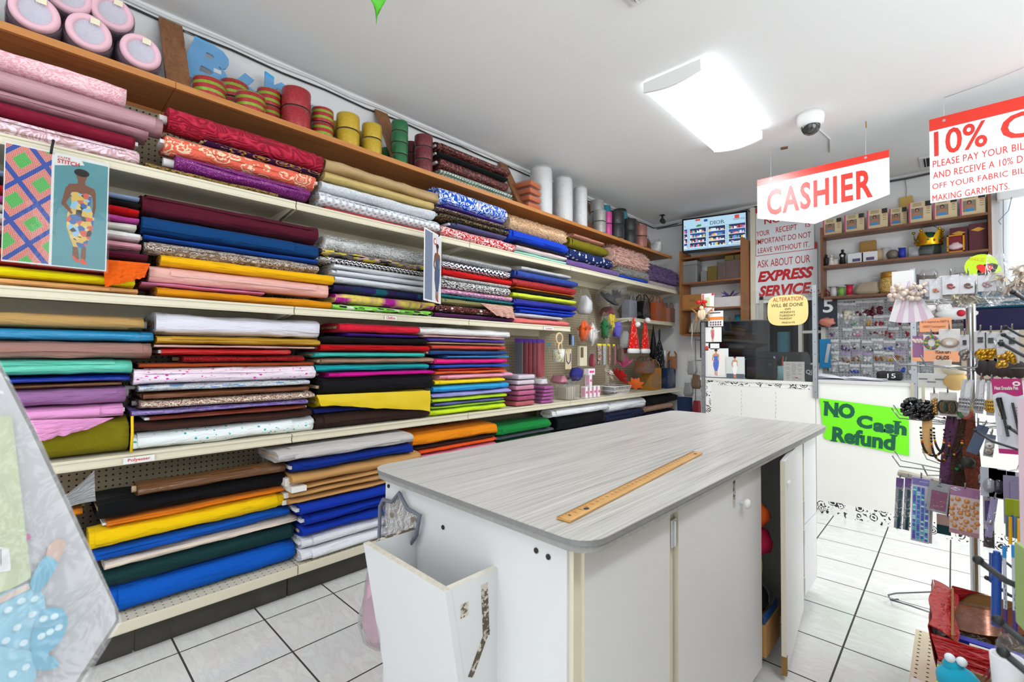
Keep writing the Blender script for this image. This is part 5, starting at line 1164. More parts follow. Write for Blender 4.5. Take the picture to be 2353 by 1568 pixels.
hat((XS-0.06, 4.373, 1.833), 'black fascinator hat with netting hanging under the upper shelf', '#17171b', 0.12, True, 1)
t = bagged('bagged_feathers', 'dark red feather pack hanging below the black fascinator hat', 'feathers', (XS-0.08, 4.391, 1.667), 0.22, 0.12, 0.13, mat('#7c1018', 0.8), 6.1, 0.6)
for i, (nm, c, y, z, w) in enumerate((('orange', '#e8601c', 3.797, 1.367, 0.10), ('white', '#e9e6e0', 3.997, 1.349, 0.10), ('green', '#1c6a34', 4.19, 1.408, 0.10), ('yellow', '#d8bc1c', 4.374, 1.476, 0.09), ('violet', '#5a50c0', 4.418, 1.414, 0.10))):
    t = thing('feather_pack', f'{nm} feather pack in clear plastic hanging under the middle shelf end', 'feathers', (-2.64 - 0.04*(i % 2), y, z), 0, 'feather packs'); t.scale = (1.25, 1.35, 1.15)
    m = M(); m.ball((0, 0, 0.09), 0.085, 12, 0, (0.42, 0.5, 1.0), 0.5, i*3.1); leaf_tuft(m, 24, 0.10, 0.010, i, 0, (0, 0, 0.07)); m.build('feathers', mat(c, 0.8), t)
    m = M(); m.bag(w*1.1, 0.07, 0.24, 0, i*2.3, 0.2, 0.4); m.build('plastic_bag', FILM, t)
bagged('bagged_trim', 'silver white trimming in clear bag hanging left of the santa hats', 'trimming', (-2.66, 4.519+0.12, 1.311), 0.16, 0.10, 0.26, mat('#dadada', 0.4), 9.4, 0.5)
# handbags on the short shelf
def handbag(loc, w, d, h, c, label, bag=True, rz=0.0, dotted=None, group=None, plastic=True):
    t = thing('handbag', label, 'handbag', loc, rz, group); mt = dotted or mat(c, 0.4, noise_amt=0.12, nscale=30)
    m = M(); pr = [(-w/2*0.94, 0.0), (w/2*0.94, 0.0), (w/2, h*0.15), (w/2*0.97, h), (-w/2*0.97, h), (-w/2, h*0.15)]
    XZ = Matrix(((0, 0, 1, 0), (1, 0, 0, 0), (0, 1, 0, 0), (0, 0, 0, 1)))
    m.prism(pr, -d/2, d/2, 0, XZ); m.build('bag_body', mt, t)
    M().box((0, 0, h-0.004), (d*0.8, w*0.9, 0.006)).build('zip_top', mat('#6d5a44', 0.4, 0.5), t)
    for s in (-1, 1):
        M().tube([(s*d*0.45, -w*0.28, h*0.9), (s*d*0.5, -w*0.27, h*1.15), (s*d*0.3, -w*0.12, h*1.38), (s*d*0.3, w*0.12, h*1.38), (s*d*0.5, w*0.27, h*1.15), (s*d*0.45, w*0.28, h*0.9)], 0.006, 8).build('handle', mt, t)
    if plastic:
        m = M(); m.bag(d*1.3, w*1.12, h*1.35, 0, w*50, 0.12, 0.6); m.build('plastic_bag', FILM, t)
    return t
ZSS = 1.6525
g4 = 'handbags on the short shelf'
handbag((-2.70, 4.741+0.05, ZSS), 0.17, 0.10, 0.21, '#c8ccd4', 'silver sparkly handbag at left end of the short shelf', dotted=fab('seq', '#8a8e98', '#e8ecf2'), group=g4)
handbag((-2.70, 5.071+0.03, ZSS), 0.20, 0.11, 0.22, '#121214', 'black leather handbag second on the short shelf', group=g4)
handbag((-2.68, 5.385, ZSS), 0.20, 0.11, 0.23, '#b4562a', 'chestnut brown tote handbag on the short shelf', group=g4)
handbag((-2.74, 5.626, ZSS), 0.16, 0.10, 0.2, '#c07020', 'tan handbag right of the chestnut tote', group=g4)
handbag((-2.69, 5.817-0.03, ZSS), 0.16, 0.10, 0.19, '#b47864', 'rosy brown handbag at the far end of the short shelf', group=g4)
# santa hats
SANTA = fab('dots', '#d81c14', '#f4f0ea', '#f08a2c')
for i, (y, x, lab) in enumerate(((4.636, -2.56, 'red santa hat with white trim, left of the pair'), (4.865, -2.54, 'red santa hat with white trim, right of the pair'))):
    z = 1.254; t = thing('santa_hat', lab, 'hat', (x, y, z), 0.2*i, 'santa hats'); t.scale = (1.15, 1.3, 1.1)
    m = M(); m.lathe([(0.078, 0.02), (0.074, 0.10), (0.05, 0.22), (0.025, 0.32), (0.008, 0.36), (0.001, 0.365)], 22, 0, Matrix.Diagonal((0.45, 1, 1, 1)), True, 0, 2*PI, True); m.build('red_cone', SANTA, t)
    m = M(); m.lathe([(0.076, 0.0), (0.088, 0.012), (0.088, 0.034), (0.076, 0.046)], 22, 0, Matrix.Diagonal((0.48, 1, 1, 1))); m.build('white_trim', fab('fur', '#e8e8e6', '#fafafa'), t)
    M().ball((0.03, 0.02*(1-2*i), 0.34 if i else 0.29), 0.028, 12, 0, (1, 1, 1), 0.15, i).build('pompom', fab('fur', '#ececea', '#fafafa'), t)
# hanging accessories in the fourth bay (pegboard hooks)
def hookrod(loc, ln=0.12, axis=(1, 0, 0)):
    p = Vector(loc); a = Vector(axis); return M().tube([p, p + a*ln*0.9, p + a*ln + Vector((0, 0, 0.02))], 0.003, 6)
def card_pack(loc, w, h, c, label, cat, hdr=None, group=None, rz=0.0, th=0.008, film_=True, mt=None, name='hang_pack'):
    """flat retail pack hanging with its face to +x"""
    t = thing(name, label, cat, loc, rz, group)
    M().box((0, 0, -h/2), (th, w, h), bev=0.002).build('pack_body', mt or mat(c, 0.5, noise_amt=0.15, nscale=60), t)
    if hdr: M().box((0, 0, 0.012), (th*0.6, w*1.02, 0.045)).build('header_card', mat(hdr, 0.5), t)
    if film_: M().box((0.0, 0, -h/2+0.005), (th+0.008, w*1.06, h*1.04), bev=0.003).build('clear_sleeve', film('#ffffff', 0.03, 0.06, 0.6, 30), t)
    return t
yA = 2.914; yB_ = 3.18; zA_ = 1.34
for i in range(6):
    f = i/5
    card_pack((-2.70 + 0.02*f, yA + (yB_-yA)*f, zA_), 0.075, 0.30 if i < 5 else 0.31, ['#6a7076', '#9a3a44', '#a82838', '#8c2434', '#b43040', '#b82c3c'][i], ['leftmost', 'second', 'third', 'fourth', 'fifth', 'rightmost'][i] + ' glitter sheet pack with purple header below the middle shelf', 'craft pack', '#6a3cb0', 'glitter sheet packs', -1.25 + 0.05*i if i < 5 else -0.35, mt=fab('glit', ['#6a7076', '#983040', '#a82838', '#8c2434', '#b43040', '#b4243a'][i]))
t = thing('scissors', 'small teal scissors hanging below the middle shelf', 'scissors', (-2.56, 3.155, 1.295)); m = M()
for s in (-1, 1): m.tube([(0, s*0.012 + 0.011*math.cos(a), 0.03 + 0.014*math.sin(a)) for a in [k*0.63 for k in range(10)]], 0.003, 6, 0, True)
m.build('handles', mat('#1c8a98', 0.4), t); M().box((0, -0.003, -0.02), (0.002, 0.006, 0.06)).box((0, 0.003, -0.02), (0.002, 0.006, 0.06)).build('blades', mat('#b0b4b8', 0.25, 0.9), t)
for i, (dy, dz, lab) in enumerate(((0, 0, 'upper'), (0.012, -0.085, 'lower'))):
    t = thing('wooden_ring', f'{lab} pale wooden ring hanging from the middle shelf edge', 'ring', (-2.50, 3.22+dy, 1.38+dz), (0, PI/2, 0.3*i), 'wooden rings'); M().lathe([(0.045 + 0.008*math.cos(a), 0.008*math.sin(a)) for a in [2*PI*k/10 for k in range(11)]], 32).build('ring', wood('#e2cba4', '#c8a878', 6, 1), t)
t = thing('flower_bucket', 'small bag with yellow flower print hanging below the wooden rings', 'bag', (-2.54, 3.26, 1.172)); m = M(); m.lathe([(0.001, 0), (0.05, 0.0), (0.058, 0.115), (0.056, 0.115), (0.05, 0.01)], 22, 0, None, True, 0, 2*PI, True); m.build('bag', fab('floral', '#ecebe2', '#e8c030', '#6a8a4a'), t); M().tube([(0, -0.056, 0.11), (0.0, -0.04, 0.17), (0.0, 0.04, 0.17), (0, 0.056, 0.11)], 0.003, 6).build('handle', mat('#c8b48a', 0.5), t)
t = thing('flip_pack', 'dark hair clip pack hanging right of the wooden rings', 'hair clip', (-2.55, 3.447, 1.427)); M().box((0, 0, -0.05), (0.006, 0.03, 0.10)).build('clip', mat('#20242c', 0.4), t); M().box((0.01, 0.03, -0.06), (0.006, 0.022, 0.09), 0, None, 0.003).build('blue_clip', mat('#7ca0d8', 0.4), t)
card_pack((-2.60, 3.488, 1.291), 0.11, 0.19, '#d9c8a0', 'tan necklace card with blue beads, left of the pair', 'necklace card', None, 'necklace cards', 0.1, 0.004, False)
m = M(); yv, zv = 3.48, 1.177
m.tube([(-2.593, yv-0.035, zv+0.07), (-2.591, yv-0.03, zv), (-2.591, yv, zv-0.025), (-2.591, yv+0.03, zv), (-2.593, yv+0.035, zv+0.07)], 0.004, 6); tag(m.build('bead_necklace', mat('#2c4aa0', 0.3)), 'blue bead necklace on the tan card below the wooden rings', 'necklace')
card_pack((-2.60, 3.712, 1.318), 0.12, 0.19, '#dcd2b8', 'cream earring card, right of the necklace card', 'earring card', None, 'necklace cards', 0.0, 0.03, False)
for i in range(7): M().box((0.018, -0.05+i*0.007, -0.06), (0.003, 0.002, 0.10)).build('chain', mat('#a8906a', 0.35, 0.7), bpy.data.objects[[o.name for o in bpy.data.objects if o.get('label') == 'cream earring card, right of the necklace card'][0]])
bagged('bagged_beads', 'crimson bead pack hanging left of the coloured socks', 'beads', (-2.60, 3.885, 1.117), 0.08, 0.05, 0.17, mat('#a01830', 0.4), 5.2, 0.7)
for i, (y, c1, c2) in enumerate(((3.985, '#18181c', '#f0f0ee'), (4.074, '#f0f0ee', '#d8402c'), (4.165, '#1c50a8', '#e8c020'), (4.267, '#d83c28', '#3ca0c8'))):
    z = 1.329; t = thing('socks_pair', ['leftmost', 'second from left', 'second from right', 'rightmost'][i] + ' patterned socks pair with yellow hanger, right of the bead pack', 'socks', (-2.59, y, z), 0.25*i - 0.3, 'patterned socks')
    m = M(); m.grid(lambda u, v: (0.012*math.sin(PI*u), 0.055*(u-0.5)*(1 - 0.2*v), -0.20*v + (0.02*u if v > 0.9 else 0)), 6, 12, 0, True, -0.014); m.build('sock', fab('cells' if i != 1 else 'vstripe', c1, c2, '#d8402c', '#2c8a5c') if i != 1 else fab('chev', '#f0f0ee', '#18181c', sc=1.5), t)
    M().box((0.004, 0, 0.0), (0.02, 0.05, 0.035), bev=0.003).build('yellow_hanger', mat('#e4dc1c', 0.5), t)
bagged('bagged_beads', 'green and brown bead strand pack right of the socks', 'beads', (-2.62, 4.451, 1.159), 0.09, 0.05, 0.19, fab('tie', '#3a6a34', '#6a4a34', '#4a7a44'), 6.7, 0.7)
# things standing on the lower shelf, far bays
ZL = 0.8175
for i in range(6):
    y = 2.83; c = ['#d8505c', '#c01870', '#e05898', '#e890b4', '#c878b0', '#c8a0c8'][i]
    t = thing('cloth_pack', ['bottom', 'second lowest', 'third lowest', 'third from top', 'second from top', 'topmost'][i] + ' flat pink cloth pack in plastic beside the neon net bolts', 'cloth pack', (-2.66, y + 0.006*(i % 3), ZL + i*0.043), 0.04*(i % 3 - 1), 'pink cloth packs')
    m = M(); m.box((0, 0, 0.02), (0.24, 0.21, 0.036), bev=0.014); m.build('cloth', fab('plain', c) if i < 4 else fab('vstripe', c, '#f0e0ec'), t); m = M(); m.box((0, 0, 0.021), (0.25, 0.225, 0.040), bev=0.015); m.build('plastic_sleeve', film('#ffffff', 0.06, 0.06, 0.9, 26), t)
for i in range(5):
    y = 3.123
    t = thing('bead_cord_pack', ['bottom', 'second lowest', 'middle', 'second highest', 'top'][i] + ' multicoloured bead cord pack in the pile beside the pink packs', 'bead pack', (-2.64, y, ZL + i*0.03), 0.06*(i-2), 'bead cord packs')
    m = M(); m.box((0, 0, 0.013), (0.20, 0.14, 0.024), bev=0.009); m.build('cords', fab('cells', '#d84a2c', '#2c68c0', '#e8e0d8', '#2ca05c', '#b848a0', '#e8b830', sc=2.2), t); m = M(); m.box((0, 0, 0.0135), (0.21, 0.15, 0.0265), bev=0.01); m.build('plastic_sleeve', film('#ffffff', 0.05, 0.06, 0.9, 26), t)
bagged('bagged_ribbon', 'pink and white ribbon pack lying on the bead cord packs', 'ribbon pack', (-2.66, 3.146, ZL+0.153), 0.16, 0.15, 0.07, fab('vstripe', '#e8b0c8', '#f4f0f4'), 2.9, 0.9)
t = thing('plastic_tub', 'clear plastic tub of small parts on the lower shelf', 'tub', (-2.62, 3.504, ZL)); m = M(); m.box((0, 0, 0.07), (0.16, 0.17, 0.14), bev=0.006); m.build('clear_tub', film('#e8e4da', 0.22, 0.06, 0.3, 8), t)
for i in range(5): M().box((-0.01, -0.06+0.03*i, 0.06), (0.10, 0.018, 0.115), bev=0.004).build('contents', mat(['#cfc4b0', '#d8d4cc', '#c8b898', '#dcd8d0', '#c4b8a4'][i], 0.6), t)
bagged('feather_puff', 'pink feather puff standing behind the clear tub', 'feathers', (-2.74, 3.529, ZL+0.145), 0.16, 0.12, 0.09, mat('#e890a8', 0.8), 1.3, 0.8, inner=0.95)
t = thing('feather_puff', 'violet feather puff in a clear box behind the pink boxes', 'feathers', (-2.76, 3.834, ZL)); M().box((0, 0, 0.10), (0.14, 0.16, 0.20), bev=0.004).build('clear_box', film('#ffffff', 0.06, 0.05, 0.2, 8), t); m = M(); m.ball((0, 0, 0.22), 0.07, 16, 0, (1, 1, 1), 0.3, 4); leaf_tuft(m, 60, 0.10, 0.006, 9, 0, (0, 0, 0.18)); m.build('puff', mat('#4a48b0', 0.8), t)
PINKL = mat('#e8508c', 0.5)
def thread_box(y, x, z, i, lab):
    t = thing('thread_box', lab, 'box', (x, y, z), 0.05, 'pink and white boxes'); M().box((0, 0, 0.055), (0.055, 0.042, 0.11), bev=0.002).build('carton', mat('#f2f0f0', 0.45), t)
    M().box((0.0278, 0, 0.055), (0.0008, 0.030, 0.022)).build('pink_band', PINKL, t); M().box((0.0, -0.0215, 0.055), (0.04, 0.0008, 0.09)).build('side_print', mat('#e8a8c4', 0.5), t); M().box((0.0278, 0.012, 0.055), (0.0008, 0.006, 0.10)).build('pink_stripe', mat('#f0a0c0', 0.5), t)
y0, y1 = 3.737, 3.949
for i in range(4): thread_box(y0 + (y1-y0)*i/3, -2.59, ZL, i, ['leftmost', 'second', 'third', 'rightmost'][i] + ' pink and white box in the bottom row on the lower shelf')
thread_box(y0 + (y1-y0)*0.33, -2.59, ZL+0.111, 5, 'pink and white box lying in the second row'); t = thing('thread_box', 'pink and white box on top of the box pile', 'box', (-2.59, y0+(y1-y0)*0.4, ZL+0.222), 0, 'pink and white boxes'); M().box((0, 0, 0.03), (0.055, 0.11, 0.06), bev=0.002).build('carton', mat('#f2e8ee', 0.45), t); M().box((0.0278, 0, 0.03), (0.0008, 0.08, 0.02)).build('pink_band', PINKL, t)
# wire basket with goods
t = thing('wire_basket', 'white wire basket of trimmings on the lower shelf', 'basket', (-2.60, (4.304), ZL)); yb = 0.17; m = M()
for k, (s, z) in enumerate(((0.80, 0.004), (0.9, 0.045), (1.0, 0.09))): m.tube([(0.10*s*sx, yb*s*sy, z) for sx, sy in ((1, 1), (-1, 1), (-1, -1), (1, -1))], 0.0028 if k < 2 else 0.004, 6, 0, True)
for i in range(13):
    y = -yb + 2*yb*i/12
    for sx in (-1, 1): m.tube([(0.10*sx, y, 0.09), (0.08*sx, y*0.8, 0.004)], 0.0018, 5)
    m.tube([(0.08, y*0.8, 0.004), (-0.08, y*0.8, 0.004)], 0.0018, 5)
m.build('basket_wire', mat('#f2f2f0', 0.3), t)
bagged('bagged_trim', 'cream lace and navy trimmings heaped in the wire basket', 'trimming', (-2.61, 4.235, ZL+0.008), 0.14, 0.22, 0.12, fab('tie', '#e8dcc8', '#1c2a5c', '#d8c8b8', '#28386a'), 3.8, 0.8)
def flower(loc, r, c, label, seed):
    t = thing('fabric_flower', label, 'flower', loc, (0, 0.9, seed)); m = M()
    for ring in range(3):
        for k in range(7):
            a = 2*PI*k/7 + ring*0.4; R_ = r*(1-0.28*ring); mt = Matrix.Rotation(a, 4, 'Z') @ Matrix.Rotation(-0.35*ring-0.15, 4, 'Y')
            m.grid(lambda u, v: (R_*u, R_*0.55*(v-0.5)*math.sin(PI*min(1, u*0.9+0.08)), 0.02*ring + 0.25*R_*u*u*(0.3+ring*.3)), 5, 4, 0, True, 0, mt)
    m.build('petals', mat(c, 0.7), t); M().ball((0, 0, 0.03), r*0.16).build('flower_centre', mat('#3a2020', 0.7), t)
flower((-2.60, 4.383, 0.992), 0.13, '#d01c20', 'big red fabric flower above the wire basket', 1.0)
flower((-2.57, 4.694, 0.9), 0.10, '#f0702c', 'orange fabric flower in plastic right of the wire basket', 2.0)
flower((-2.66, 4.264, 1.022), 0.09, '#e8d8d4', 'pale pink fabric flower in the wire basket', 0.4)
m = M(); leaf_tuft(m, 40, 0.16, 0.009, 44, 0, (0, 0, 0)); tag(m.build('feather_spray', mat('#c0507c', 0.7), None, (-2.66, 4.59, 1.109-0.02)), 'dusky pink feather spray behind the red flower', 'feathers')
handbag((-2.64, 5.233-0.03, ZL), 0.26, 0.14, 0.26, '#a8742c', 'mustard patterned handbag in plastic on the lower shelf', dotted=fab('speck', '#b07c30', '#7c4c1c', sc=0.5))
handbag((-2.64, 5.649-0.03, ZL), 0.24, 0.13, 0.25, '#2c4468', 'blue dotted handbag in plastic at the far end of the lower shelf', dotted=fab('dots', '#22385c', '#c8d0dc', '#4a6088'))
# hanging bags further along
t = thing('hanging_bag', 'black polka dot drawstring bag hanging below the short shelf', 'bag', (-2.60, 5.342, 1.081), 0.2); m = M(); m.lathe([(0.001, 0), (0.075, 0.0), (0.085, 0.06), (0.07, 0.2), (0.035, 0.29), (0.014, 0.34), (0.02, 0.44), (0.004, 0.48)], 22, 0, Matrix.Diagonal((0.7, 1, 1, 1)), True, 0, 2*PI, True); m.build('bag', fab('dots', '#17171b', '#c8c8cc', '#55555c'), t); M().ball((0.055, 0.03, 0.17), 0.028, 10, 0, (0.5, 0.9, 1.6)).build('white_tassel', mat('#e0e0e0', 0.6), t)
t = thing('hanging_bag', 'plain black drawstring bag hanging behind the polka dot bag', 'bag', (-2.74, 5.459, 1.157), 0.4); m = M(); m.lathe([(0.001, 0), (0.06, 0.0), (0.07, 0.1), (0.04, 0.28), (0.012, 0.40), (0.004, 0.46)], 20, 0, Matrix.Diagonal((0.7, 1, 1, 1))); m.build('bag', mat('#121214', 0.5), t)
handbag((-2.62, 5.004, 1.021), 0.26, 0.12, 0.14, '#8a5a40', 'brown shoulder bag in plastic hanging under the santa hats')
handbag((-2.62, 5.738, 1.056), 0.20, 0.10, 0.16, '#9a5a24', 'tan shoulder bag hanging beside the polka dot bag', plastic=False, rz=0.3)
bagged('bagged_trim', 'red and maroon feather pack hanging below the brown shoulder bag', 'feathers', (-2.70, 4.625+0.03, 1.254), 0.12, 0.08, 0.22, mat('#8c1c24', 0.7), 8.8, 0.6)
# shelf end: thread cone, wire spinner with silver goods
t = thing('denim_roll', 'dark navy denim roll standing on end by the counter', 'fabric', (-2.02, 4.72, 0.0)); m = M(); m.lathe([(0.001, 0), (0.075, 0), (0.075, 0.80), (0.03, 0.80), (0.001, 0.79)], 24, 0, None, True, 0, 2*PI, True); m.build('roll', fab('plain', '#1c2a48'), t)

# ---------------------------------------------------------------- cash desk
XZP = Matrix(((1, 0, 0, 0), (0, 0, 1, 0), (0, 1, 0, 0), (0, 0, 0, 1)))   # poly (x,z) extruded along y
FACE = lambda o: frame(o, (1, 0, 0), (0, 0, 1))                           # faces the shop (-y)
HKW = mat('#9a9b9c', 0.3, 0.8); CTR = mat('#e6e4dd', 0.4, noise_amt=0.04, nscale=4)
def floral_border():
    g = G('black_rose_border'); co = g.coord('Object'); vo = g.vor(co, 15, 0.7); n = g.noise(co, 34, 2, 0.5, 0.8); w = g.math('SINE', g.math('MULTIPLY', g.math('ADD', vo.outputs[0], g.math('MULTIPLY', n.outputs[0], 0.3)), 34))
    k = g.math('MULTIPLY', g.math('GREATER_THAN', w, 0.1), g.math('LESS_THAN', vo.outputs[0], 0.46)); n2 = g.noise(co, 46, 1); k2 = g.math('MULTIPLY', g.math('GREATER_THAN', n2.outputs[0], 0.62), g.math('GREATER_THAN', vo.outputs[0], 0.40))
    return g.fin(g.mix(g.math('MAXIMUM', k, k2), lin('#eceae6'), lin('#24211f')), 0.5)
FB = floral_border()
cd = thing('cash_desk', 'white cash desk with a black rose border and clear screen', 'counter', (-1.71, 4.36, 0))
m = M(); m.box((0.455, 0.009, 0.505), (0.91, 0.018, 1.01)); m.build('front_panel', CTR, cd)
M().box((0.009, 0.28, 0.5), (0.018, 0.52, 1.0)).build('side_panel', CTR, cd)
M().box((0.455, 0.27, 1.02), (0.92, 0.56, 0.024)).build('counter_top', mat('#dcdad4', 0.35), cd)
m = M(); m.box((0.455, -0.0008, 1.000), (0.91, 0.0015, 0.058)).box((0.045, -0.0009, 0.50), (0.09, 0.0015, 0.94)).box((0.455, -0.0008, 0.05), (0.91, 0.0015, 0.10)); m.build('rose_border', FB, cd)
m = M()
for x in (0.355, 0.625): 
    for k in range(9): m.box((x + 0.003*math.sin(k*2), -0.0006, 0.66+k*0.033), (0.004, 0.0012, 0.018))
m.build('tape_scuffs', mat('#b9ae98', 0.7), cd)
ps = thing('sneeze_guard', 'clear acrylic screen standing along the cash desk front', 'screen', (-1.69, 4.375, 1.034)); M().box((0.43, 0, 0.385), (0.87, 0.005, 0.77)).build('acrylic_sheet', film('#dfe6ea', 0.0, 0.02, 0.03, 2, 0.9), ps); 
ALU = mat('#a9adb0', 0.35, 0.8, noise_amt=0.1, nscale=50)
for x, z0, z1, lab in ((-1.683, 0.70, 1.545, 'grey metal post at the left end of the cash desk'), (-0.797, 0.905, 1.812, 'grey metal post between the cash desk and the green sign'), (-0.199, 0.90, 1.87, 'grey metal post right of the green sign')):
    t = thing('screen_post', lab, 'post', (x, 4.345, z0), 0); M().box((0, 0, (z1-z0)/2), (0.034, 0.006, z1-z0)).box((0.016, 0.012, (z1-z0)/2), (0.003, 0.03, z1-z0)).build('angle_bar', ALU, t)
    m = M(); 
    for k in range(int((z1-z0)/0.1)): m.cyl((0, -0.003, 0.05+k*0.1), (0, -0.005, 0.05+k*0.1), 0.004, 8)
    m.build('bolt_holes', mat('#5a5c5e', 0.5), t)
ct = thing('counter', 'cream white service counter right of the cash desk with bottom rose border', 'counter', (-0.797, 4.36, 0))
M().box((0.9, 0.009, 0.515), (1.8, 0.018, 1.03)).build('front_panel', CTR, ct); M().box((0.9, 0.27, 1.042), (1.8, 0.56, 0.024)).build('counter_top', mat('#c9c8c4', 0.35, noise_amt=0.1), ct)
M().box((0.9, -0.0008, 0.052), (1.8, 0.0015, 0.104)).build('rose_border', FB, ct)
# bright green sign
def corner(p): return Vector(p)
gs = thing('no_refund_sign', 'bright green NO Cash Refund sign taped to the counter front', 'sign', (-0.772, 4.352, 0.535)); GW, GH = 0.538, 0.372; fm0 = FACE((0, 0, 0))
m = M(); poly(m, [(0.028, 0.055), (GW, 0.0), (GW, 0.33), (0.0, GH)], 0.0, 0, fm0); m.build('green_paper', mat('#74e61e', 0.35), gs)
dg_ = mat('#0c5a3c', 0.5); sh = -0.05
def lay(s, x, y, w, h, name, **k): return text(s, w, h, dg_, gs, frame((x, -0.0012, y), (1, 0, sh), (0, 0, 1)), name, **k)
lay('NO', 0.020, 0.236, 0.205, 0.115, 'lettering_no', bold=0.06, serif=True, depth=0.0)
lay('C', 0.235, 0.168, 0.095, 0.098, 'lettering_cash', bold=0.06); lay('ash', 0.335, 0.150, 0.19, 0.098, 'lettering_cash', bold=0.05, serif=True)
lay('Refund', 0.07, 0.042, 0.40, 0.118, 'lettering_refund', bold=0.045, serif=True)
# things stuck on / standing on the cash desk
def sheet(name, label, cat, c0, c1, mt, th=0.002, group=None, y=None):
    x0, z1, x1, z0 = c0[0], c0[2], c1[0], c1[2]; yy = c0[1] if y is None else y
    t = thing(name, label, cat, (x0, yy, z0), 0, group); M().box(((x1-x0)/2, 0, (z1-z0)/2), (x1-x0, th, z1-z0)).build('sheet', mt, t); return t, x1-x0, z1-z0
PAPER = mat('#ece9e4', 0.6); BLUED = mat('#5a74c4', 0.5, noise_amt=0.25, nscale=60); PALE = mat('#c98f74', 0.5)
t, w, h = sheet('pattern_card', 'small card with a red print dress at the left end of the acrylic screen', 'card', (-1.68, 4.36, 1.499), (-1.523, 4.36, 1.363), PAPER)
m = M(); figure(m, w/2, 0.005, h*0.95, None, z=0.0018, fm=FACE((0, 0, 0))); m.build('woman_print', [PALE, HAIR, fab('speck', '#c46a74', '#f0e4e0'), PALE], t)
t, w, h = sheet('dress_photo', 'photo card of a woman in a blue dress on the cash desk', 'photo', (-1.68, 4.36, 1.303), (-1.464, 4.36, 1.041), mat('#dfe0e2', 0.5)); M().box((w/2, -0.0016, h*0.5), (w*0.72, 0.001, h*0.86)).build('photo_ground', mat('#e9e4dc', 0.5), t)
m = M(); figure(m, w/2, 0.02, h*0.88, None, z=0.0028, fm=FACE((0, 0, 0))); m.build('woman_print', [PALE, mat('#4a2a1c', 0.6), BLUED, PALE], t)
t, w, h = sheet('dress_photo', 'photo card of a woman in a black and white floral dress', 'photo', (-1.479, 4.35, 1.228), (-1.326, 4.35, 1.032), mat('#cfd3cc', 0.5)); M().box((w*0.5, -0.0016, h*0.12), (w*0.98, 0.001, h*0.22)).build('photo_floor', mat('#59606a', 0.5), t)
m = M(); figure(m, w*0.48, 0.012, h*0.94, None, z=0.0028, fm=FACE((0, 0, 0))); m.build('woman_print', [PALE, mat('#3a241a', 0.6), fab('floral', '#e8e6e2', '#26242a', '#5a5a5a', sc=3), PALE], t)
t, w, h = sheet('price_card', 'tiny white card beside the monitor edge', 'card', (-1.624, 4.36, 1.348), (-1.543, 4.36, 1.295), PAPER)
t, w, h = sheet('sticker', 'small red and white sticker on the left desk post', 'sticker', (-1.688, 4.36, 1.352), (-1.64, 4.36, 1.283), PAPER); M().box((w/2, -0.002, h*0.35), (w*0.9, 0.001, h*0.5)).build('red_half', mat('#d8402c', 0.5), t)
t, w, h = sheet('greeting_card', 'floral greeting card behind the star ornament', 'card', (-1.705, 4.366, 1.815), (-1.59, 4.366, 1.621), PAPER); M().box((w*0.12, -0.0016, h*0.5), (w*0.18, 0.001, h*0.95)).build('pink_edge', mat('#e06a74', 0.5), t); M().box((w*0.45, -0.0016, h*0.62), (w*0.4, 0.001, h*0.4)).build('green_print', mat('#c2d8a4', 0.5), t)
for k, (px, py) in enumerate(((0.9, 0.95), (0.8, 0.15))): M().cyl((w*px, -0.001, h*py), (w*px, -0.003, h*py), 0.012, 12).build('red_bloom', mat('#d0342c', 0.5), t)
t, w, h = sheet('colour_card', 'white card with an orange bar and rows of coloured studs', 'card', (-1.641, 4.355, 1.647), (-1.506, 4.355, 1.505), PAPER)
M().box((w/2, -0.0016, h*0.52), (w*0.98, 0.001, h*0.2)).build('orange_bar', mat('#e2853c', 0.5), t); M().box((w*0.45, -0.0016, h*0.88), (w*0.75, 0.001, h*0.06)).build('black_print', mat('#222222', 0.6), t)
m = M()
for i in range(10): m.ball((w*(0.2+0.16*(i % 5)), -0.004, h*(0.28-0.16*(i//5))), 0.007, 8, i % 3)
m.build('studs', [mat('#5a2440', 0.3), mat('#2c3c6a', 0.3), mat('#8a2c3c', 0.3)], t)
so = thing('star_ornament', 'twig star ornament with a shell figure and red bow hanging at the screen', 'ornament', (-1.68, 4.33, 1.647)); m = M()
pts = [(0.115*(1 if k % 2 == 0 else 0.48)*math.sin(PI*k/5), -0.01, 0.115*(1 if k % 2 == 0 else 0.48)*math.cos(PI*k/5)) for k in range(10)]
for q in range(3): m.tube([(p[0]*(1-0.06*q), p[1]+0.004*q, p[2]*(1-0.06*q)) for p in pts], 0.004, 6, 0, True)
m.build('twig_star', mat('#b8823c', 0.6, noise_amt=0.3, nscale=80), so)
m = M(); m.ball((0, -0.022, -0.03), 0.042, 14, 0, (0.85, 0.5, 1.25)); m.ball((0, -0.028, 0.03), 0.022, 12, 0, (1, 0.7, 1)); m.ball((-0.022, -0.03, -0.025), 0.02, 10, 0, (0.8, 0.6, 1.8)).ball((0.022, -0.03, -0.025), 0.02, 10, 0, (0.8, 0.6, 1.8)); m.build('shell_figure', mat('#ecd0ac', 0.5, noise_amt=0.2, nscale=90), so)
m = M(); leaf_tuft(m, 26, 0.06, 0.008, 6, 0, (0, -0.016, 0.03)); m.build('green_sprigs', mat('#3f6a3a', 0.6), so)
m = M()
for s in (-1, 1): m.ball((s*0.028, -0.03, 0.085), 0.02, 10, 0, (1.3, 0.6, 0.9)); m.tube([(0, -0.03, 0.08), (s*0.02, -0.032, 0.055), (s*0.03, -0.03, 0.03)], 0.006, 6)
m.ball((0, -0.032, 0.085), 0.011, 8); m.build('red_bow', mat('#cf2422', 0.5), so)
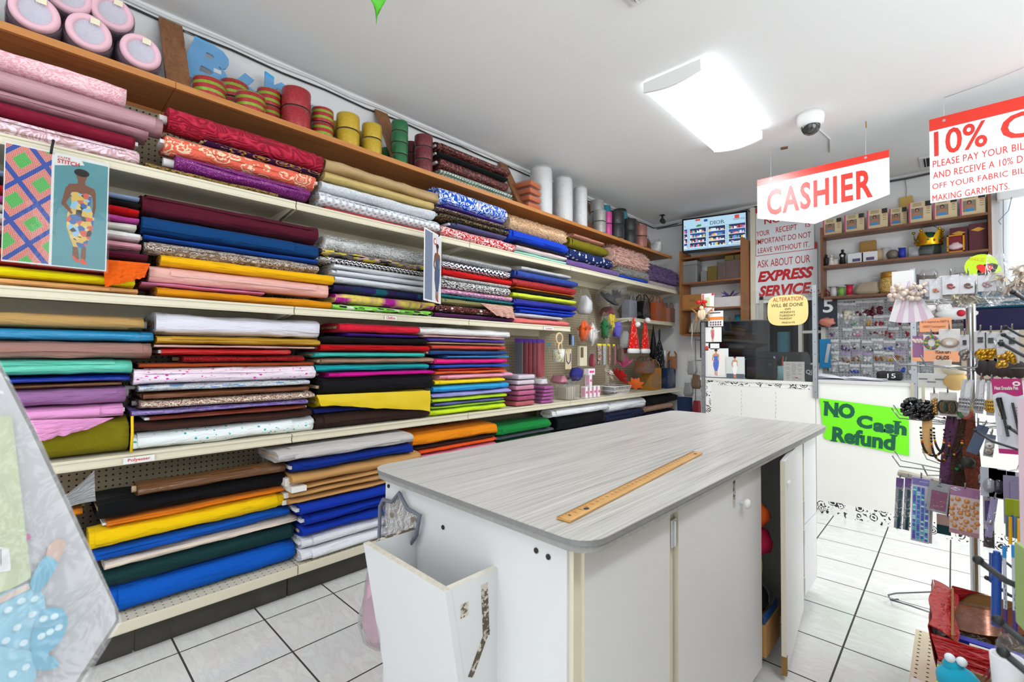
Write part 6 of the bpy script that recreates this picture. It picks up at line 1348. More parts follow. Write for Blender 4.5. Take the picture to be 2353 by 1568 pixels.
t, w, h = sheet('receipt_notice', 'white printed notice standing behind the screen by the middle post', 'notice', (-1.032, 4.385, 1.193), (-0.879, 4.385, 1.022), PAPER)
m = M()
for i in range(10):
    for j in range(3): 
        if rnd.random() < 0.7: m.box((w*(0.22 + 0.28*j), -0.0014, h*(0.88-0.08*i)), (w*rnd.uniform(0.1, 0.24), 0.0006, h*0.018))
m.build('print_lines', mat('#8a8a88', 0.6), t); M().box((w*0.63, -0.0014, h*0.22), (w*0.14, 0.0006, h*0.05)).build('red_stamp', mat('#d8705a', 0.6), t)
t, w, h = sheet('payment_card', 'dark payment card with white Q letters by the middle post', 'card', (-0.874, 4.383, 1.171), (-0.821, 4.383, 1.022), mat('#2e3a44', 0.4)); text('QJ', w*0.8, h*0.3, mat('#e8e8e8', 0.5), t, FACE((w*0.1, -0.0016, h*0.42)), bold=0.02)
al = thing('alteration_sign', 'hand lettered yellow paper plate about alterations hanging on the screen', 'sign', (-1.143, 4.362, 1.493)); w = -0.842--1.142; h = 0.255
m = M(); m.prism([(w/2 + w/2*math.copysign(abs(math.cos(a))**0.5, math.cos(a)), h/2 + h/2*math.copysign(abs(math.sin(a))**0.62, math.sin(a))) for a in [2*PI*k/40 for k in range(40)]], -0.004, 0.0, 0, XZP); m.build('paper_plate', mat('#e4cd86', 0.6, noise_amt=0.06), al)
def ln(s, x, z, ww, hh, c): text(s, ww, hh, mat(c, 0.6), al, FACE((x, -0.0052, z)), 'hand_lettering', 0.0, 0.1)
ln('ALTERATION', w*0.14, h*0.80, w*0.74, h*0.13, '#b03a2c'); ln('WILL BE DONE', w*0.10, h*0.62, w*0.78, h*0.11, '#3a3020'); ln('on', w*0.44, h*0.51, w*0.14, h*0.06, '#2c2418')
ln('MONDAYS', w*0.32, h*0.405, w*0.36, h*0.065, '#2c2418'); ln('TUESDAY', w*0.30, h*0.30, w*0.40, h*0.065, '#2c2418'); ln('THURSDAY', w*0.30, h*0.20, w*0.32, h*0.06, '#2c2418'); ln('FRIDAYS', w*0.36, h*0.07, w*0.32, h*0.055, '#2c2418')
# behind the screen: monitor, cash drawer, printer, tub of pens
mo = thing('monitor', 'black computer monitor behind the acrylic screen', 'monitor', (-1.52-0.02, 4.72, 1.034), 0.12); BK = mat('#1b1c1f', 0.35)
M().box((0, 0.02, 0.36), (0.62, 0.03, 0.37), bev=0.008).build('monitor_housing', BK, mo); M().box((0, 0.003, 0.365), (0.585, 0.004, 0.33)).build('display', mat('#0b0c0f', 0.2, 0, 0.3), mo)
M().box((0, 0.05, 0.09), (0.06, 0.03, 0.18)).build('stand_neck', BK, mo); M().box((0, 0.04, 0.008), (0.22, 0.16, 0.016), bev=0.004).build('stand_base', BK, mo)
pr = thing('receipt_printer', 'black receipt printer on the cash desk behind the screen', 'printer', (-1.218, 4.50, 1.034)); M().box((0, 0, 0.09), (0.25, 0.2, 0.18), bev=0.02).build('printer_body', mat('#232426', 0.5), pr); M().box((0, -0.03, 0.183), (0.2, 0.05, 0.008), bev=0.002).build('paper_slot', mat('#0d0d0e', 0.6), pr); M().box((0.08, -0.102, 0.13), (0.03, 0.004, 0.02)).build('label_badge', mat('#44464a', 0.4), pr)
dr = thing('till_machine', 'dark machine with a slanted top behind the receipt printer', 'machine', (-1.317+0.02, 4.76, 1.034)); m = M(); m.prism([(-0.15, 0), (0.15, 0), (0.15, 0.19), (0.05, 0.24), (-0.15, 0.24)], 0, 0.36, 0, Matrix(((0, 0, 1, 0), (1, 0, 0, 0), (0, 1, 0, 0), (0, 0, 0, 1)))); m.build('machine_body', mat('#2a2b2e', 0.5), dr); M().box((0.18, -0.151, 0.1), (0.3, 0.004, 0.13)).build('drawer_front', mat('#1a1b1d', 0.4), dr)
pt = thing('pen_tub', 'tub of pens and papers beside the receipt printer', 'tub', (-1.086, 4.5, 1.034)); M().lathe([(0.001, 0), (0.045, 0), (0.05, 0.12), (0.046, 0.12), (0.04, 0.01)], 20).build('tub', mat('#9ac8cc', 0.4), pt)
for k, c in enumerate(('#1c8a5a', '#d84a2c', '#2c5ac0', '#e8e4e0', '#1c1c20')): M().cyl((0.02*math.cos(k*1.3), 0.02*math.sin(k*1.3), 0.02), (0.05*math.cos(k*1.3), 0.05*math.sin(k*1.3), 0.20), 0.005, 8).build('pen', mat(c, 0.4), pt)
for i, (x, y, rz, lab) in enumerate(((-0.731, 4.50, 0.3, 'loose white papers curling on the service counter, left'), (-0.496, 4.52, -0.1, 'open white magazine flat on the service counter'))):
    t = thing('papers', lab, 'papers', (x, y, 1.0545), rz); m = M()
    for k in range(4): m.grid(lambda u, v: (0.24*(u-0.5), 0.2*(v-0.5), 0.003*k + 0.004 + (0.03 if i == 0 else 0.012)*math.sin(PI*u*0.9 + 0.3*k)**2*(0.4+v*0.6)), 10, 4, 0, True, 0.001)
    m.build('sheets', mat('#e8e8ee', 0.6), t); M().box((0.02, 0, 0.0022), (0.2, 0.17, 0.004)).build('print_sheet', mat('#7c7ca8', 0.6, noise_amt=0.5, nscale=60), t)
t = thing('glove_pack', 'small black velvet pack lying on the service counter by the pegboard', 'pack', (-0.365, 4.72, 1.0545)); M().box((0, 0, 0.035), (0.16, 0.1, 0.07), bev=0.02).build('pack', mat('#151417', 0.6), t); text('15', 0.05, 0.035, mat('#e8e8e8', 0.5), t, FACE((-0.01, -0.0515, 0.018)), 'numerals')

# ---------------------------------------------------------------- hanging signs
SW = mat('#e9edf0', 0.28, spec=0.6); SR = mat('#e8321e', 0.28, spec=0.6); RED = mat('#dc2f20', 0.32, spec=0.6)
cs = thing('cashier_sign', 'white pointed CASHIER sign with a red top band hanging from the ceiling', 'sign', (-1.208, 4.33, 2.30)); CW = 0.888
m = M(); m.prism([(0, 0.125), (0.42, 0.0), (CW, 0.13), (CW, 0.46), (0, 0.46)], -0.003, 0.003, 0, XZP); m.build('sign_board', SW, cs); M().box((CW/2, -0.0036, 0.432), (CW, 0.001, 0.056)).build('red_band', SR, cs)
text('CASHIER', 0.715, 0.222, RED, cs, FACE((0.075, -0.0042, 0.130)), bold=0.028, spacing=1.14)
ST = mat('#dfe3e8', 0.4)
for x in (0.105, 0.75):
    M().tube([(x, 0, 0.44), (x+0.002, 0, CZ-2.30)], 0.0013, 5).build('hanging_line', ST, cs); M().cyl((x, -0.003, 0.44), (x, -0.006, 0.44), 0.009, 14).build('eyelet', mat('#c9c9c9', 0.3, 0.8), cs)
M().box((0.755, 0, CZ-2.30-0.03), (0.006, 0.004, 0.05)).build('ceiling_clip', mat('#a8823c', 0.4, 0.4), cs)
bs = thing('discount_sign', 'large white 10% OFF sign with a red top band hanging from the ceiling', 'sign', (-0.1, 4.28, 2.303)); BW, BH = 0.95, 0.582
M().box((BW/2, 0, BH/2), (BW, 0.006, BH)).build('sign_board', SW, bs); M().box((BW/2, -0.0036, BH-0.041), (BW, 0.001, 0.082)).build('red_band', SR, bs)
def bt(s, p0, p1, b=0.0):
    """lettering between two measured corners of the board"""
    text(s, p1[0]-p0[0], p1[2]-p0[2], RED, bs, FACE((p0[0]+0.1, -0.0042, p0[2]-2.303)), bold=b)
bt('10%', (-0.076, 4.28, 2.619), (0.179, 0, 2.792), 0.015)
bt('OFF', (0.239, 4.28, 2.624), (0.239+0.42, 0, 2.624+0.165), 0.015)
def bline(s, p0, x1, h): text(s, x1-p0[0], h, RED, bs, FACE((p0[0]+0.1, -0.0042, p0[2]-2.303)), bold=0.0, spacing=1.05)
bline('PLEASE PAY YOUR BILL IN CASH', (-0.084, 4.28, 2.546), 0.314+0.225, 0.046)
bline('AND RECEIVE A 10% DISCOUNT', (-0.084, 4.28, 2.467), 0.337+0.175, 0.046)
bline('OFF YOUR FABRIC BILL, WHEN', (-0.088, 4.28, 2.389), 0.326+0.185, 0.044)
bline('MAKING GARMENTS.', (-0.089, 4.28, 2.311), 0.273, 0.044)
for x in (0.075, 0.85):
    M().tube([(x, 0, BH-0.03), (x, 0, CZ-2.303)], 0.0013, 5).build('hanging_line', ST, bs); M().cyl((x, -0.003, BH-0.03), (x, -0.006, BH-0.03), 0.009, 14).build('eyelet', mat('#c9c9c9', 0.3, 0.8), bs)
cable('ceiling_line', [(-0.02, 4.28, CZ-0.006), (0.35, 4.15, CZ-0.006), (0.9, 4.1, CZ-0.006)], 0.002, '#b9b9b9', 'fine line along the ceiling above the discount sign')

# ---------------------------------------------------------------- back wall: pipes, signs, television, cabinet
YW = YB - 0.004
m = M(); m.box((-1.685, YW-0.03, 1.5), (0.05, 0.05, 2.95)); tag(m.build('cable_trunking', mat('#e6dfca', 0.5)), 'cream cable trunking running up the wall right of the television cabinet', 'trunking')
t = thing('wall_sign', 'upper white wall sign asking to keep your receipt', 'sign', (-1.655, 5.872, 2.405)); M().box((0.29, 0, 0.28), (0.58, 0.006, 0.56)).build('sign_board', SW, t); M().box((0.29, -0.0036, 0.53), (0.58, 0.001, 0.06)).build('red_band', mat('#c8201c', 0.4), t)
RD2 = mat('#c02420', 0.45); ox = -1.655; oz = 2.405
def wl(s, x0, x1, z, h, b=0.004, sh=0.0, p=t): text(s, x1-x0, h, RD2, p, FACE((x0, -0.0042, z)), bold=b, shear=sh)
wl('NOTICE', 0.09, 0.49, 0.352, 0.07, 0.02)
wl('YOUR', 0.005, 0.145, 0.225, 0.06); wl('RECEIPT', 0.21, 0.42, 0.235, 0.062); wl('IS', 0.50, 0.545, 0.245, 0.06)
wl('IMPORTANT DO NOT', 0.005, 0.55, 0.128, 0.062); wl('LEAVE WITHOUT IT.', 0.02, 0.535, 0.024, 0.06)
t = thing('wall_sign', 'lower white wall sign advertising express service', 'sign', (-1.66, 5.878, 1.845)); M().box((0.305, 0, 0.315), (0.61, 0.006, 0.63)).build('sign_board', SW, t); M().box((0.305, -0.0036, 0.592), (0.61, 0.001, 0.076)).build('red_band', mat('#c8201c', 0.4), t)
RD2 = mat('#c8181c', 0.45); wl('ASK ABOUT OUR', 0.015, 0.545, 0.415, 0.085, 0.0, 0.0, t); wl('EXPRESS', 0.02, 0.575, 0.245, 0.125, 0.045, 0.25, t); wl('SERVICE', 0.03, 0.555, 0.075, 0.125, 0.045, 0.25, t)
tv = thing('television', 'flat black television above the wooden cabinet showing shop shelves', 'television', (-2.09, 5.735, 2.512), 0.226); TW, TH = 0.735, 0.432
M().box((0, 0.022, TH/2), (TW, 0.03, TH), bev=0.006).build('tv_housing', BK, tv); m = M(); m.box((0, 0.004, TH-0.009), (TW, 0.012, 0.018)).box((0, 0.004, 0.015), (TW, 0.012, 0.03)).box((-TW/2+0.009, 0.004, TH/2), (0.018, 0.012, TH)).box((TW/2-0.009, 0.004, TH/2), (0.018, 0.012, TH)); m.build('bezel', mat('#121315', 0.25), tv)
m = M(); sw, sh_ = TW-0.036, TH-0.048; x0, z0 = -sw/2, 0.03
cols = ['#8fb4cc', '#a4c6da', '#18264c', '#1a4488', '#c4d4de', '#e0b23c', '#c8402c', '#3ca0c8', '#e07ca0', '#5c8a4c', '#8c6cb0', '#d8e4ec', '#40485c']
def tp(a, b, c, d, mi, dz=0.0): m.box((x0+sw*(a+c)/2, 0.0035-dz, z0+sh_*(b+d)/2), (sw*(c-a), 0.001, sh_*(d-b)), mi)
tp(0, 0, 1, 1, 0); tp(0, 0.72, 1, 1, 1, .0003); tp(0, 0.0, 1, 0.05, 0, .0003)
r = random.Random(3); units = ((0.0, 0.07), (0.10, 0.38), (0.41, 0.69), (0.73, 1.0))
for a, b in units:
    tp(a, 0.06, b, 0.70, 4, .0005)
    for k in range(4):
        zb = 0.09 + 0.155*k; tp(a+0.008, zb, b-0.008, zb+0.138, 2 if (k + int(a*10)) % 3 else 3, .0008); x = a+0.012
        while x < b-0.03:
            w = r.uniform(0.012, 0.03); 
            if r.random() < 0.82: tp(x, zb, x+w, zb+r.uniform(0.04, 0.095), r.choice([4, 5, 6, 7, 8, 9, 10, 11, 4, 11]), .0011)
            x += w+0.003
tp(0.83, 0.86, 0.90, 0.97, 6, .001); tp(0.20, 0.93, 0.28, 0.985, 6, .001); tp(0.34, 0.88, 0.40, 0.95, 3, .001); tp(0.80, 0.10, 0.90, 0.15, 4, .0015)
m.build('screen_picture', [emit(c, 0.62, 'screen_glow') for c in cols], tv)
text('DIOR', 0.165, 0.042, emit('#20262c', 0.5), tv, FACE((x0+sw*0.44, 0.0016, z0+sh_*0.755)), 'screen_lettering', 0.0, serif=True); text('TOM FO', 0.13, 0.022, emit('#3a4048', 0.5), tv, FACE((x0+sw*0.80, 0.0016, z0+sh_*0.80)), 'screen_lettering', 0.0); text('L', 0.016, 0.022, emit('#3a4048', 0.5), tv, FACE((x0+sw*0.02, 0.0016, z0+sh_*0.76)), 'screen_lettering', 0.0)
m = M(); poly(m, [(0, 0.012), (0.02, 0.0), (0.06, 0.002), (0.075, 0.014), (0.06, 0.02), (0.07, 0.035), (0.05, 0.024), (0.03, 0.028), (0.02, 0.018)], 0, 0, FACE((x0+sw*0.20, 0.0016, z0+sh_*0.74))); m.build('green_emblem', emit('#3c7a40', 0.6), tv)
cab = thing('wall_cabinet', 'wooden open wall cabinet with shelves below the television', 'cabinet', (-2.46, 5.60, 1.49)); CBW = wood('#a8703c', '#8a5326', 5, 2); CBD = wood('#9a6236', '#7a4824', 5, 0); w = 0.738
M().box((0.011, 0.147, 0.52), (0.022, 0.295, 1.04)).build('side_board', CBW, cab); M().box((w-0.011, 0.147, 0.47), (0.022, 0.295, 1.26)).build('side_board', CBW, cab)
for z in (2.444-1.49, 2.128-1.49, 1.803-1.49, 0.006): M().box((w/2, 0.147, z-0.010), (w-0.046, 0.29, 0.02)).build('shelf_board', CBD, cab)
def bx(name, label, cat, c0, c1, d, mt, zf=None, y=None, group=None, bag=False, bev=0.003):
    """box whose front face was measured between two corners; zf = the shelf it stands on"""
    x0, x1 = c0[0], c1[0]; z1 = c0[2]; z0 = c1[2] if zf is None else zf; yy = c0[1] if y is None else y
    t = thing(name, label, cat, ((x0+x1)/2, yy + d/2, z0), 0, group); M().box((0, 0, (z1-z0)/2), (x1-x0, d, z1-z0), bev=bev).build('box_body', mt, t)
    if bag: M().box((0, 0, (z1-z0)/2+0.002), (x1-x0+0.012, d+0.012, z1-z0+0.012), bev=0.01).build('plastic_wrap', film('#ffffff', 0.05, 0.05, 1.0, 26), t)
    return t, x1-x0, z1-z0
SIL = mat('#9a9c9c', 0.35, 0.4); OLV = mat('#6c5a24', 0.55); BRN = mat('#5f4034', 0.5, noise_amt=0.2, nscale=30)
Z2, Z3, Z4 = 2.1285, 1.8035, 1.4965
t, w1, h1 = bx('gift_box', 'grey silver gift box with lid at left on the cabinet shelf under the television', 'box', (-2.46, 5.66, 2.354), (-2.268, 5.66, 2.147), 0.15, SIL, Z2, bag=True); M().box((0, 0, h1+0.001), (w1*1.03, 0.155, 0.002)).build('lid_edge', mat('#6f7172', 0.4), t)
bx('gift_box', 'flat silver box lid lying on the grey silver gift box', 'box', (-2.46, 5.66, Z2+h1+0.052), (-2.268, 5.66, 2.147), 0.15, mat('#a4a6a6', 0.35, 0.4), Z2+h1+0.004)
bx('gift_box', 'small silver box in the middle of the shelf under the television', 'box', (-2.228, 5.68, 2.263), (-2.155, 5.68, 2.143), 0.08, SIL, Z2)
bx('gift_box', 'olive box standing left of the brown wrapped boxes', 'box', (-2.134, 5.64, 2.305), (-2.017, 5.64, 2.135), 0.12, OLV, Z2)
t, w1, h1 = bx('gift_box', 'brown wrapped box left of the brown pair under the television', 'box', (-2.008, 5.63, 2.335), (-1.919, 5.63, 2.139), 0.16, BRN, Z2, bag=True)
bx('gift_box', 'wide brown wrapped box right of the brown pair under the television', 'box', (-1.914, 5.63, 2.343), (-1.742, 5.63, 2.13), 0.16, BRN, Z2, bag=True)
zt = Z2 + (2.343-Z2)
bx('gift_box', 'olive box on top of the brown boxes, left', 'box', (-1.936, 5.66, 2.41), (-1.835, 5.64, 2.334), 0.12, OLV, zt+0.01); bx('gift_box', 'olive box on top of the brown boxes, right', 'box', (-1.827, 5.66, 2.41), (-1.744, 5.64, 2.332), 0.12, OLV, zt+0.01)
t, w1, h1 = bx('carton', 'brown cardboard carton on the third cabinet shelf', 'carton', (-2.446, 5.64, 1.983), (-2.209, 5.64, 1.788), 0.2, mat('#a8743c', 0.7), Z3); text('THANK YOU FOR', w1*0.3, 0.010, ink, t, FACE((-w1*0.1, -0.1015, h1*0.6)), 'print'); text('SHOPPING WITH US', w1*0.4, 0.010, ink, t, FACE((-w1*0.12, -0.1015, h1*0.5)), 'print')
t, w1, h1 = bx('carton', 'flat white carton on the third cabinet shelf', 'carton', (-2.041, 5.62, 1.922), (-1.741, 5.62, 1.789), 0.2, mat('#e6dfdc', 0.5), Z3)
m = M(); leaf_tuft(m, 30, 0.14, 0.010, 77, 0, (0, 0, 0), 0.35, 2.0); tag(m.build('feather_bundle', mat('#5c3c8c', 0.6), None, (-1.90, 5.72, Z3+h1+0.004)), 'purple feather bundle lying on the flat white carton', 'feathers')
for i, (dx, dz) in enumerate(((0, 0), (0.01, 0.06))):
    t = thing('ribbon_spool', ['lower', 'upper'][i] + ' green glass spool behind the brown carton', 'ribbon spool', (-2.36+dx, 5.86, Z3+0.06*i), 0, 'green spools in the cabinet'); M().lathe([(0.001, 0), (0.08, 0), (0.08, 0.012), (0.05, 0.018), (0.05, 0.042), (0.08, 0.048), (0.08, 0.058), (0.001, 0.058)], 24).build('spool_body', mat('#2c6a4a', 0.3), t)
for i, (x, y, r_, h2, c, lab) in enumerate(((-1.97, 5.68, 0.05, 0.13, GE, 'silver rhinestone spool at bottom of the cabinet'), (-1.98, 5.80, 0.055, 0.2, mat('#8a8468', 0.4), 'khaki ribbon spool at bottom of the cabinet behind the silver one'), (-1.80, 5.66, 0.055, 0.11, TE, 'turquoise glitter spool at bottom right of the cabinet'), (-1.90, 5.78, 0.05, 0.06, TE, 'low turquoise spool at the back of the cabinet bottom'), (-1.83, 5.82, 0.05, 0.22, TE, 'tall turquoise spool at the back of the cabinet bottom'))):
    t = thing('ribbon_spool', lab, 'ribbon spool', (x, y, Z4)); m = M(); m.lathe([(0.001, 0), (r_, 0.0), (r_, h2), (0.001, h2)], 22, 0, None, True, 0, 2*PI, True); m.build('ribbon', c, t); M().lathe([(0.015, h2+0.001), (r_*0.9, h2+0.001), (r_*0.9, h2+0.004), (0.015, h2+0.004)], 20).build('flange', mat('#d0ccc4', 0.6), t)
tc = thing('thread_pack', 'bag of cream and grey thread hanks at the cabinet bottom left', 'thread', (-2.22, 5.73, Z4+0.001)); m = M()
for k in range(9): m.cyl((-0.16+0.04*k, 0.01*(k % 3), 0.02), (-0.12+0.04*k, 0.02, 0.17+0.02*(k % 3)), 0.022, 10)
m.build('thread_hanks', mat('#c8bca8', 0.7, noise_amt=0.3, nscale=40), tc); m = M(); m.bag(0.38, 0.12, 0.25, 0, 2.1, 0.1, 0.6); m.build('plastic_bag', FILM, tc)
t = thing('zip_tie', 'white strap hanging below the thread bag at the cabinet', 'strap', (-2.30, 5.58, 1.50)); M().tube([(0, 0, 0.12), (0.012, -0.01, 0.02), (-0.004, 0, -0.10), (0.006, 0, -0.22)], 0.006, 6).build('strap', mat('#e4e2de', 0.5), t)
# wire rack with bagged silver goods in the corner
wr = thing('wire_rack', 'wire rack in the far corner hung with silver bags beside the cash desk', 'rack', (-1.92, 5.0, 0)); m = M()
for x in (-0.1, 0.1): m.tube([(x, 0, 0), (x, 0, 1.42)], 0.006, 8)
for z in (0.3, 0.7, 0.95, 1.18, 1.4): m.tube([(-0.1, 0, z), (0.1, 0, z)], 0.004, 6)
m.build('rack_frame', mat('#8a8c8e', 0.3, 0.9), wr)
for i, (px, py, c, lab) in enumerate(((1590, 840, '#b8b8b8', 'silver bangle pack at the top of the corner wire rack'), (1600, 870, '#8c6a4c', 'brown leather trim pack in the middle of the corner wire rack'), (1585, 885, '#a8a8aa', 'grey trim pack on the left of the corner wire rack'), (1601, 925, '#c82c38', 'red bead pack low on the corner wire rack'))):
    p = (-2.03, 4.93, 1.127) if i == 0 else (-1.984, 4.93, 0.98) if i == 1 else (-2.069, 4.93, 0.892) if i == 2 else (-1.98, 4.93, 0.703)
    bagged('hang_pack', lab, 'pack', (p[0], 4.93, p[2]-0.1), 0.12, 0.05, 0.2, mat(c, 0.35, 0.3), i*2.2+1, 0.7)

# ---------------------------------------------------------------- back wall: long shelf unit and pegboard
ws = thing('wall_shelf_unit', 'dark wooden wall shelf unit with bra boxes and a gold crown', 'shelf', (-0.99, 5.70, 1.84)); SWD = wood('#8a5c3c', '#6a4028', 5, 0); w = 1.245
M().box((0.011, 0.098, 0.37), (0.022, 0.196, 0.74)).build('side_board', wood('#8f6040', '#6a4028', 5, 2), ws); M().box((w-0.011, 0.098, 0.42), (0.022, 0.196, 0.84)).build('side_board', wood('#8f6040', '#6a4028', 5, 2), ws)
ZS1, ZS2, ZS3 = 2.495, 2.177, 1.852
for z in (ZS1, ZS2, ZS3): M().box((w/2, 0.098, z-1.84-0.011), (w-0.046, 0.194, 0.022)).build('shelf_board', SWD, ws)
BEI = mat('#d9c49c', 0.5); SKN = mat('#b07a58', 0.5); SKYB = mat('#3f8fc8', 0.5)
def bra_box(x, wd, ht, y, lab):
    t = thing('bra_box', lab, 'box', (x, y, ZS1+0.001), 0.0, 'bra boxes on the wall shelf'); d = 0.05
    M().box((wd/2, d/2, ht/2), (wd, d, ht), bev=0.002).build('carton', BEI, t); M().box((wd*0.04, -0.0008, ht/2), (wd*0.07, 0.001, ht)).build('pink_spine', mat('#c8447c', 0.5), t)
    M().box((wd*0.38, -0.0008, ht*0.44), (wd*0.52, 0.001, ht*0.52)).build('photo_ground', mat('#8a7a6c', 0.5), t); M().box((wd*0.86, -0.0008, ht*0.86), (wd*0.26, 0.001, ht*0.24)).build('black_corner', mat('#2a2628', 0.5), t)
    m = M(); c = wd*0.38; f2 = FACE((0, 0, 0)); poly(m, ell(c, ht*0.60, ht*0.075, ht*0.10, 12), 0.0018, 1, f2); poly(m, [(c-ht*.2, ht*.19), (c+ht*.2, ht*.19), (c+ht*.17, ht*.44), (c, ht*.52), (c-ht*.17, ht*.44)], 0.0015, 0, f2); poly(m, ell(c, ht*0.585, ht*0.05, ht*0.07, 12), 0.002, 0, f2)
    poly(m, [(c-ht*.15, ht*.19), (c+ht*.15, ht*.19), (c+ht*.15, ht*.31), (c+ht*.07, ht*.36), (c, ht*.30), (c-ht*.07, ht*.36), (c-ht*.15, ht*.31)], 0.0019, 2, f2); m.build('woman_print', [SKN, HAIR, SKYB], t)
    m = M()
    for k in range(3): m.box((wd*0.38, -0.0009, ht*(0.93-0.06*k)), (wd*0.4, 0.0006, ht*0.02)).box((wd*0.86, -0.0009, ht*(0.6-0.1*k)), (wd*0.16, 0.0006, ht*0.02))
    m.build('small_print', mat('#6a5a48', 0.6), t); M().box((wd*0.86, -0.0009, ht*0.68), (wd*0.16, 0.0006, ht*0.03)).build('red_line', mat('#c83a3a', 0.5), t)
for i, (a, b, y, hh) in enumerate(((-0.973, -0.807, 5.74, 0.17), (-0.789, -0.622, 5.74, 0.18), (-0.603, -0.439, 5.73, 0.19), (-0.433, -0.3, 5.79, 0.185), (-0.288, -0.123, 5.73, 0.195), (-0.115, 0.047, 5.73, 0.19), (0.061, 0.224, 5.73, 0.19))):
    bra_box(a, b-a-0.004, hh, y, ['leftmost', 'second', 'third', 'middle', 'fifth', 'sixth', 'rightmost'][i] + ' beige bra box with a blue bra photo on the top wall shelf')
t = thing('wooden_tag', 'yellow wooden hanger tag on the wall above the bra boxes', 'tag', (-0.313, 5.885, 2.60)); M().box((0, 0, 0.10), (0.10, 0.012, 0.2), bev=0.003).build('tag_board', mat('#d8b060', 0.5), t); M().box((0.01, -0.007, 0.05), (0.06, 0.002, 0.07)).build('grey_patch', mat('#b4aa98', 0.5), t); M().tube([(0, -0.004, 0.18), (0.004, 0, 0.28), (-0.006, 0, 0.38)], 0.003, 6).build('string', mat('#9a9a98', 0.5), t)
# second shelf
def small(name, label, cat, px, mk, mt, part='body', y=5.78, z=ZS2, rz=0, group=None):
    t = thing(name, label, cat, (px, y, z+0.0008), rz, group); mk(M()).build(part, mt, t); return t
t = thing('cake_topper', 'bride and groom cake topper at the left of the second wall shelf', 'figurine', (-0.929, 5.76, ZS2+0.0008), 0.0)
m = M(); m.lathe([(0.001, 0), (0.022, 0), (0.02, 0.06), (0.024, 0.085), (0.008, 0.1), (0.001, 0.1)], 14, 0, Matrix.Translation((-0.02, 0, 0))); m.ball((-0.02, 0, 0.112), 0.013, 10); m.build('groom', mat('#1b1b1f', 0.5), t)
m = M(); m.lathe([(0.001, 0), (0.034, 0), (0.016, 0.06), (0.016, 0.08), (0.006, 0.092), (0.001, 0.092)], 14, 0, Matrix.Translation((0.025, 0, 0))); m.ball((0.025, 0, 0.103), 0.012, 10); m.build('bride', mat('#e4ddd4', 0.6), t)
t = thing('cake_topper', 'single dark groom figurine on the second wall shelf', 'figurine', (-0.806, 5.74, ZS2+0.0008)); m = M(); m.lathe([(0.001, 0), (0.026, 0), (0.022, 0.07), (0.03, 0.105), (0.01, 0.125), (0.001, 0.126)], 14); m.ball((0, 0, 0.140), 0.015, 10); m.build('groom', mat('#17171a', 0.5), t); M().ball((0, -0.022, 0.085), 0.014, 10).build('white_shirt', mat('#e4e4e2', 0.5), t)
small('lace_spool', 'small white lace spool between the cake toppers', 'spool', -0.872, lambda m: m.lathe([(0.001, 0), (0.045, 0), (0.045, 0.008), (0.038, 0.012), (0.038, 0.048), (0.045, 0.052), (0.045, 0.06), (0.001, 0.06)], 20), mat('#d8d0c4', 0.6))
for i, (a, b) in enumerate(((1948, 1977), (1979, 2008))):
    t = thing('hanger_box', ['left', 'right'][i] + ' white box of pearl pins on the second wall shelf', 'box', ([-0.763, -0.652][i], 5.74, ZS2+0.0008), 0, 'white pin boxes'); w1 = 0.128
    M().box((w1/2, 0.05, 0.05), (w1, 0.1, 0.1), bev=0.003).build('carton', mat('#e0dfe2', 0.5), t); M().box((w1*0.55, -0.0008, 0.03), (w1*0.5, 0.001, 0.03)).build('print', mat('#5a5478', 0.5, noise_amt=0.4, nscale=60), t); m = M()
    for k in range(14): m.ball((w1*(0.08+0.065*k), 0.03+0.02*(k % 3), 0.104), 0.007, 6)
    m.build('pearl_pins', mat('#d8d4d0', 0.3), t)
small('striped_tin', 'brown striped tin behind the white pin boxes', 'tin', -0.61, lambda m: m.box((0, 0, 0.115), (0.135, 0.05, 0.23), bev=0.012), fab('stripe', '#a8824c', '#4c5c7c'), y=5.86)

small('bead_jar', 'jar of tan pearls right of the white pin boxes', 'jar', -0.52, lambda m: m.lathe([(0.001, 0), (0.036, 0), (0.038, 0.09), (0.03, 0.1), (0.03, 0.115), (0.001, 0.115)], 18), mat('#bfa27c', 0.4, noise_amt=0.4, nscale=120))
small('bead_jar', 'clear jar of white beads on the second wall shelf', 'jar', -0.467, lambda m: m.lathe([(0.001, 0), (0.04, 0), (0.04, 0.13), (0.001, 0.13)], 18), mat('#c9c6c8', 0.3, noise_amt=0.3, nscale=120), y=5.82)
small('bead_jar', 'jar of dark pewter beads left of the blue thread spool', 'jar', -0.411, lambda m: m.ball((0, 0, 0.05), 0.05, 16, 0, (1, 0.9, 0.98)), mat('#7c7468', 0.35, noise_amt=0.5, nscale=120))
t = thing('thread_spool', 'royal blue thread spool on the second wall shelf', 'thread spool', (-0.34, 5.76, ZS2+0.0008)); M().lathe([(0.001, 0), (0.026, 0), (0.026, 0.10), (0.001, 0.10)], 18).build('thread', mat('#2c36a8', 0.5), t); M().lathe([(0.001, 0.10), (0.034, 0.10), (0.034, 0.108), (0.001, 0.108)], 18).build('spool_end', mat('#b8b4a8', 0.6), t)
t = thing('clear_box', 'clear box of silver trims under the gold crown', 'box', (-0.292, 5.745, ZS2+0.0008)); w1 = -0.115--0.292; M().box((w1/2, 0.05, 0.05), (w1, 0.1, 0.1), bev=0.003).build('clear_lid', film('#e4e4e6', 0.25, 0.06, 0.5, 18), t); m = M(); m.box((w1/2, 0.05, 0.035), (w1*0.9, 0.08, 0.06), bev=0.02); m.build('silver_trims', mat('#b4b4ba', 0.3, 0.5, noise_amt=0.3, nscale=80), t)
GOLD = mat('#d9a520', 0.22, 0.9); cr = thing('crown', 'gold paper crown with green velvet and coloured gems on the wall shelf', 'crown', (-0.152, 5.80, ZS2+0.062)); r0 = 0.098
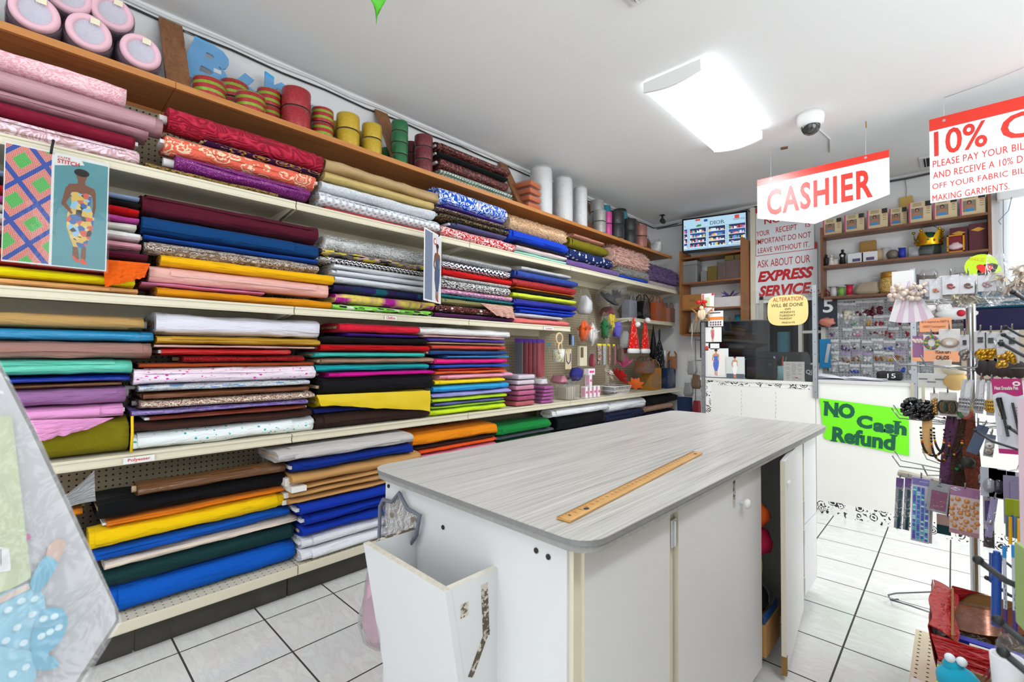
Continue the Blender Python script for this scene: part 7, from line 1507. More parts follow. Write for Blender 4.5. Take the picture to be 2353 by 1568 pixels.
vs = []; fs = []; n = 60
for i in range(n):
    a = 2*PI*i/n; k = abs(math.sin(a*2.5+0.4)); hh = 0.055 + 0.075*max(0, (k-0.35)/0.65)**1.3; 
    for z, rr2 in ((0, r0*0.97), (0.02, r0), (hh, r0*1.09)): vs.append((rr2*math.cos(a), rr2*math.sin(a)*0.85, z + 0.042))
for i in range(n):
    j = (i+1) % n
    for k in range(2): fs.append((i*3+k, j*3+k, j*3+k+1, i*3+k+1))
m = M(); m.add(vs, fs, 0, True)
for k in range(5):
    a = (PI/2 - 0.4 + PI*k)/2.5; m.ball((r0*1.1*math.cos(a), r0*0.94*math.sin(a), 0.178), 0.013, 10)
m.lathe([(r0*0.99, 0.036), (r0*1.04, 0.042), (r0*1.02, 0.05)], 36, 0, Matrix.Diagonal((1, 0.85, 1, 1))); m.build('gold_band', GOLD, cr)
M().ball((0, 0, 0.08), r0*0.93, 18, 0, (1, 0.84, 0.95), 0.08, 2).build('velvet_cap', mat('#184a34', 0.7), cr)
m = M()
for k in range(7): a = -PI/2 + (k-3)*0.42; m.ball((r0*1.03*math.cos(a), r0*0.88*math.sin(a), 0.075 + 0.012*(k % 2)), 0.009, 8, k % 2, (1, .6, 1.2))
m.build('gems', [mat('#b81c30', 0.15), mat('#1c7a4c', 0.15)], cr); M().lathe([(0.001, -0.058), (0.085, -0.058), (0.09, 0.0), (0.08, 0.04), (0.001, 0.04)], 22).build('display_tub', film('#3a443c', 0.5, 0.1, 0.3), cr); M().tube([(-0.05, 0, 0.14), (-0.06, 0, 0.2), (-0.03, 0, 0.225), (0.03, 0, 0.225), (0.06, 0, 0.2)], 0.003, 6).build('wire_handle', mat('#3a3a3a', 0.4), cr)
MAR = mat('#5a1a26', 0.5)
def jbox(x0, x1, y, z0, h, lab):
    t = thing('jewellery_box', lab, 'box', (x0, y, z0), 0, 'maroon jewellery boxes'); w1 = x1-x0; M().box((w1/2, 0.05, h/2), (w1, 0.1, h), bev=0.003).build('box_body', MAR, t); m = M(); poly(m, [(w1*0.1, h*0.78), (w1*0.5, h*0.70), (w1*0.9, h*0.78), (w1*0.5, h*0.86)], 0.0012, 0, FACE((0, 0, 0))); m.build('gold_diamond', mat('#d99a2c', 0.4), t)
jbox(-0.008, 0.108, 5.79, ZS2+0.001, 0.235, 'maroon jewellery box with gold diamond, behind the open red box'); jbox(0.116, 0.232, 5.77, ZS2+0.001, 0.245, 'maroon jewellery box with gold diamond, at the right end of the shelf')
t = thing('jewellery_box', 'open red lined gold edged jewellery box with clear beads', 'box', (-0.028, 5.73, ZS2+0.001)); w1 = 0.087--0.028; h = 0.16
m = M(); m.box((w1/2, 0.002, 0.006), (w1, 0.012, 0.012)).box((w1/2, 0.002, h-0.006), (w1, 0.012, 0.012)).box((0.006, 0.002, h/2), (0.012, 0.012, h)).box((w1-0.006, 0.002, h/2), (0.012, 0.012, h)); m.build('gold_rim', mat('#c98a1c', 0.35, 0.5), t); M().box((w1/2, 0.03, h/2), (w1-0.01, 0.045, h-0.01)).build('red_lining', mat('#7c1020', 0.6), t); m = M(); m.ball((w1/2, 0.0, 0.055), 0.04, 12, 0, (1.2, 0.5, 0.8), 0.4, 5); m.build('clear_beads', mat('#d8b8bc', 0.15), t)
# third shelf
for i, (x, c, h2, lab) in enumerate(((-0.891, '#d0cecb', 0.10, 'silver wire spool at the left of the lowest wall shelf'), (-0.824, '#7ab04c', 0.09, 'white and green wire spool second on the lowest wall shelf'), (-0.755, '#c8203c', 0.11, 'red ribbon spool on the lowest wall shelf'))):
    t = thing('thread_spool', lab, 'thread spool', (x, 5.77, ZS3+0.0008)); M().lathe([(0.001, 0.006), (0.028, 0.006), (0.028, h2), (0.001, h2)], 18).build('thread', mat(c, 0.45), t); M().lathe([(0.001, 0), (0.042, 0), (0.042, 0.007), (0.001, 0.007)], 18).lathe([(0.001, h2), (0.042, h2), (0.042, h2+0.007), (0.001, h2+0.007)], 18).build('spool_end', mat('#9a968c', 0.5), t)
bagged('bead_bag', 'clear bag heaped with cream pearls on the lowest wall shelf', 'beads', (-0.609, 5.79, ZS3+0.0008), 0.24, 0.14, 0.17, fab('dots', '#b8a488', '#efe4d0', '#d8c8b0', sc=2.2), 3.3, 0.6)
t = thing('bead_jar', 'wide jar of gold filigree beads on the lowest wall shelf', 'jar', (-0.431, 5.79, ZS3+0.0008)); M().lathe([(0.001, 0), (0.075, 0.0), (0.095, 0.04), (0.09, 0.12), (0.07, 0.15), (0.07, 0.16), (0.001, 0.16)], 24, 0, None, True, 0, 2*PI, True).build('gold_beads', fab('swirl', '#c8983c', '#f0d48c', '#8a5c1c', sc=2.0), t); M().lathe([(0.072, 0.15), (0.078, 0.155), (0.078, 0.205), (0.06, 0.21), (0.001, 0.21)], 24).build('lid', mat('#c8923c', 0.3, 0.4, noise_amt=0.3, nscale=60), t)
t = thing('lace_fan', 'open purple lace fan standing behind the gold bead jar', 'fan', (-0.31, 5.87, ZS3+0.0008)); m = M()
for k in range(14):
    a = 0.25 + (PI-0.5)*k/13; m.add([(0.02*math.cos(a-.1), 0.004*(k % 2), 0.02*math.sin(a-.1)), (0.02*math.cos(a+.1), 0.004*(k % 2), 0.02*math.sin(a+.1)), (0.19*math.cos(a+.1), 0.004*(k % 2), 0.19*math.sin(a+.1)), (0.19*math.cos(a-.1), 0.004*(k % 2), 0.19*math.sin(a-.1))], [(0, 1, 2, 3)])
m.build('fan_leaf', mat('#8a7488', 0.6, noise_amt=0.4, nscale=60), t)
bagged('bead_bag', 'crumpled clear bag of grey trims beside the lace fan', 'trimming', (-0.161, 5.79, ZS3+0.0008), 0.22, 0.14, 0.20, mat('#8c7c72', 0.4, noise_amt=0.3, nscale=40), 4.4, 0.35)
bagged('bead_bag', 'clear bag of silver trims further right on the lowest wall shelf', 'trimming', (0.052, 5.80, ZS3+0.0008), 0.16, 0.12, 0.2, mat('#a8a4a0', 0.3, noise_amt=0.3, nscale=40), 5.9, 0.35)
bagged('bead_bag', 'clear bag of dark trims at the right end of the lowest wall shelf', 'trimming', (0.127, 5.80, ZS3+0.0008), 0.13, 0.12, 0.19, mat('#7a6c60', 0.4, noise_amt=0.3, nscale=40), 6.4, 0.4)
# grey pegboard with little bags
pb = thing('accessory_pegboard', 'grey pegboard behind the counter hung with small bead bags', 'pegboard', (-1.0, 5.885, 0.95)); M().box((0.66, 0, 0.43), (1.32, 0.008, 0.86)).build('perforated_panel', peg_material('#a2a4a6', '#3a3b3d', 0.0254, 0.0042, (0, 2), 'grey_pegboard'), pb)
PC = [('red', '#8c1428'), ('silver', '#b8b8bc'), ('purple', '#5c3470'), ('cream', '#ddd4c0'), ('pink', '#d07a94'), ('blue', '#2c48b0'), ('gold', '#c8941c'), ('black', '#242428'), ('clear', '#d8dade'), ('green', '#3c8a50'), ('burgundy', '#561424'), ('amber', '#8a5424')]
rows = [(1.80, 10, [8, 3, 10, 10, 0, 1, 3, 1, 4, 2]), (1.655, 13, [7, 1, 9, 6, 0, 1, 0, 7, 1, 0, 2, 10, 1]), (1.535, 12, [2, 1, 4, 10, 0, 0, 0, 4, 0, 2, 4, 0]), (1.405, 13, [8, 2, 7, 7, 8, 5, 2, 5, 9, 9, 1, 5, 1]), (1.285, 13, [3, 11, 11, 8, 11, 6, 11, 9, 5, 1, 5, 1, 8]), (1.165, 13, [8, 1, 5, 1, 8, 1, 5, 8, 1, 5, 1, 8, 1])]
ROWN = ['top', 'second', 'third', 'fourth', 'fifth', 'bottom']; r = random.Random(11)
for j, (z, n, cc) in enumerate(rows):
    for i in range(n):
        nm, c = PC[cc[i]]; big = j == 0; w1 = r.uniform(0.10, 0.13) if big else r.uniform(0.078, 0.096); h1 = r.uniform(0.15, 0.19) if big else r.uniform(0.095, 0.115)
        x = -0.95 + 1.18*(i + 0.5)/n*1.0 + r.uniform(-0.012, 0.012); zz = z + r.uniform(-0.012, 0.012)
        pos = 'leftmost' if i == 0 else 'rightmost' if i == n-1 else ['', 'second', 'third', 'fourth', 'fifth', 'sixth', 'seventh', 'eighth', 'ninth', 'tenth', 'eleventh', 'twelfth'][i] + ' from left'
        t = thing('bead_bag', f'small clear bag of {nm} beads on the {ROWN[j]} pegboard row, {pos}', 'bead bag', (x, 5.868, zz), r.uniform(-0.1, 0.1), 'bead bags on the pegboard')
        M().box((0, 0, -0.012), (w1, 0.003, 0.026)).build('header_card', mat('#9a6cb4' if (j == 4 and i in (1, 2, 3, 6)) or (j == 3 and i == 8) or (j == 5 and i == 6) else '#f0f0f1', 0.5), t)
        m = M()
        for k in range(10 if not big else 16): m.ball((r.uniform(-w1*0.36, w1*0.36), r.uniform(-0.012, 0.0), -h1 + r.uniform(0.012, h1*0.5)), r.uniform(0.008, 0.015) if not big else r.uniform(0.014, 0.024), 7, 0 if r.random() < 0.75 else 1, (1, 0.8, 1))
        m.build('beads', [mat(c, 0.3), mat('#cfcfd2', 0.25)], t)
        m = M(); m.grid(lambda u, v: (w1*(u-0.5), -0.016*math.sin(PI*v)**0.6*math.sin(PI*u)**0.5 - 0.002, -h1*v), 6, 8); m.build('clear_bag', film('#f6f6f8', 0.26, 0.05, 0.9, 45), t)
        M().tube([(0, 0.012, -0.006), (0, -0.006, -0.006), (0, -0.016, 0.002)], 0.0018, 5).build('peg_hook', mat('#4a4a4c', 0.4, 0.6), t)
for i, (px, c0, lab) in enumerate((((0.023, 5.3, 1.549), '#e4e2de', 'white plush shoe in a bag behind the top tier of the spinner rack'), ((-0.218, 5.3, 1.609), '#e8dcd8', 'white plush with a red heart behind the feathered tags'))):
    t = thing('plush_toy', lab, 'toy', (px[0], 5.3, px[2]), 0); m = M(); m.ball((0, 0, 0.05), 0.075, 14, 0, (1.7, 0.8, 0.7), 0.15, i); m.ball((-0.07, 0, 0.10), 0.05, 12); m.build('plush_body', fab('fur', c0, '#fafafa'), t); M().ball((0.03, -0.055, 0.05), 0.028, 10).build('red_patch', mat('#c01c34', 0.6), t); M().tube([(0, 0, 0.12), (0, 0.1, 0.3), (0, 0.57, 0.32)], 0.003, 6).build('hanger', HKW, t)
t = thing('cushion_pack', 'teal over purple folded cloth pack at the counter back right', 'cloth pack', (0.25, 5.6, 1.055)); zc = 1.468-1.055
M().box((0, 0, zc/2), (0.4, 0.1, zc), bev=0.01).build('pack_stand', mat('#b9a894', 0.6), t); M().box((0.02, 0, zc+0.09), (0.40, 0.14, 0.18), bev=0.03).build('purple_cloth', fab('plain', '#2c2848'), t); M().box((0.02, 0, zc+0.26), (0.40, 0.14, 0.16), bev=0.03).build('teal_cloth', fab('plain', '#185068'), t)
# balloons numbers pack left of the pegboard
t = thing('number_balloon', 'dark card with a white number 5 and pink frill by the middle post', 'card', (-1.049, 5.80, 1.544)); M().box((0.10, 0, 0.16), (0.17, 0.006, 0.32)).build('card', mat('#262c38', 0.4), t); text('5', 0.09, 0.14, mat('#eeeeee', 0.4), t, FACE((0.06, -0.0042, 0.15)), bold=0.02); m = M(); m.ball((0.10, -0.02, 0.05), 0.06, 14, 0, (1.2, 0.5, 0.7), 0.4, 3); m.build('pink_frill', mat('#d88878', 0.6), t)
t = thing('reindeer_headband', 'red glitter antler headband hanging at the middle post', 'headband', (-0.989, 5.78, 1.828)); m = M()
for s in (-1, 1): m.tube([(s*0.05, 0, 0.0), (s*0.07, 0, 0.06), (s*0.10, 0, 0.12)], 0.008, 6).tube([(s*0.07, 0, 0.06), (s*0.03, 0, 0.11)], 0.006, 6).tube([(s*0.08, 0, 0.08), (s*0.13, 0, 0.10)], 0.006, 6)
m.build('antlers', fab('glit', '#a80f1c', '#e85048'), t); M().tube([(0.09*math.cos(a), 0.01, -0.02 + 0.09*math.sin(a)) for a in [PI*k/12 for k in range(13)]], 0.005, 6).build('headband', mat('#a81c20', 0.5), t)
t = thing('sewing_pack', 'blue retail pack hanging at the pegboard left edge', 'pack', (-1.019, 5.80, 1.115)); M().box((0.045, 0, 0.15), (0.10, 0.012, 0.30)).build('pack', mat('#1c7cae', 0.4), t); M().box((0.045, -0.008, 0.16), (0.03, 0.008, 0.20), 0, Matrix.Rotation(0.15, 4, 'Y')).build('tool', mat('#c8c8ca', 0.3, 0.6), t)
for i, (x, c) in enumerate(((-1.5, '#5c9aa8'), (-1.35, '#3a3440'), (-1.2, '#6a7480'))):
    t = thing('stored_bolt', ['left teal', 'middle dark', 'right grey'][i] + ' bolt standing in the sewing room window', 'fabric', (x, YB+0.5+0.1*i, 0.726)); M().lathe([(0.001, 0), (0.07, 0), (0.07, 0.8+0.1*i), (0.001, 0.8+0.1*i)], 18, 0, None, True, 0, 2*PI, True).build('cloth', fab('plain', c), t)

# ---------------------------------------------------------------- right hand displays: spinner rack
CHR = mat('#c4c6c8', 0.12, 0.95); HKB = mat('#3a3b3d', 0.45, 0.3); HKC = mat('#9a9b9c', 0.25, 0.9)
sp = thing('spinner_rack', 'chrome spinner rack with wire arms beside the counter', 'rack', (0.055, 2.67, 0.0))
M().cyl((0, 0, 0.0), (0, 0, 1.47), 0.015, 18).build('centre_pole', CHR, sp); M().box((0, 0, 1.475), (0.10, 0.06, 0.014), bev=0.003).build('top_plate', mat('#4a4a48', 0.5), sp)
m = M()
for k in range(4): a = k*PI/2 + 0.5; m.tube([(0, 0, 0.06), (0.13*math.cos(a), 0.13*math.sin(a), 0.025), (0.15*math.cos(a), 0.15*math.sin(a), 0.009)], 0.008, 8)
m.build('base_legs', CHR, sp)
TI = [1.50, 1.225, 0.995, 0.79]
for z in TI:
    m = M(); m.tube([(0.10*math.cos(2*PI*i/24), 0.10*math.sin(2*PI*i/24), z-0.02) for i in range(24)], 0.003, 6, 0, True)
    for k in range(10):
        a = 2*PI*k/10 + 0.35; c, s = math.cos(a), math.sin(a)
        m.tube([(0.0, 0.0, z-0.035), (0.1*c, 0.1*s, z-0.02), (0.24*c, 0.24*s, z-0.012), (0.265*c, 0.265*s, z+0.03)], 0.0028, 6)
    m.build('hook_tier', HKC, sp)
m = M(); m.tube([(-0.063, 3.29, 0.03), (-0.225, 3.108, 0.03), (-0.253, 3.056, 0.03), (-0.241, 3.005, 0.03), (-0.213, 3.038, 0.03)], 0.004, 6).tube([(-0.241, 3.005, 0.03), (-0.177, 3.006, 0.03), (-0.097, 2.994, 0.03)], 0.004, 6)
tag(m.build('wire_stand', mat('#6f7173', 0.3, 0.9)), 'low bent wire stand on the floor left of the red sequin box', 'wire stand')
def PK(name, label, cat, c0, c1, mt, th=0.006, hdr=None, film_=True, group=None, tilt=0.0, hang=True):
    """retail pack facing the shop, measured between its upper left and lower right corner"""
    x0, x1, z1, z0, y = c0[0], c1[0], c0[2], c1[2], c0[1]; w, h = x1-x0, z1-z0
    t = thing(name, label, cat, ((x0+x1)/2, y, z1), (0, tilt, 0), group)
    M().box((0, 0, -h/2), (w, th, h), bev=min(0.002, th*0.3)).build('backing_card', mt, t)
    if hdr: M().box((0, -th*0.6, -h*0.09), (w*1.0, 0.0012, h*0.18)).build('header_card', mat(hdr, 0.5), t)
    if film_:
        m = M(); m.grid(lambda u, v: (w*1.03*(u-0.5), -th/2-0.004-0.006*math.sin(PI*u)*math.sin(PI*v), -h*v), 6, 6); m.build('clear_sleeve', film('#f6f6f8', 0.05, 0.05, 0.7, 40), t)
    if hang: M().tube([(0, 0.05, 0.004), (0, -0.015, 0.0), (0, -0.028, 0.022)], 0.0024, 6).build('hook', HKC, t)
    return t, w, h
def onp(t, w, h, name, fn, mt, th=0.006):
    m = M(); fn(m, w, h, -th/2-0.002); m.build(name, mt, t)
LIN = mat('#e9e4e0', 0.6, noise_amt=0.06)
# top tier
t = thing('feather_tag', 'bunch of white and mauve feathered tags at the left of the top tier', 'tag', (-0.136, 2.5, 1.572), 0.0); r = random.Random(5)
for k in range(7):
    a = -0.75 + 0.2*k; m = M(); m.box((0, -0.004*k, -0.10), (0.022, 0.002, 0.17), 0, Matrix.Rotation(a*0.55, 4, 'Y')); m.build('tag_strip', mat('#d4bccc' if k % 2 else '#e8e2e6', 0.4), t)
m = M()
for k in range(40): m.ball((r.uniform(-0.05, 0.06), r.uniform(-0.05, -0.02), r.uniform(-0.09, -0.03)), r.uniform(0.006, 0.011), 6)
m.build('bead_lace', mat('#e4d2c4', 0.4), t); M().box((-0.01, -0.01, 0.0), (0.07, 0.002, 0.06)).build('white_header', WHITE, t)
def flower_on(c1, c2, rr=0.28):
    def f(m, w, h, y):
        for k in range(9): a = k*0.7; q = rr*w*(0.25 + 0.1*k)*0.8; m.ball((q*math.cos(a), y, -h*0.55 + q*math.sin(a)), w*0.075, 8, k % 2, (1.2, 0.4, 1))
    return f
for i, (c0, c1, lab, ca, cb) in enumerate((((-0.095, 2.48, 1.559), (-0.065, 2.48, 1.488), 'brooch card with dark red leaves, leftmost on the top tier', '#8c1c28', '#5c3a30'), ((-0.065, 2.47, 1.557), (-0.027, 2.47, 1.474), 'brooch card with a red and gold butterfly on the top tier', '#b83a2c', '#d09a3c'), ((-0.027, 2.46, 1.565), (0.021, 2.46, 1.49), 'brooch card with a dark red rose on the top tier', '#8c1820', '#a8383c'), ((0.021, 2.46, 1.56), (0.069, 2.46, 1.489), 'brooch card with green and red leaves on the top tier', '#2c5c40', '#a83040'), ((0.07, 2.46, 1.555), (0.119, 2.46, 1.494), 'brooch card with a pink and silver snowflake on the top tier', '#b86a7a', '#a8a8b0'))):
    t, w, h = PK('brooch_card', lab, 'brooch', c0, c1, mat('#dcdce0', 0.5), 0.003, None, True, 'brooch cards on the top tier'); onp(t, w, h, 'brooch', flower_on(ca, cb), [mat(ca, 0.25, 0.2), mat(cb, 0.25, 0.3)])
for i, (p, w, c, s) in enumerate((((0.009, 2.5, 1.44), 0.12, '#ecdfb4', 2), ((0.075, 2.5, 1.441), 0.13, '#e4e0d6', 4), ((0.158, 2.48, 1.442), 0.15, '#dccfc0', 6))):
    t = thing('flower_bag', ['cream flower bag hanging below the rose brooch', 'white lace flower bag at the middle of the top tier', 'large ivory flower cluster bag at the right of the top tier'][i], 'flower bag', p); r = random.Random(s); m = M()
    for k in range(5 if i < 2 else 11): leaf_tuft(m, 14, 0.035, 0.008, s*9+k, k % 2, (r.uniform(-w*.35, w*.35), r.uniform(-.02, 0), r.uniform(0.02, 0.07 if i < 2 else 0.13)), 0.3, 1.5)
    m.build('flowers', [mat(c, 0.7), mat('#cdbba4', 0.7)], t); m = M(); m.bag(w, 0.07, 0.13 if i < 2 else 0.19, 0, s, 0.15, 0.8); m.build('plastic_bag', FILM, t)
t = thing('heart_tag', 'lime green round tag with a red heart above the spinner rack', 'tag', (0.086, 2.66, 1.617), (0, 0.25, 0)); m = M(); m.cyl((0, 0, 0), (0, -0.003, 0), 0.048, 28).cyl((0.03, 0, -0.02), (0.03, -0.003, -0.02), 0.035, 24); m.build('lime_disc', mat('#c4ee1c', 0.5), t)
m = M(); f2 = FACE((0.012, -0.0045, -0.008)); poly(m, [(0.022*1.1*math.sin(a)**3, 0.0065*(2.6*math.cos(a)-1.0*math.cos(2*a)-0.4*math.cos(3*a))) for a in [2*PI*k/24 for k in range(24)]], 0, 0, f2); m.build('red_heart', mat('#e2321c', 0.5), t); text('SALE', 0.045, 0.014, mat('#e0c020', 0.5), t, FACE((-0.04, -0.0045, 0.02)), bold=0.02)
M().cyl((0, 0.004, -0.03), (0, 0.004, -0.11), 0.003, 8).build('stick', HKC, t)
# second tier
Y2 = 2.46
t, w, h = PK('bead_pack', 'mauve organza bag with pearl lace on the second tier', 'pack', (-0.117, 2.46, 1.332), (-0.084, 2.46, 1.245), mat('#9c5c94', 0.5)); onp(t, w, h, 'pearl_lace', lambda m, w, h, y: [m.ball((w*(-0.4+0.1*k), y, -h*0.2-0.004*(k % 3)), 0.006, 6) for k in range(9)], mat('#e6d2c8', 0.4))
t, w, h = PK('bead_pack', 'bracelet pack of multicoloured beads on the second tier', 'pack', (-0.084, 2.45, 1.335), (-0.036, 2.45, 1.273), LIN); onp(t, w, h, 'bead_ring', lambda m, w, h, y: [m.ball((w*0.36*math.cos(k*0.35), y, -h*0.5 + h*0.36*math.sin(k*0.35)), 0.007, 6, k % 4) for k in range(18)], [mat('#4a8a5c', 0.3), mat('#c8b04a', 0.3), mat('#4a6a9c', 0.3), mat('#b0584a', 0.3)])
t, w, h = PK('lace_pack', 'pale lace doily pack on the second tier', 'pack', (-0.039, 2.45, 1.356), (0.021, 2.45, 1.27), mat('#e4dfdc', 0.5)); onp(t, w, h, 'lace_doily', lambda m, w, h, y: m.lathe([(w*0.2, 0), (w*0.45, 0.003), (w*0.2, 0.005)], 20, 0, Matrix.Translation((0, y, -h*0.62)) @ Matrix.Rotation(PI/2, 4, 'X') @ Matrix.Diagonal((1, 0.7, 1, 1))), mat('#d2bca8', 0.6)); M().box((0, -0.008, -h*0.62), (w*0.36, 0.002, h*0.26)).build('label_card', WHITE, t)
t, w, h = PK('card_notice', 'orange notice about card payments behind the second tier', 'notice', (-0.116, 3, 1.434), (-0.003, 3, 1.367), mat('#f0a478', 0.5), 0.003, None, False, None, 0.0, False)
text('ID is required on DEBIT &', w*0.86, h*0.2, mat('#7a4030', 0.6), t, FACE((-w*0.43, -0.003, -h*0.4))); text('CREDIT Card payment', w*0.72, h*0.2, mat('#7a4030', 0.6), t, FACE((-w*0.4, -0.003, -h*0.75)))
t, w, h = PK('card_notice', 'orange notice reading cards, hanging below the lace doily pack', 'notice', (-0.146, 3, 1.289), (0.022, 3, 1.224), mat('#eea67e', 0.5), 0.003, None, False, None, 0.0, False)
text('YOUR GIFT', w*0.34, h*0.3, mat('#4a2c20', 0.6), t, FACE((w*0.0, -0.003, -h*0.42)), bold=0.03); text('CARDS', w*0.27, h*0.3, mat('#4a2c20', 0.6), t, FACE((w*0.02, -0.003, -h*0.86)), bold=0.03)
def barcode(t, w, h, zc, ww, hh):
    m = M()
    for k in range(14): m.box((-ww/2 + ww*k/13, -0.006, zc), (ww*0.03*(1 + k % 3 == 0) + 0.0012, 0.0006, hh))
    m.build('barcode', mat('#26262a', 0.6), t)
for i, (c0, c1, lab, gold) in enumerate((((0.02, 2.42, 1.332), (0.044, 2.42, 1.24), 'white barcode strip pack of silver charms, left on the second tier', '#8a8480'), ((0.057, 2.42, 1.344), (0.09, 2.42, 1.244), 'barcode pack of gold charms, left of the gold row', '#b88a24'), ((0.084, 2.42, 1.34), (0.116, 2.42, 1.245), 'barcode pack of gold charms in the middle of the gold row', '#b0801c'), ((0.114, 2.4, 1.338), (0.136, 2.4, 1.217), 'long pack of gold charms hanging lower in the gold row', '#c89a3c'), ((0.134, 2.4, 1.344), (0.168, 2.4, 1.229), 'pack of gold charms at the right of the gold row', '#ba8c2c'))):
    t, w, h = PK('charm_pack', lab, 'charm pack', c0, c1, mat('#d6d6da', 0.5), 0.003, None, True, 'charm packs on the second tier'); barcode(t, w, h, -h*0.32, w*0.4, h*0.2); onp(t, w, h, 'charms', lambda m, w, h, y: [m.ball((r.uniform(-w*0.36, w*0.36), y-0.004, -h*r.uniform(0.68, 0.98)), r.uniform(0.007, 0.011), 7) for k in range(14)], mat(gold, 0.25, 0.7))
for i, px in enumerate((2257, 2279, 2301, 2322, 2342)):
    p = (0.082, 2.55, 1.242) if i == 0 else (0.108, 2.55, 1.24) if i == 1 else (0.133, 2.55, 1.239) if i == 2 else (0.156, 2.55, 1.238) if i == 3 else (0.178, 2.55, 1.237)
    t = thing('hair_pack', ['leftmost', 'second', 'middle', 'fourth', 'rightmost'][i] + ' dark hair net pack hanging below the gold charms', 'hair pack', p, 0, 'dark hair net packs'); m = M(); m.ball((0, 0, -0.035), 0.022, 12, 0, (1, 0.5, 1.5)); m.build('hair_net', mat('#3c3434', 0.6), t); M().box((0, 0, 0.01), (0.04, 0.002, 0.05)).build('header_card', mat('#c8c4c4', 0.5), t); M().tube([(0.0, 0, -0.06), (0.003, 0, -0.10)], 0.002, 5).build('red_thread', mat('#8c2c34', 0.6), t)
t, w, h = PK('towel', 'small folded cream cloth hanging below the orange notice', 'cloth', (-0.064, 2.85, 1.234), (-0.005, 2.85, 1.167), mat('#ece4d6', 0.8), 0.02, None, False)
t, w, h = PK('display_box', 'white plastic display panel with slots behind the third tier', 'panel', (-0.12, 2.85, 1.171), (-0.02, 2.85, 1.108), mat('#dcdcda', 0.4), 0.03, None, False, None, 0.0, False)
m = M()
for k in range(3): m.box((-w*0.3+w*0.28*k, -0.016, -h*(0.4+0.2*(k % 2))), (0.03, 0.002, 0.006))
m.build('slots', mat('#8a8480', 0.6), t)
t = thing('straw_purse', 'small yellow straw purse with cream frill behind the third tier', 'purse', (0.003, 2.85, 1.113)); M().ball((0, 0, 0.025), 0.05, 16, 0, (0.95, 0.5, 0.8), 0.1, 2).build('straw_body', fab('check', '#e2bd7c', '#c89850', sc=2.5), t); M().ball((0, 0, 0.075), 0.045, 14, 0, (1.0, 0.55, 0.5), 0.3, 6).build('cream_frill', mat('#e9dcc0', 0.8), t)
# third tier
for i, p in enumerate(((-0.118, 2.42, 1.033), (-0.086, 2.42, 1.031))):
    t = thing('hair_scrunchie', ['left', 'right'][i] + ' glossy black ruffled hair scrunchie on the third tier', 'scrunchie', p, 0, 'black hair scrunchies'); m = M(); r = random.Random(i+40)
    for k in range(70):
        d = Vector((r.gauss(0, 1), r.gauss(0, 1), r.gauss(0, 1))).normalized(); m.ball((d.x*0.030, d.y*0.026, d.z*0.038 + 0.01), 0.0105, 7, 0, (1, 0.8, 0.7))
    m.build('ruffle', mat('#151518', 0.18, spec=0.7), t); M().box((0, 0, 0.075), (0.010, 0.002, 0.07)).build('cream_tag', mat('#d9d2b8', 0.6), t)
t, w, h = PK('charm_pack', 'narrow pack of gold chain pieces on the third tier', 'charm pack', (-0.066, 2.42, 1.11), (-0.042, 2.42, 1.022), LIN); onp(t, w, h, 'gold_chain', lambda m, w, h, y: [m.ball((w*0.12*(-1)**k, y, -h*(0.3+0.06*k)), 0.007, 7) for k in range(11)], mat('#b88c2c', 0.3, 0.7))
t, w, h = PK('bangle_pack', 'pack of dark bangles with red and green on the third tier', 'bangles', (-0.041, 2.42, 1.115), (0.009, 2.42, 1.024), mat('#d8d4cc', 0.5)); onp(t, w, h, 'bangles', lambda m, w, h, y: [m.tube([(w*(-0.3+0.16*k) + 0.012*math.cos(a), y-0.006, -h*0.62 + h*0.26*math.sin(a)) for a in [2*PI*q/14 for q in range(14)]], 0.003, 6, k % 3, True) for k in range(5)], [mat('#1f1c1a', 0.3), mat('#6a4a1c', 0.3), mat('#2c4a34', 0.3)])
nk = thing('bead_necklaces', 'black beaded necklaces with yellow and red beads hanging below the third tier', 'necklace', (-0.031, 2.42, 1.016)); m = M()
for q, (ww, ln) in enumerate(((0.034, 0.15), (0.026, 0.165), (0.040, 0.14))):
    for k in range(44):
        f = k/43; x = -0.03 + 0.022*q + ww*(-math.cos(PI*f)); z = -ln*math.sin(PI*f)**0.45; m.ball((x, -0.004*q, z), 0.0042, 6, 1 if k % 11 == 5 else 2 if k % 11 == 6 else 0)
m.build('beads', [mat('#17150f', 0.3), mat('#d8a820', 0.3), mat('#a8281c', 0.3)], nk); M().box((-0.045, 0.006, -0.07), (0.03, 0.002, 0.15)).build('tan_card', mat('#d8ab6c', 0.6), nk)
for i, (c0, c1, tl) in enumerate((((0.024, 2.34, 1.168), (0.054, 2.34, 1.048), 0.12), ((0.059, 2.34, 1.17), (0.082, 2.34, 1.048), 0.06), ((0.086, 2.34, 1.166), (0.106, 2.34, 1.044), 0.03))):
    t, w, h = PK('ring_pack', ['left', 'middle', 'right'][i] + ' strip pack of silver rings on the third tier', 'ring pack', c0, c1, mat('#c6c8cc', 0.4), 0.003, None, True, 'silver ring packs', tl); M().box((w*0.1, -0.004, -h*0.3), (w*0.5, 0.001, h*0.6)).build('white_label', mat('#e2e2e4', 0.5), t)
    onp(t, w, h, 'rings', lambda m, w, h, y: [m.tube([(w*(-0.25+0.25*(k % 3)) + 0.008*math.cos(a), y-0.003, -h*(0.62+0.1*(k//3)) + 0.008*math.sin(a)) for a in [2*PI*q/12 for q in range(12)]], 0.002, 6, 0, True) for k in range(9)], mat('#a8a8aa', 0.15, 0.9) if i < 2 else mat('#c89a30', 0.2, 0.8))
pn = thing('marker_pen_pack', 'magenta and white blister pack of black heat erasable pen on the right', 'pen pack', (0.114, 2.02, 1.185), (0, -0.06, -0.1)); w, h = 0.062, 0.222
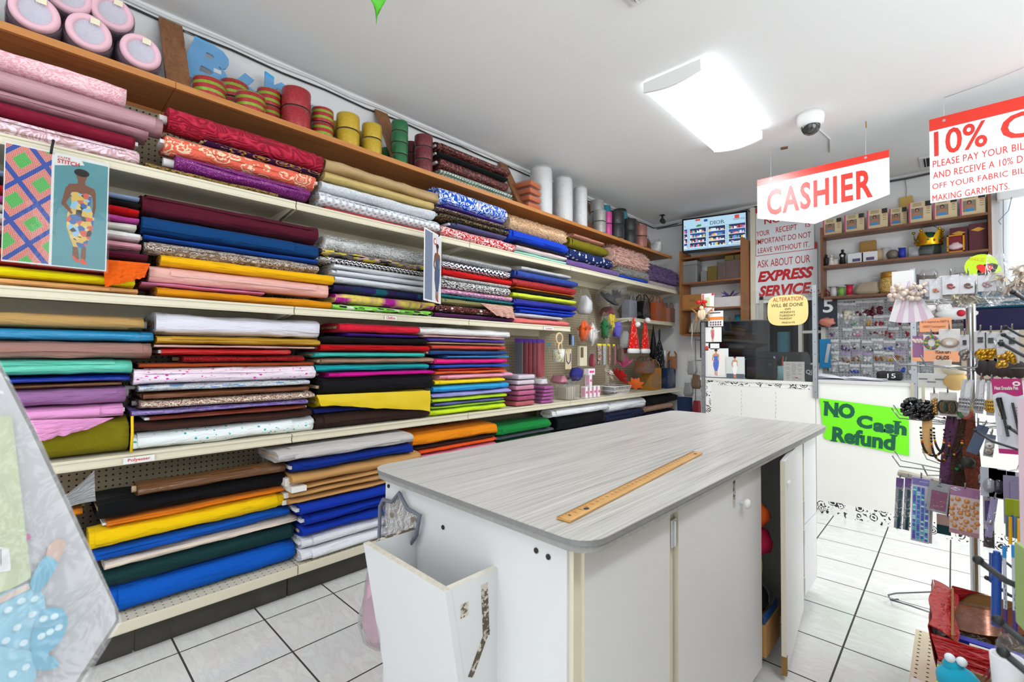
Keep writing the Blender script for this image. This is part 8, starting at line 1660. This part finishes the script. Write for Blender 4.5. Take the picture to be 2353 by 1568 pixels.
M().box((0, 0, -h/2), (w, 0.003, h), bev=0.001).build('white_card', mat('#d9d9e4', 0.45), pn); m = M(); m.prism([(-w/2, -0.045)] + [(-w/2 + w*k/12, -0.045 + 0.006*math.sin(k*0.55-0.4)) for k in range(13)] + [(w/2, 0.001), (-w/2, 0.001)], 0.0016, 0.0022, 0, Matrix(((1, 0, 0, 0), (0, 0, -1, 0), (0, 1, 0, 0), (0, 0, 0, 1)))); m.build('magenta_header', mat('#b3186c', 0.45), pn); M().box((0, -0.002, -h+0.007), (w, 0.001, 0.014)).build('magenta_footer', mat('#b3186c', 0.45), pn)
text('Heat Erasable Pen', w*0.78, 0.011, WHITE, pn, FACE((-w*0.42, -0.0026, -0.032)), bold=0.02)
m = M(); poly(m, ell(w*0.32, -0.014, 0.008, 0.007), 0.0026, 0, FACE((0, 0, 0))); m.build('white_logo', WHITE, pn); m = M(); poly(m, ell(w*0.32, -0.014, 0.004, 0.003), 0.0029, 0, FACE((0, 0, 0))); m.build('logo_mark', mat('#b3186c', 0.45), pn)
m = M(); m.cyl((-0.018, -0.008, -0.055), (-0.012, -0.008, -0.12), 0.0055, 12).cyl((-0.012, -0.008, -0.12), (-0.008, -0.008, -0.17), 0.0035, 10).cyl((0.008, -0.006, -0.07), (0.016, -0.006, -0.175), 0.003, 10); m.cyl((-0.024, -0.008, -0.058), (-0.018, -0.008, -0.10), 0.002, 6); m.build('pens', mat('#1b1b1e', 0.3), pn)
m = M()
for k in range(6): m.box((0.02, -0.0022, -0.085-0.008*k), (0.016-0.002*(k % 3), 0.0005, 0.002))
m.build('small_print', mat('#8c5a8c', 0.6), pn)
m = M(); m.grid(lambda u, v: (0.04*(u-0.5)-0.004, -0.003-0.012*math.sin(PI*u)**0.5*math.sin(PI*v)**0.4, -0.05-0.145*v), 8, 10); m.build('blister', film('#ffffff', 0.03, 0.04, 0.1, 8), pn)
M().box((0.0, 0.012, -h/2), (w, 0.002, h)).build('second_card', mat('#a81a62', 0.45), pn)
# scarves and hanging strips under the third tier
for i, (c0, ln, c, c2, lab) in enumerate((((0, 2.45, 1.042), 0.36, '#7c3448', '#4a5a8c', 'long crimson patterned scarf strip hanging on the spinner rack'), ((0.017, 2.44, 1.036), 0.33, '#1c1716', '#6a4a34', 'dark brown scarf strip hanging on the spinner rack'), ((0.035, 2.43, 1.038), 0.30, '#8c4c38', '#5a3428', 'rust brown scarf strip hanging on the spinner rack'))):
    t = thing('scarf', lab, 'scarf', c0, 0, 'scarf strips'); m = M(); m.grid(lambda u, v: ((0.035 + 0.012*math.sin(3*v))*(u-0.5)*(1-0.6*max(0, v-0.8)/0.2*u) - 0.03*v*(1-i*.8), 0.008*math.sin(5*u+6*v), -ln*v - 0.05*u*(v > 0.9)), 6, 20, 0, True, 0.002)
    m.build('cloth', fab('swirl', c, c2, sc=1.4), t)
    M().ball((0.0, -0.01, -ln*0.6), 0.012 if i < 2 else 0.022, 12, 0, (1, 0.6, 1)).build('toggle', mat(['#1c8a4c', '#2a2420', '#2c2c24'][i], 0.4), t)
t, w, h = PK('bangle_pack', 'green red and gold bangle hanging above the scarves', 'bangles', (0.008, 2.43, 1.077), (0.054, 2.43, 1.014), mat('#b8aea4', 0.5)); onp(t, w, h, 'bangle', lambda m, w, h, y: [m.tube([(w*0.38*math.cos(a), y, -h*0.5 + h*0.42*math.sin(a)) for a in [q*0.35 + s*2.1 for q in range(7)]], 0.006, 8, s) for s in range(3)], [mat('#c9a85c', 0.3), mat('#3c8a50', 0.3), mat('#b04a3c', 0.3)])
t, w, h = PK('snap_pack', 'slate blue card of snap fasteners tilted below the ring packs', 'fastener pack', (0.06, 2.34, 1.006), (0.091, 2.34, 0.9), mat('#4a5870', 0.5), 0.004, None, False, None, 0.3)
t, w, h = PK('snap_pack', 'white and green card of snap fasteners below the ring packs', 'fastener pack', (0.08, 2.3, 0.982), (0.104, 2.3, 0.905), mat('#a8b0b8', 0.5), 0.004, '#5a6a80', True, None, 0.12); onp(t, w, h, 'snaps', lambda m, w, h, y: [m.lathe([(0.004, 0), (0.012, 0.002), (0.004, 0.004)], 14, k, Matrix.Translation((0, y, -h*(0.5+0.28*k))) @ Matrix.Rotation(PI/2, 4, 'X')) for k in range(2)], [mat('#e8e6e0', 0.3), mat('#a89c90', 0.3)])
for i, c0 in enumerate(((0.085, 2.32, 0.849), (0.106, 2.32, 0.849), (0.127, 2.32, 0.846), (0.149, 2.32, 0.845))):
    t = thing('lens_pack', ['leftmost', 'second', 'third', 'rightmost'][i] + ' pack with a dark glossy stone on the fourth tier', 'stone pack', c0, 0, 'dark stone packs'); M().box((0, 0, -0.035), (0.042, 0.003, 0.10)).build('clear_card', mat('#b4b8c4', 0.4), t); M().ball((0.002, -0.006, -0.045), 0.018, 14, 0, (0.9, 0.5, 1.4)).build('stone', mat('#2a2c3c' if i else '#9a9ca4', 0.08, 0.3, 0.8), t)
# fourth tier
t, w, h = PK('bead_trim_pack', 'teal fringe bead trim pack with purple header, leftmost at the bottom tier', 'trim pack', (-0.176, 2.5, 0.746), (-0.152, 2.5, 0.537), mat('#8c8894', 0.5), 0.005, '#5a2480', True, 'teal fringe packs', 0.05); onp(t, w, h, 'fringe', lambda m, w, h, y: m.box((w*0.12, y, -h*0.6), (w*0.4, 0.01, h*0.76)), fab('speck', '#1c4a50', '#4c8c90', sc=3))
t, w, h = PK('bead_trim_pack', 'teal fringe bead trim pack with purple header, second at the bottom tier', 'trim pack', (-0.147, 2.48, 0.755), (-0.126, 2.48, 0.543), mat('#8c8894', 0.5), 0.005, '#5a2480', True, 'teal fringe packs', 0.05); onp(t, w, h, 'fringe', lambda m, w, h, y: m.box((w*0.12, y, -h*0.6), (w*0.4, 0.01, h*0.76)), fab('speck', '#1c4a50', '#4c8c90', sc=3))
t, w, h = PK('gem_strip_pack', 'tall white sheet with strips of blue square gems', 'gem pack', (-0.122, 2.42, 0.778), (-0.068, 2.42, 0.525), mat('#cfcbd2', 0.45), 0.004, None, False, None, 0.03); M().box((0, -0.0026, -h*0.075), (w, 0.001, h*0.1)).build('lilac_header', mat('#7c74b4', 0.5), t); text('Jewel Stickers', w*0.55, 0.006, WHITE, t, FACE((-w*0.1, -0.0036, -h*0.08)))
m = M(); r = random.Random(9); gm = [mat(c, 0.12, 0.1, 0.8) for c in ('#1840b4', '#1c7cc8', '#22a4c0', '#8cd4d8')]
for q in range(4):
    x = -w*0.34 + w*0.225*q
    for k in range(24 if q < 3 else 17): 
        z = -h*(0.17 + 0.034*k) - (0.0 if q < 3 else h*0.24); m.box((x, -0.004, z), (0.0085, 0.004, 0.0072), r.choice([0, 0, 1, 2, 3]), None)
m.build('gem_squares', gm, t); M().box((0.008, 0.01, -h*0.5), (w, 0.003, h*0.99)).build('sheet_behind', mat('#a8a4ac', 0.5), t)
t, w, h = PK('glitter_pack', 'square pack of purple glitter in a silver sleeve', 'glitter pack', (-0.071, 2.4, 0.771), (-0.012, 2.4, 0.657), mat('#8f9194', 0.3, 0.4), 0.004, None, True, None, 0.10); M().box((0.002, -0.003, -h*0.60), (w*0.76, 0.001, h*0.64)).build('purple_glitter', fab('glit', '#7c2458', '#c878a8', sc=0.8), t); M().box((0, -0.003, -h*0.12), (w*0.2, 0.001, 0.004)).build('hang_slot', mat('#3a3a3a', 0.5), t)
t, w, h = PK('fringe_pack', 'teal and rose fringe pack hanging behind the glitter pack', 'trim pack', (-0.055, 2.52, 0.623), (-0.014, 2.52, 0.545), mat('#c9a8a0', 0.5), 0.004, None, False, None, 0.0, False); M().box((0, -0.003, -h*0.76), (w, 0.002, h*0.45)).build('teal_fringe', fab('speck', '#24484c', '#4a7478', sc=3), t)
t, w, h = PK('gem_sheet', 'sheet of round amber gem stickers with a mauve header', 'gem pack', (-0.013, 2.38, 0.771), (0.065, 2.38, 0.597), mat('#dcc9c4', 0.45), 0.004, None, True, None, 0.03); M().box((0, -0.0026, -h*0.10), (w, 0.001, h*0.2)).build('mauve_header', mat('#a86a98', 0.5, noise_amt=0.1), t); M().box((0, -0.0026, -h*0.955), (w, 0.001, h*0.09)).build('mauve_footer', mat('#b88490', 0.5, noise_amt=0.2, nscale=60), t)
m = M(); f2 = FACE((-w*0.32, -0.0034, -h*0.06)); poly(m, [(-0.014, 0), (0, 0.007), (0.014, 0), (0, -0.007)], 0, 0, f2); m.build('diamond_logo', mat('#e8e0ec', 0.5), t); text('HSM', 0.016, 0.005, mat('#4a3a90', 0.5), t, FACE((-w*0.32-0.008, -0.0042, -h*0.06-0.0025)), bold=0.02)
m = M(); r = random.Random(21); placed = []
for k in range(900):
    rr2 = 0.0085 if len(placed) < 16 else 0.0052 if len(placed) < 40 else 0.0026; x, z = r.uniform(-w*0.43, w*0.43), -h*r.uniform(0.24, 0.88)
    if all((x-a)**2 + (z-b)**2 > (rr2+c+0.0008)**2 for a, b, c in placed): placed.append((x, z, rr2)); m.ball((x, -0.003, z), rr2, 9, 0, (1, 0.45, 1))
    if len(placed) > 110: break
m.build('amber_gems', mat('#d2860c', 0.1, 0.1, 0.8), t)
t, w, h = PK('gem_sheet', 'purple gem sheet right of the amber gem sheet', 'gem pack', (0.071, 2.36, 0.755), (0.098, 2.36, 0.576), mat('#b8aab4', 0.45), 0.004, None, True); M().box((0, -0.003, -h*0.28), (w*0.7, 0.001, h*0.4)).build('purple_block', mat('#3c1c70', 0.5), t); M().box((0, -0.003, -h*0.82), (w*0.96, 0.001, h*0.34)).build('black_gems', fab('speck', '#15161c', '#6a7a90', sc=2.5), t)
t, w, h = PK('gem_sheet', 'lilac holographic pack beside the purple gem sheet', 'gem pack', (0.088, 2.3, 0.768), (0.106, 2.3, 0.628), mat('#9088b8', 0.35, 0.2), 0.004, None, True, None, 0.12); onp(t, w, h, 'silver_charm', lambda m, w, h, y: m.ball((0, y, -h*0.62), w*0.35, 12, 0, (1, 0.5, 1.4)), mat('#b4b6bc', 0.15, 0.9))
t = thing('bagged_strips', 'long clear pack of cream strips lying across the bottom tier', 'pack', (-0.057, 2.58, 0.749), (0, 0.12, 0)); M().box((0, 0, -0.012), (0.24, 0.05, 0.022), bev=0.008).build('cream_strips', mat('#cfc6b4', 0.5, noise_amt=0.2), t); M().box((-0.03, -0.026, -0.006), (0.03, 0.002, 0.01)).build('purple_mark', mat('#6a5a8c', 0.5), t)

# ---------------------------------------------------------------- right hand gondola: deck, boxes, hooks
gd = thing('right_gondola', 'cream gondola with perforated base deck at the right edge', 'shelf', (-0.122, 0.4, 0)); L = 2.10
M().box((0.28, L/2, 0.140), (0.56, L, 0.02)).build('deck_panel', peg_material('#d8cbb0', '#3a3428', 0.030, 0.0042, (0, 1), 'perforated_deck'), gd); M().box((0.006, L/2, 0.115), (0.012, L, 0.05), bev=0.003).build('deck_lip', CREAM, gd); M().box((0.3, L/2, 0.066), (0.5, L-0.04, 0.13)).build('base_box', CREAMD, gd); M().box((0.56, L/2, 0.85), (0.02, L, 1.4)).build('back_panel', PEG, gd); M().box((0.56, L-0.02, 0.85), (0.04, 0.04, 1.42)).build('upright', CREAM, gd)
SEQR = fab('satin', '#c40c16')
rb = thing('sequin_box', 'open cardboard box wrapped in red sequin cloth on the right deck', 'box', (-0.014, 1.91, 0.1505)); w, d, h = 0.26, 0.40, 0.275
m = M(); m.box((w/2, d/2, 0.004), (w, d, 0.008)).box((w/2, d-0.003, h/2), (w, 0.006, h)).box((w-0.003, d/2, h/2), (0.006, d, h)).box((w/2, 0.003, h*0.47), (w, 0.006, h*0.94)).box((0.003, d/2, h/2), (0.006, d, h)); m.build('cardboard_box', mat('#93683a', 0.75, noise_amt=0.08), rb)
m = M(); m.grid(lambda u, v: (-0.004 - 0.045*(1-v)**1.6 - 0.01*math.sin(PI*v) - 0.008*noise.noise(Vector((u*5, v*3, 1))), d*u, h + 0.006 - (h-0.01)*v), 14, 8, 0, True, 0.003); m.grid(lambda u, v: (-0.045*(1-v)**1.6*(1-u) + w*u*0.98, -0.006 - 0.012*math.sin(PI*v*0.8) - 0.008*noise.noise(Vector((u*6, v*3, 4))), h*0.955 - (h*0.945)*v), 14, 8, 0, True, 0.003); m.grid(lambda u, v: (0.002 + 0.09*u*(1-v*0.5), d - 0.012 - 0.002*u, h + 0.006 - 0.09*v*(1-u)), 8, 6, 0, True, 0.003); m.grid(lambda u, v: (-0.050 + 0.062*u + 0.006*math.sin(9*v), 0.0 + d*0.98*v, h + 0.008 + 0.006*math.sin(PI*u) - 0.03*u), 4, 12, 0, True, 0.003)
m.build('sequin_cloth', SEQR, rb)
t = thing('photo_pack', 'glossy copper toned wrapped print inside the sequin box', 'pack', (0.06, 2.16, 0.33)); m = M(); m.grid(lambda u, v: (0.19*(u-0.5), 0.10*v + 0.03*math.sin(PI*u), 0.05*v + 0.035*(u-0.35)**2*4), 10, 6, 0, True, 0.002); m.build('copper_print', mat('#8a4a24', 0.2, 0.3, noise_amt=0.5, nscale=30), t); m = M(); m.grid(lambda u, v: (0.22*(u-0.5), 0.12*v + 0.03*math.sin(PI*u) - 0.01, 0.05*v + 0.006 + 0.035*(u-0.35)**2*4), 10, 6); m.build('clear_sleeve', FILM, t)
bagged('bagged_cloth', 'clear bag of white cloth inside the sequin box', 'bag', (0.02, 2.10, 0.24), 0.16, 0.14, 0.12, mat('#cfcac4', 0.6), 3.9, 0.7); t = thing('blue_pack', 'black and blue pack inside the sequin box', 'pack', (0.08, 2.02, 0.16)); M().box((0, 0, 0.10), (0.2, 0.05, 0.2), bev=0.004).build('black_pack', mat('#17171c', 0.5), t); M().box((0, 0.02, 0.205), (0.2, 0.03, 0.012)).build('blue_band', mat('#2c34a0', 0.5), t)
t = thing('card_stack', 'white printed card pack in front inside the sequin box', 'pack', (0.10, 1.965, 0.16)); M().box((0, 0, 0.115), (0.15, 0.02, 0.23), bev=0.002).build('printed_card', mat('#cdc9c0', 0.5, noise_amt=0.15, nscale=40), t)
cb = thing('toy_carton', 'open brown carton with rainbow edge in front of the sequin box', 'carton', (-0.04, 1.56, 0.1505)); w, d, h = 0.30, 0.26, 0.232
m = M(); m.box((w/2, d/2, 0.004), (w, d, 0.008)).box((w/2, d-0.003, h/2), (w, 0.006, h)).box((w/2, 0.003, h/2-0.02), (w, 0.006, h-0.04)).box((w-0.003, d/2, h/2), (0.006, d, h)).box((0.003, d/2, h/2), (0.006, d, h)); m.build('cardboard', mat('#8f7250', 0.75, noise_amt=0.08), cb)
m = M(); 
for k in range(30): m.box((-0.001, 0.004 + d*k/30, h-0.006), (0.004, d/31, 0.016), k % 5)
m.build('rainbow_edge', [mat(c, 0.5) for c in ('#d8d020', '#3ca04c', '#8c3ca0', '#c83c3c', '#22242c')], cb); M().box((-0.003, d/2, h/2-0.01), (0.002, d, h-0.02)).build('black_side', mat('#1a1a1f', 0.5), cb); M().box((-0.03, 0.05, h+0.004), (0.10, 0.08, 0.003), 0, Matrix.Rotation(0.12, 4, 'Y')).build('flap', mat('#b4a8a8', 0.6), cb)
ty = thing('plush_toy', 'turquoise plush toy with white bulging eyes in the carton', 'toy', (0.0, 1.665, 0.385)); ty.scale = (0.68,)*3; m = M(); m.ball((0, 0, 0.05), 0.062, 18, 0, (1.05, 0.9, 0.95), 0.1, 1); m.ball((-0.015, 0, 0.10), 0.03, 14, 0, (1, 0.9, 1)).ball((0, 0, -0.08), 0.06, 14, 0, (1.0, 0.8, 1.4)); m.build('body', fab('velvet', '#1ea4c4'), ty)
for s in (-1, 1): M().ball((s*0.016-0.006, -0.01, 0.132), 0.0165, 12).build('eye', mat('#dfe9ee', 0.4), ty)
M().box((0.02, -0.055, 0.045), (0.05, 0.02, 0.035), bev=0.004).build('pink_card', mat('#d84a9c', 0.5), ty); M().ball((-0.02, -0.05, 0.03), 0.02, 10, 0, (1.6, 0.5, 0.6)).build('white_belly', mat('#dfe4e6', 0.5), ty)
def peg_hook(y, z, x0, label, r_=0.0032, rise=0.035):
    t = thing('peg_hook', label, 'hook', (0.428, y, z), 0, 'black hooks of the right gondola'); L_ = 0.428 - x0
    M().tube([(0, 0, 0), (-L_*0.55, 0, -0.002), (-L_*0.82, 0, 0.0), (-L_*0.93, 0, rise*0.4), (-L_, 0, rise)], r_, 8).build('hook_rod', HKB, t); M().ball((-L_, 0, rise), r_*1.5, 10).build('rubber_tip', mat('#242426', 0.5), t); M().box((0.001, 0, 0), (0.006, 0.02, 0.03)).build('hook_plate', HKB, t)
hk = ((0.024, 1, 0.945), (0.041, 1.25, 0.838), (0.069, 1.6, 0.781), (0.039, 0.9, 0.902), (0.052, 1.2, 0.747), (0.041, 0.85, 0.884), (0.117, 1.8, 1.423), (0.091, 1.6, 1.323), (0.071, 1.3, 1.295), (0.034, 1.5, 1.083), (0.075, 1.3, 1.118), (0.057, 1.1, 1.275))
hl = ('middle of the right edge below the gem sheets', 'beside the blue markers', 'thin one above the blue markers', 'over the sequin box', 'thin one over the sequin box', 'lowest at the right edge', 'highest at the right edge', 'second highest at the right edge', 'right of the gold charms', 'under the silver rings', 'crossing the heat erasable pen', 'just below the gold charm hooks')
for i, p in enumerate(hk): peg_hook(p[1], p[2]-0.035, p[0], 'black wire hook, ' + hl[i], 0.0045 if i in (0, 3, 5, 6) else 0.0028)
# blue markers, yellow tools and green box on the near hooks
for i, (c0, c1) in enumerate((((0.06, 1.22, 0.913), (0.065, 1.22, 0.771)), ((0.07, 1.2, 0.923), (0.076, 1.2, 0.78)), ((0.079, 1.18, 0.928), (0.082, 1.18, 0.802)))):
    w, h = c1[0]-c0[0], c0[2]-c1[2]; t = thing('fabric_marker', ['left', 'middle', 'right'][i] + ' white marker with blue cap at the right edge', 'marker', (c0[0]+w/2, c0[1], c1[2]), 0, 'blue capped markers')
    M().cyl((0, 0, 0), (0, 0, h*0.85), w/2, 14).build('barrel', mat('#c4c8d4', 0.4), t); M().cyl((0, 0, h*0.85), (0, 0, h), w/2*1.05, 14).build('cap', mat('#1c8ad4', 0.35), t); M().cyl((0, 0, -0.012), (0, 0, 0.03), w/2*1.03, 14).build('purple_end', mat('#4a2c78', 0.4), t)
    m = M()
    for k in range(8): m.box((-w*0.1+w*0.1*(k % 3), -w*0.5, h*(0.2+0.05*k)), (0.0012, 0.001, h*0.04))
    m.build('print', mat('#4a5064', 0.5), t)
t = thing('fabric_marker', 'dark blue marker hanging left of the white markers', 'marker', (0.052, 1.24, 0.789), (0, 0.02, 0)); M().cyl((0, 0, -0.03), (0, 0, 0.10), 0.0068, 14).cyl((0.0, 0, 0.10), (0, 0, 0.105), 0.005, 12).build('barrel', mat('#1c4a9c', 0.3), t); M().box((-0.0085, 0, 0.075), (0.003, 0.004, 0.05)).build('clip', mat('#163c84', 0.3), t)
for i, (c0, c1) in enumerate((((0.079, 1.45, 0.95), (0.088, 1.45, 0.869)), ((0.088, 1.4, 0.961), (0.095, 1.4, 0.882)))):
    w, h = c1[0]-c0[0], c0[2]-c1[2]; t = thing('seam_ripper_pack', ['left', 'right'][i] + ' olive and yellow tool card above the markers', 'tool pack', (c0[0]+w/2, c0[1], c0[2]), 0.35, 'olive tool cards'); M().box((0, 0, -h*0.22), (w*1.6, 0.004, h*0.44), bev=0.001).build('olive_header', mat('#8f9a1c', 0.5), t); M().box((0, 0, -h*0.72), (w*1.5, 0.004, h*0.56), bev=0.001).build('card_body', mat('#5a7a84', 0.5), t); M().cyl((-w*0.4, -0.008, -h*1.15), (-w*0.3, -0.008, -h*0.45), w*0.32, 10).build('yellow_handle', mat('#e6a814', 0.35), t); M().box((w*0.3, -0.006, -h*0.6), (w*0.5, 0.003, h*0.4)).build('blue_blister', mat('#1c5cb4', 0.4), t)
t = thing('gift_carton', 'pale green box at the right edge below the markers', 'box', (0.073, 0.95, 0.887), 0.25); M().box((0.05, 0, 0.045), (0.11, 0.07, 0.115), bev=0.003).build('green_carton', mat('#a4bf74', 0.5, noise_amt=0.06), t); M().box((0.05, 0, 0.1035), (0.08, 0.045, 0.002)).build('white_label', mat('#dfe2dc', 0.5), t)
t = thing('paper_cup', 'white cup at the lower right beside the toy carton', 'cup', (0.055, 1.05, 0.756), 0); M().lathe([(0.001, -0.05), (0.015, -0.05), (0.02, 0.036), (0.017, 0.036), (0.012, -0.04)], 20).build('cup', mat('#e2e0e4', 0.5), t)
t = thing('feather_pack', 'crimson and white feather pack hanging low at the right edge', 'feathers', (0.067, 1.15, 0.765), 0); m = M(); leaf_tuft(m, 26, 0.06, 0.006, 31, 0, (0, 0, -0.02), -1.0); m.build('feathers', mat('#7c1c2c', 0.6), t); m = M(); m.bag(0.06, 0.03, 0.10, 0, 4, 0.2, 0.5, Matrix.Translation((0, 0, -0.08))); m.build('plastic_bag', FILM, t)
t = thing('balloon_pack', 'pink balloon pack hanging at the right picture edge', 'balloon pack', (0.074, 0.95, 1.096), 0); M().box((0.02, 0, 0.0), (0.06, 0.003, 0.2)).build('clear_card', mat('#cdb4bc', 0.4), t); M().ball((0.018, -0.006, -0.02), 0.026, 16, 0, (0.8, 0.4, 1.1)).build('pink_balloon', mat('#e85aa0', 0.3), t)
for i, c0 in enumerate(((0.102, 1.7, 0.895), (0.113, 1.7, 0.881))):
    t = thing('thread_card', ['left', 'right'][i] + ' purple and silver trim card behind the olive tools', 'trim pack', c0, 0.3); M().box((0, 0, 0.0), (0.03, 0.003, 0.12)).build('card', mat('#8c84a4', 0.35, 0.2), t); M().ball((0, -0.006, -0.02), 0.012, 10, 0, (1, 0.5, 1.6)).build('stone', mat('#22222c', 0.1, 0.2), t)

# ---------------------------------------------------------------- foreground package at the left
_o, _x, _y = ((-0.7892,0.0882,0.9069),(0.0185,0.9998,-0.0000),(-0.2871,0.0053,0.9579))
fmF = frame(_o, _x, _y)
pk = thing('bib_package', 'large plastic wrapped baby shower decoration in the near left foreground', 'package', (0, 0, 0))
def FP_(m, pts, z, mi=0, th=0.002):
    m.prism(pts, z, z+th, mi, fmF)
sgn = 1 if (fmF.to_3x3() @ Vector((0, 0, 1))).dot(Vector((0, 0, 1.255)) - Vector(_o)) > 0 else -1
def layer(name, pts, lv, mt, th=0.0025):
    m = M(); z0 = sgn*lv; m.prism(pts, min(z0, z0+sgn*th), max(z0, z0+sgn*th), 0, fmF); return m.build(name, mt, pk)
OUT = [(-0.1434, 0.4228), (-0.1141, 0.3343), (-0.0848, 0.2535), (-0.0034, 0.0143), (-0.0009, -0.0018), (-0.0064, -0.0104), (-0.0441, -0.0651), (-0.1217, -0.0752)]
layer('backing_card', OUT, -0.006, mat('#bcbcbf', 0.5, noise_amt=0.05), 0.005)
layer('back_box', [(-0.1437, 0.4287), (-0.1119, 0.3377), (-0.0810, 0.2558), (0.0009, 0.0101), (0.0026, -0.0051), (-0.0417, -0.0727), (-0.1213, -0.0835)], -0.022, mat('#6d6862', 0.6), 0.014)
layer('green_card', [(-0.1336, 0.2779), (-0.1015, 0.2721), (-0.0795, 0.0740), (-0.1242, 0.0551)], 0.004, mat('#c3cfa2', 0.5)); layer('price_label', [(-0.1204, 0.1244), (-0.0986, 0.1124), (-0.0964, 0.0872), (-0.1191, 0.0905)], 0.0075, WHITE, 0.001)
m = M(); z = sgn*0.0092
for k in range(5): poly(m, [(-0.1057, 0.1144), (-0.1050, 0.1142), (-0.1043, 0.0955), (-0.1050, 0.0957)], z, 0, fmF) if k == 0 else None
m.build('barcode', mat('#3a3a3e', 0.5), pk)
LB = mat('#8ecbe0', 0.6); LB2 = mat('#5fb4d2', 0.6)
def blob(pts, n=6):
    """smooth closed outline through measured points"""
    out = []; N = len(pts)
    for i in range(N):
        p0, p1, p2, p3 = pts[i-1], pts[i], pts[(i+1) % N], pts[(i+2) % N]
        for k in range(n):
            t_ = k/n; out.append(tuple(0.5*((2*p1[q]) + (-p0[q]+p2[q])*t_ + (2*p0[q]-5*p1[q]+4*p2[q]-p3[q])*t_*t_ + (-p0[q]+3*p1[q]-3*p2[q]+p3[q])*t_**3) for q in (0, 1)))
    return out
layer('blue_body', blob([(-0.1176, 0.0527), (-0.0908, 0.0670), (-0.0744, 0.0640), (-0.0664, 0.0343), (-0.0729, -0.0014), (-0.0773, -0.0400), (-0.1200, -0.0429)]), 0.004, LB)
layer('blue_arm', blob([(-0.0801, 0.0683), (-0.0695, 0.0940), (-0.0587, 0.0878), (-0.0596, 0.0768), (-0.0724, 0.0570)]), 0.007, LB2); layer('pink_hand', blob([(-0.0665, 0.0921), (-0.0652, 0.1066), (-0.0564, 0.1131), (-0.0503, 0.1051), (-0.0571, 0.0863)]), 0.006, mat('#d9b5a4', 0.6))
layer('blue_foot', blob([(-0.0775, -0.0042), (-0.0753, 0.0231), (-0.0664, 0.0353), (-0.0531, 0.0305), (-0.0471, 0.0150), (-0.0525, -0.0048), (-0.0635, -0.0146), (-0.0567, -0.0222), (-0.0551, -0.0323), (-0.0723, -0.0272)]), 0.008, LB2); layer('blue_leg', blob([(-0.1159, 0.0115), (-0.0888, 0.0004), (-0.0763, -0.0094), (-0.0755, -0.0408), (-0.1140, -0.0373)]), 0.007, LB)
m = M(); wd_ = mat('#d4eef6', 0.6)
for i, q in enumerate(((-0.0971, 0.0454), (-0.0868, 0.0512), (-0.0774, 0.0334), (-0.0895, 0.0238), (-0.0978, 0.0132), (-0.0837, 0.0053), (-0.0680, 0.0252), (-0.0587, 0.0242), (-0.0621, 0.0085), (-0.0547, 0.0105), (-0.0695, 0.0066), (-0.0813, -0.0210), (-0.0915, -0.0234), (-0.0759, 0.0498))): poly(m, ell(q[0], q[1], 0.0035, 0.0035, 12), sgn*0.0112, 0, fmF)
m.build('white_dots', wd_, pk); m = M(); q = (-0.0851, 0.1218); m.prism(ell(q[0], q[1], 0.004, 0.004, 14), min(0, sgn*0.006), max(0, sgn*0.006), 0, fmF); m.build('magenta_bead', mat('#c81e8c', 0.4), pk)
layer('beige_strip', [(-0.1145, 0.0585), (-0.0819, 0.0689), (-0.0799, 0.0624), (-0.1142, 0.0506)], 0.0085, mat('#d9c3b4', 0.6), 0.0015)
layer('plastic_wrap', [(-0.1437, 0.4287), (-0.1111, 0.3354), (-0.0810, 0.2558), (0.0000, 0.0104), (0.0026, -0.0051), (-0.0417, -0.0727), (-0.1213, -0.0835)], 0.016, film('#f4f6f8', 0.07, 0.10, 0.55, 16), 0.0008)
_q = (-0.1434, 0.4228); M().tube([fmF @ Vector((_q[0], _q[1]-0.01, 0)), fmF @ Vector((_q[0], _q[1]+0.5, 0.0)), fmF @ Vector((_q[0], _q[1]+1.2, 0.02))], 0.003, 6).build('hanging_cord', HKC, pk)
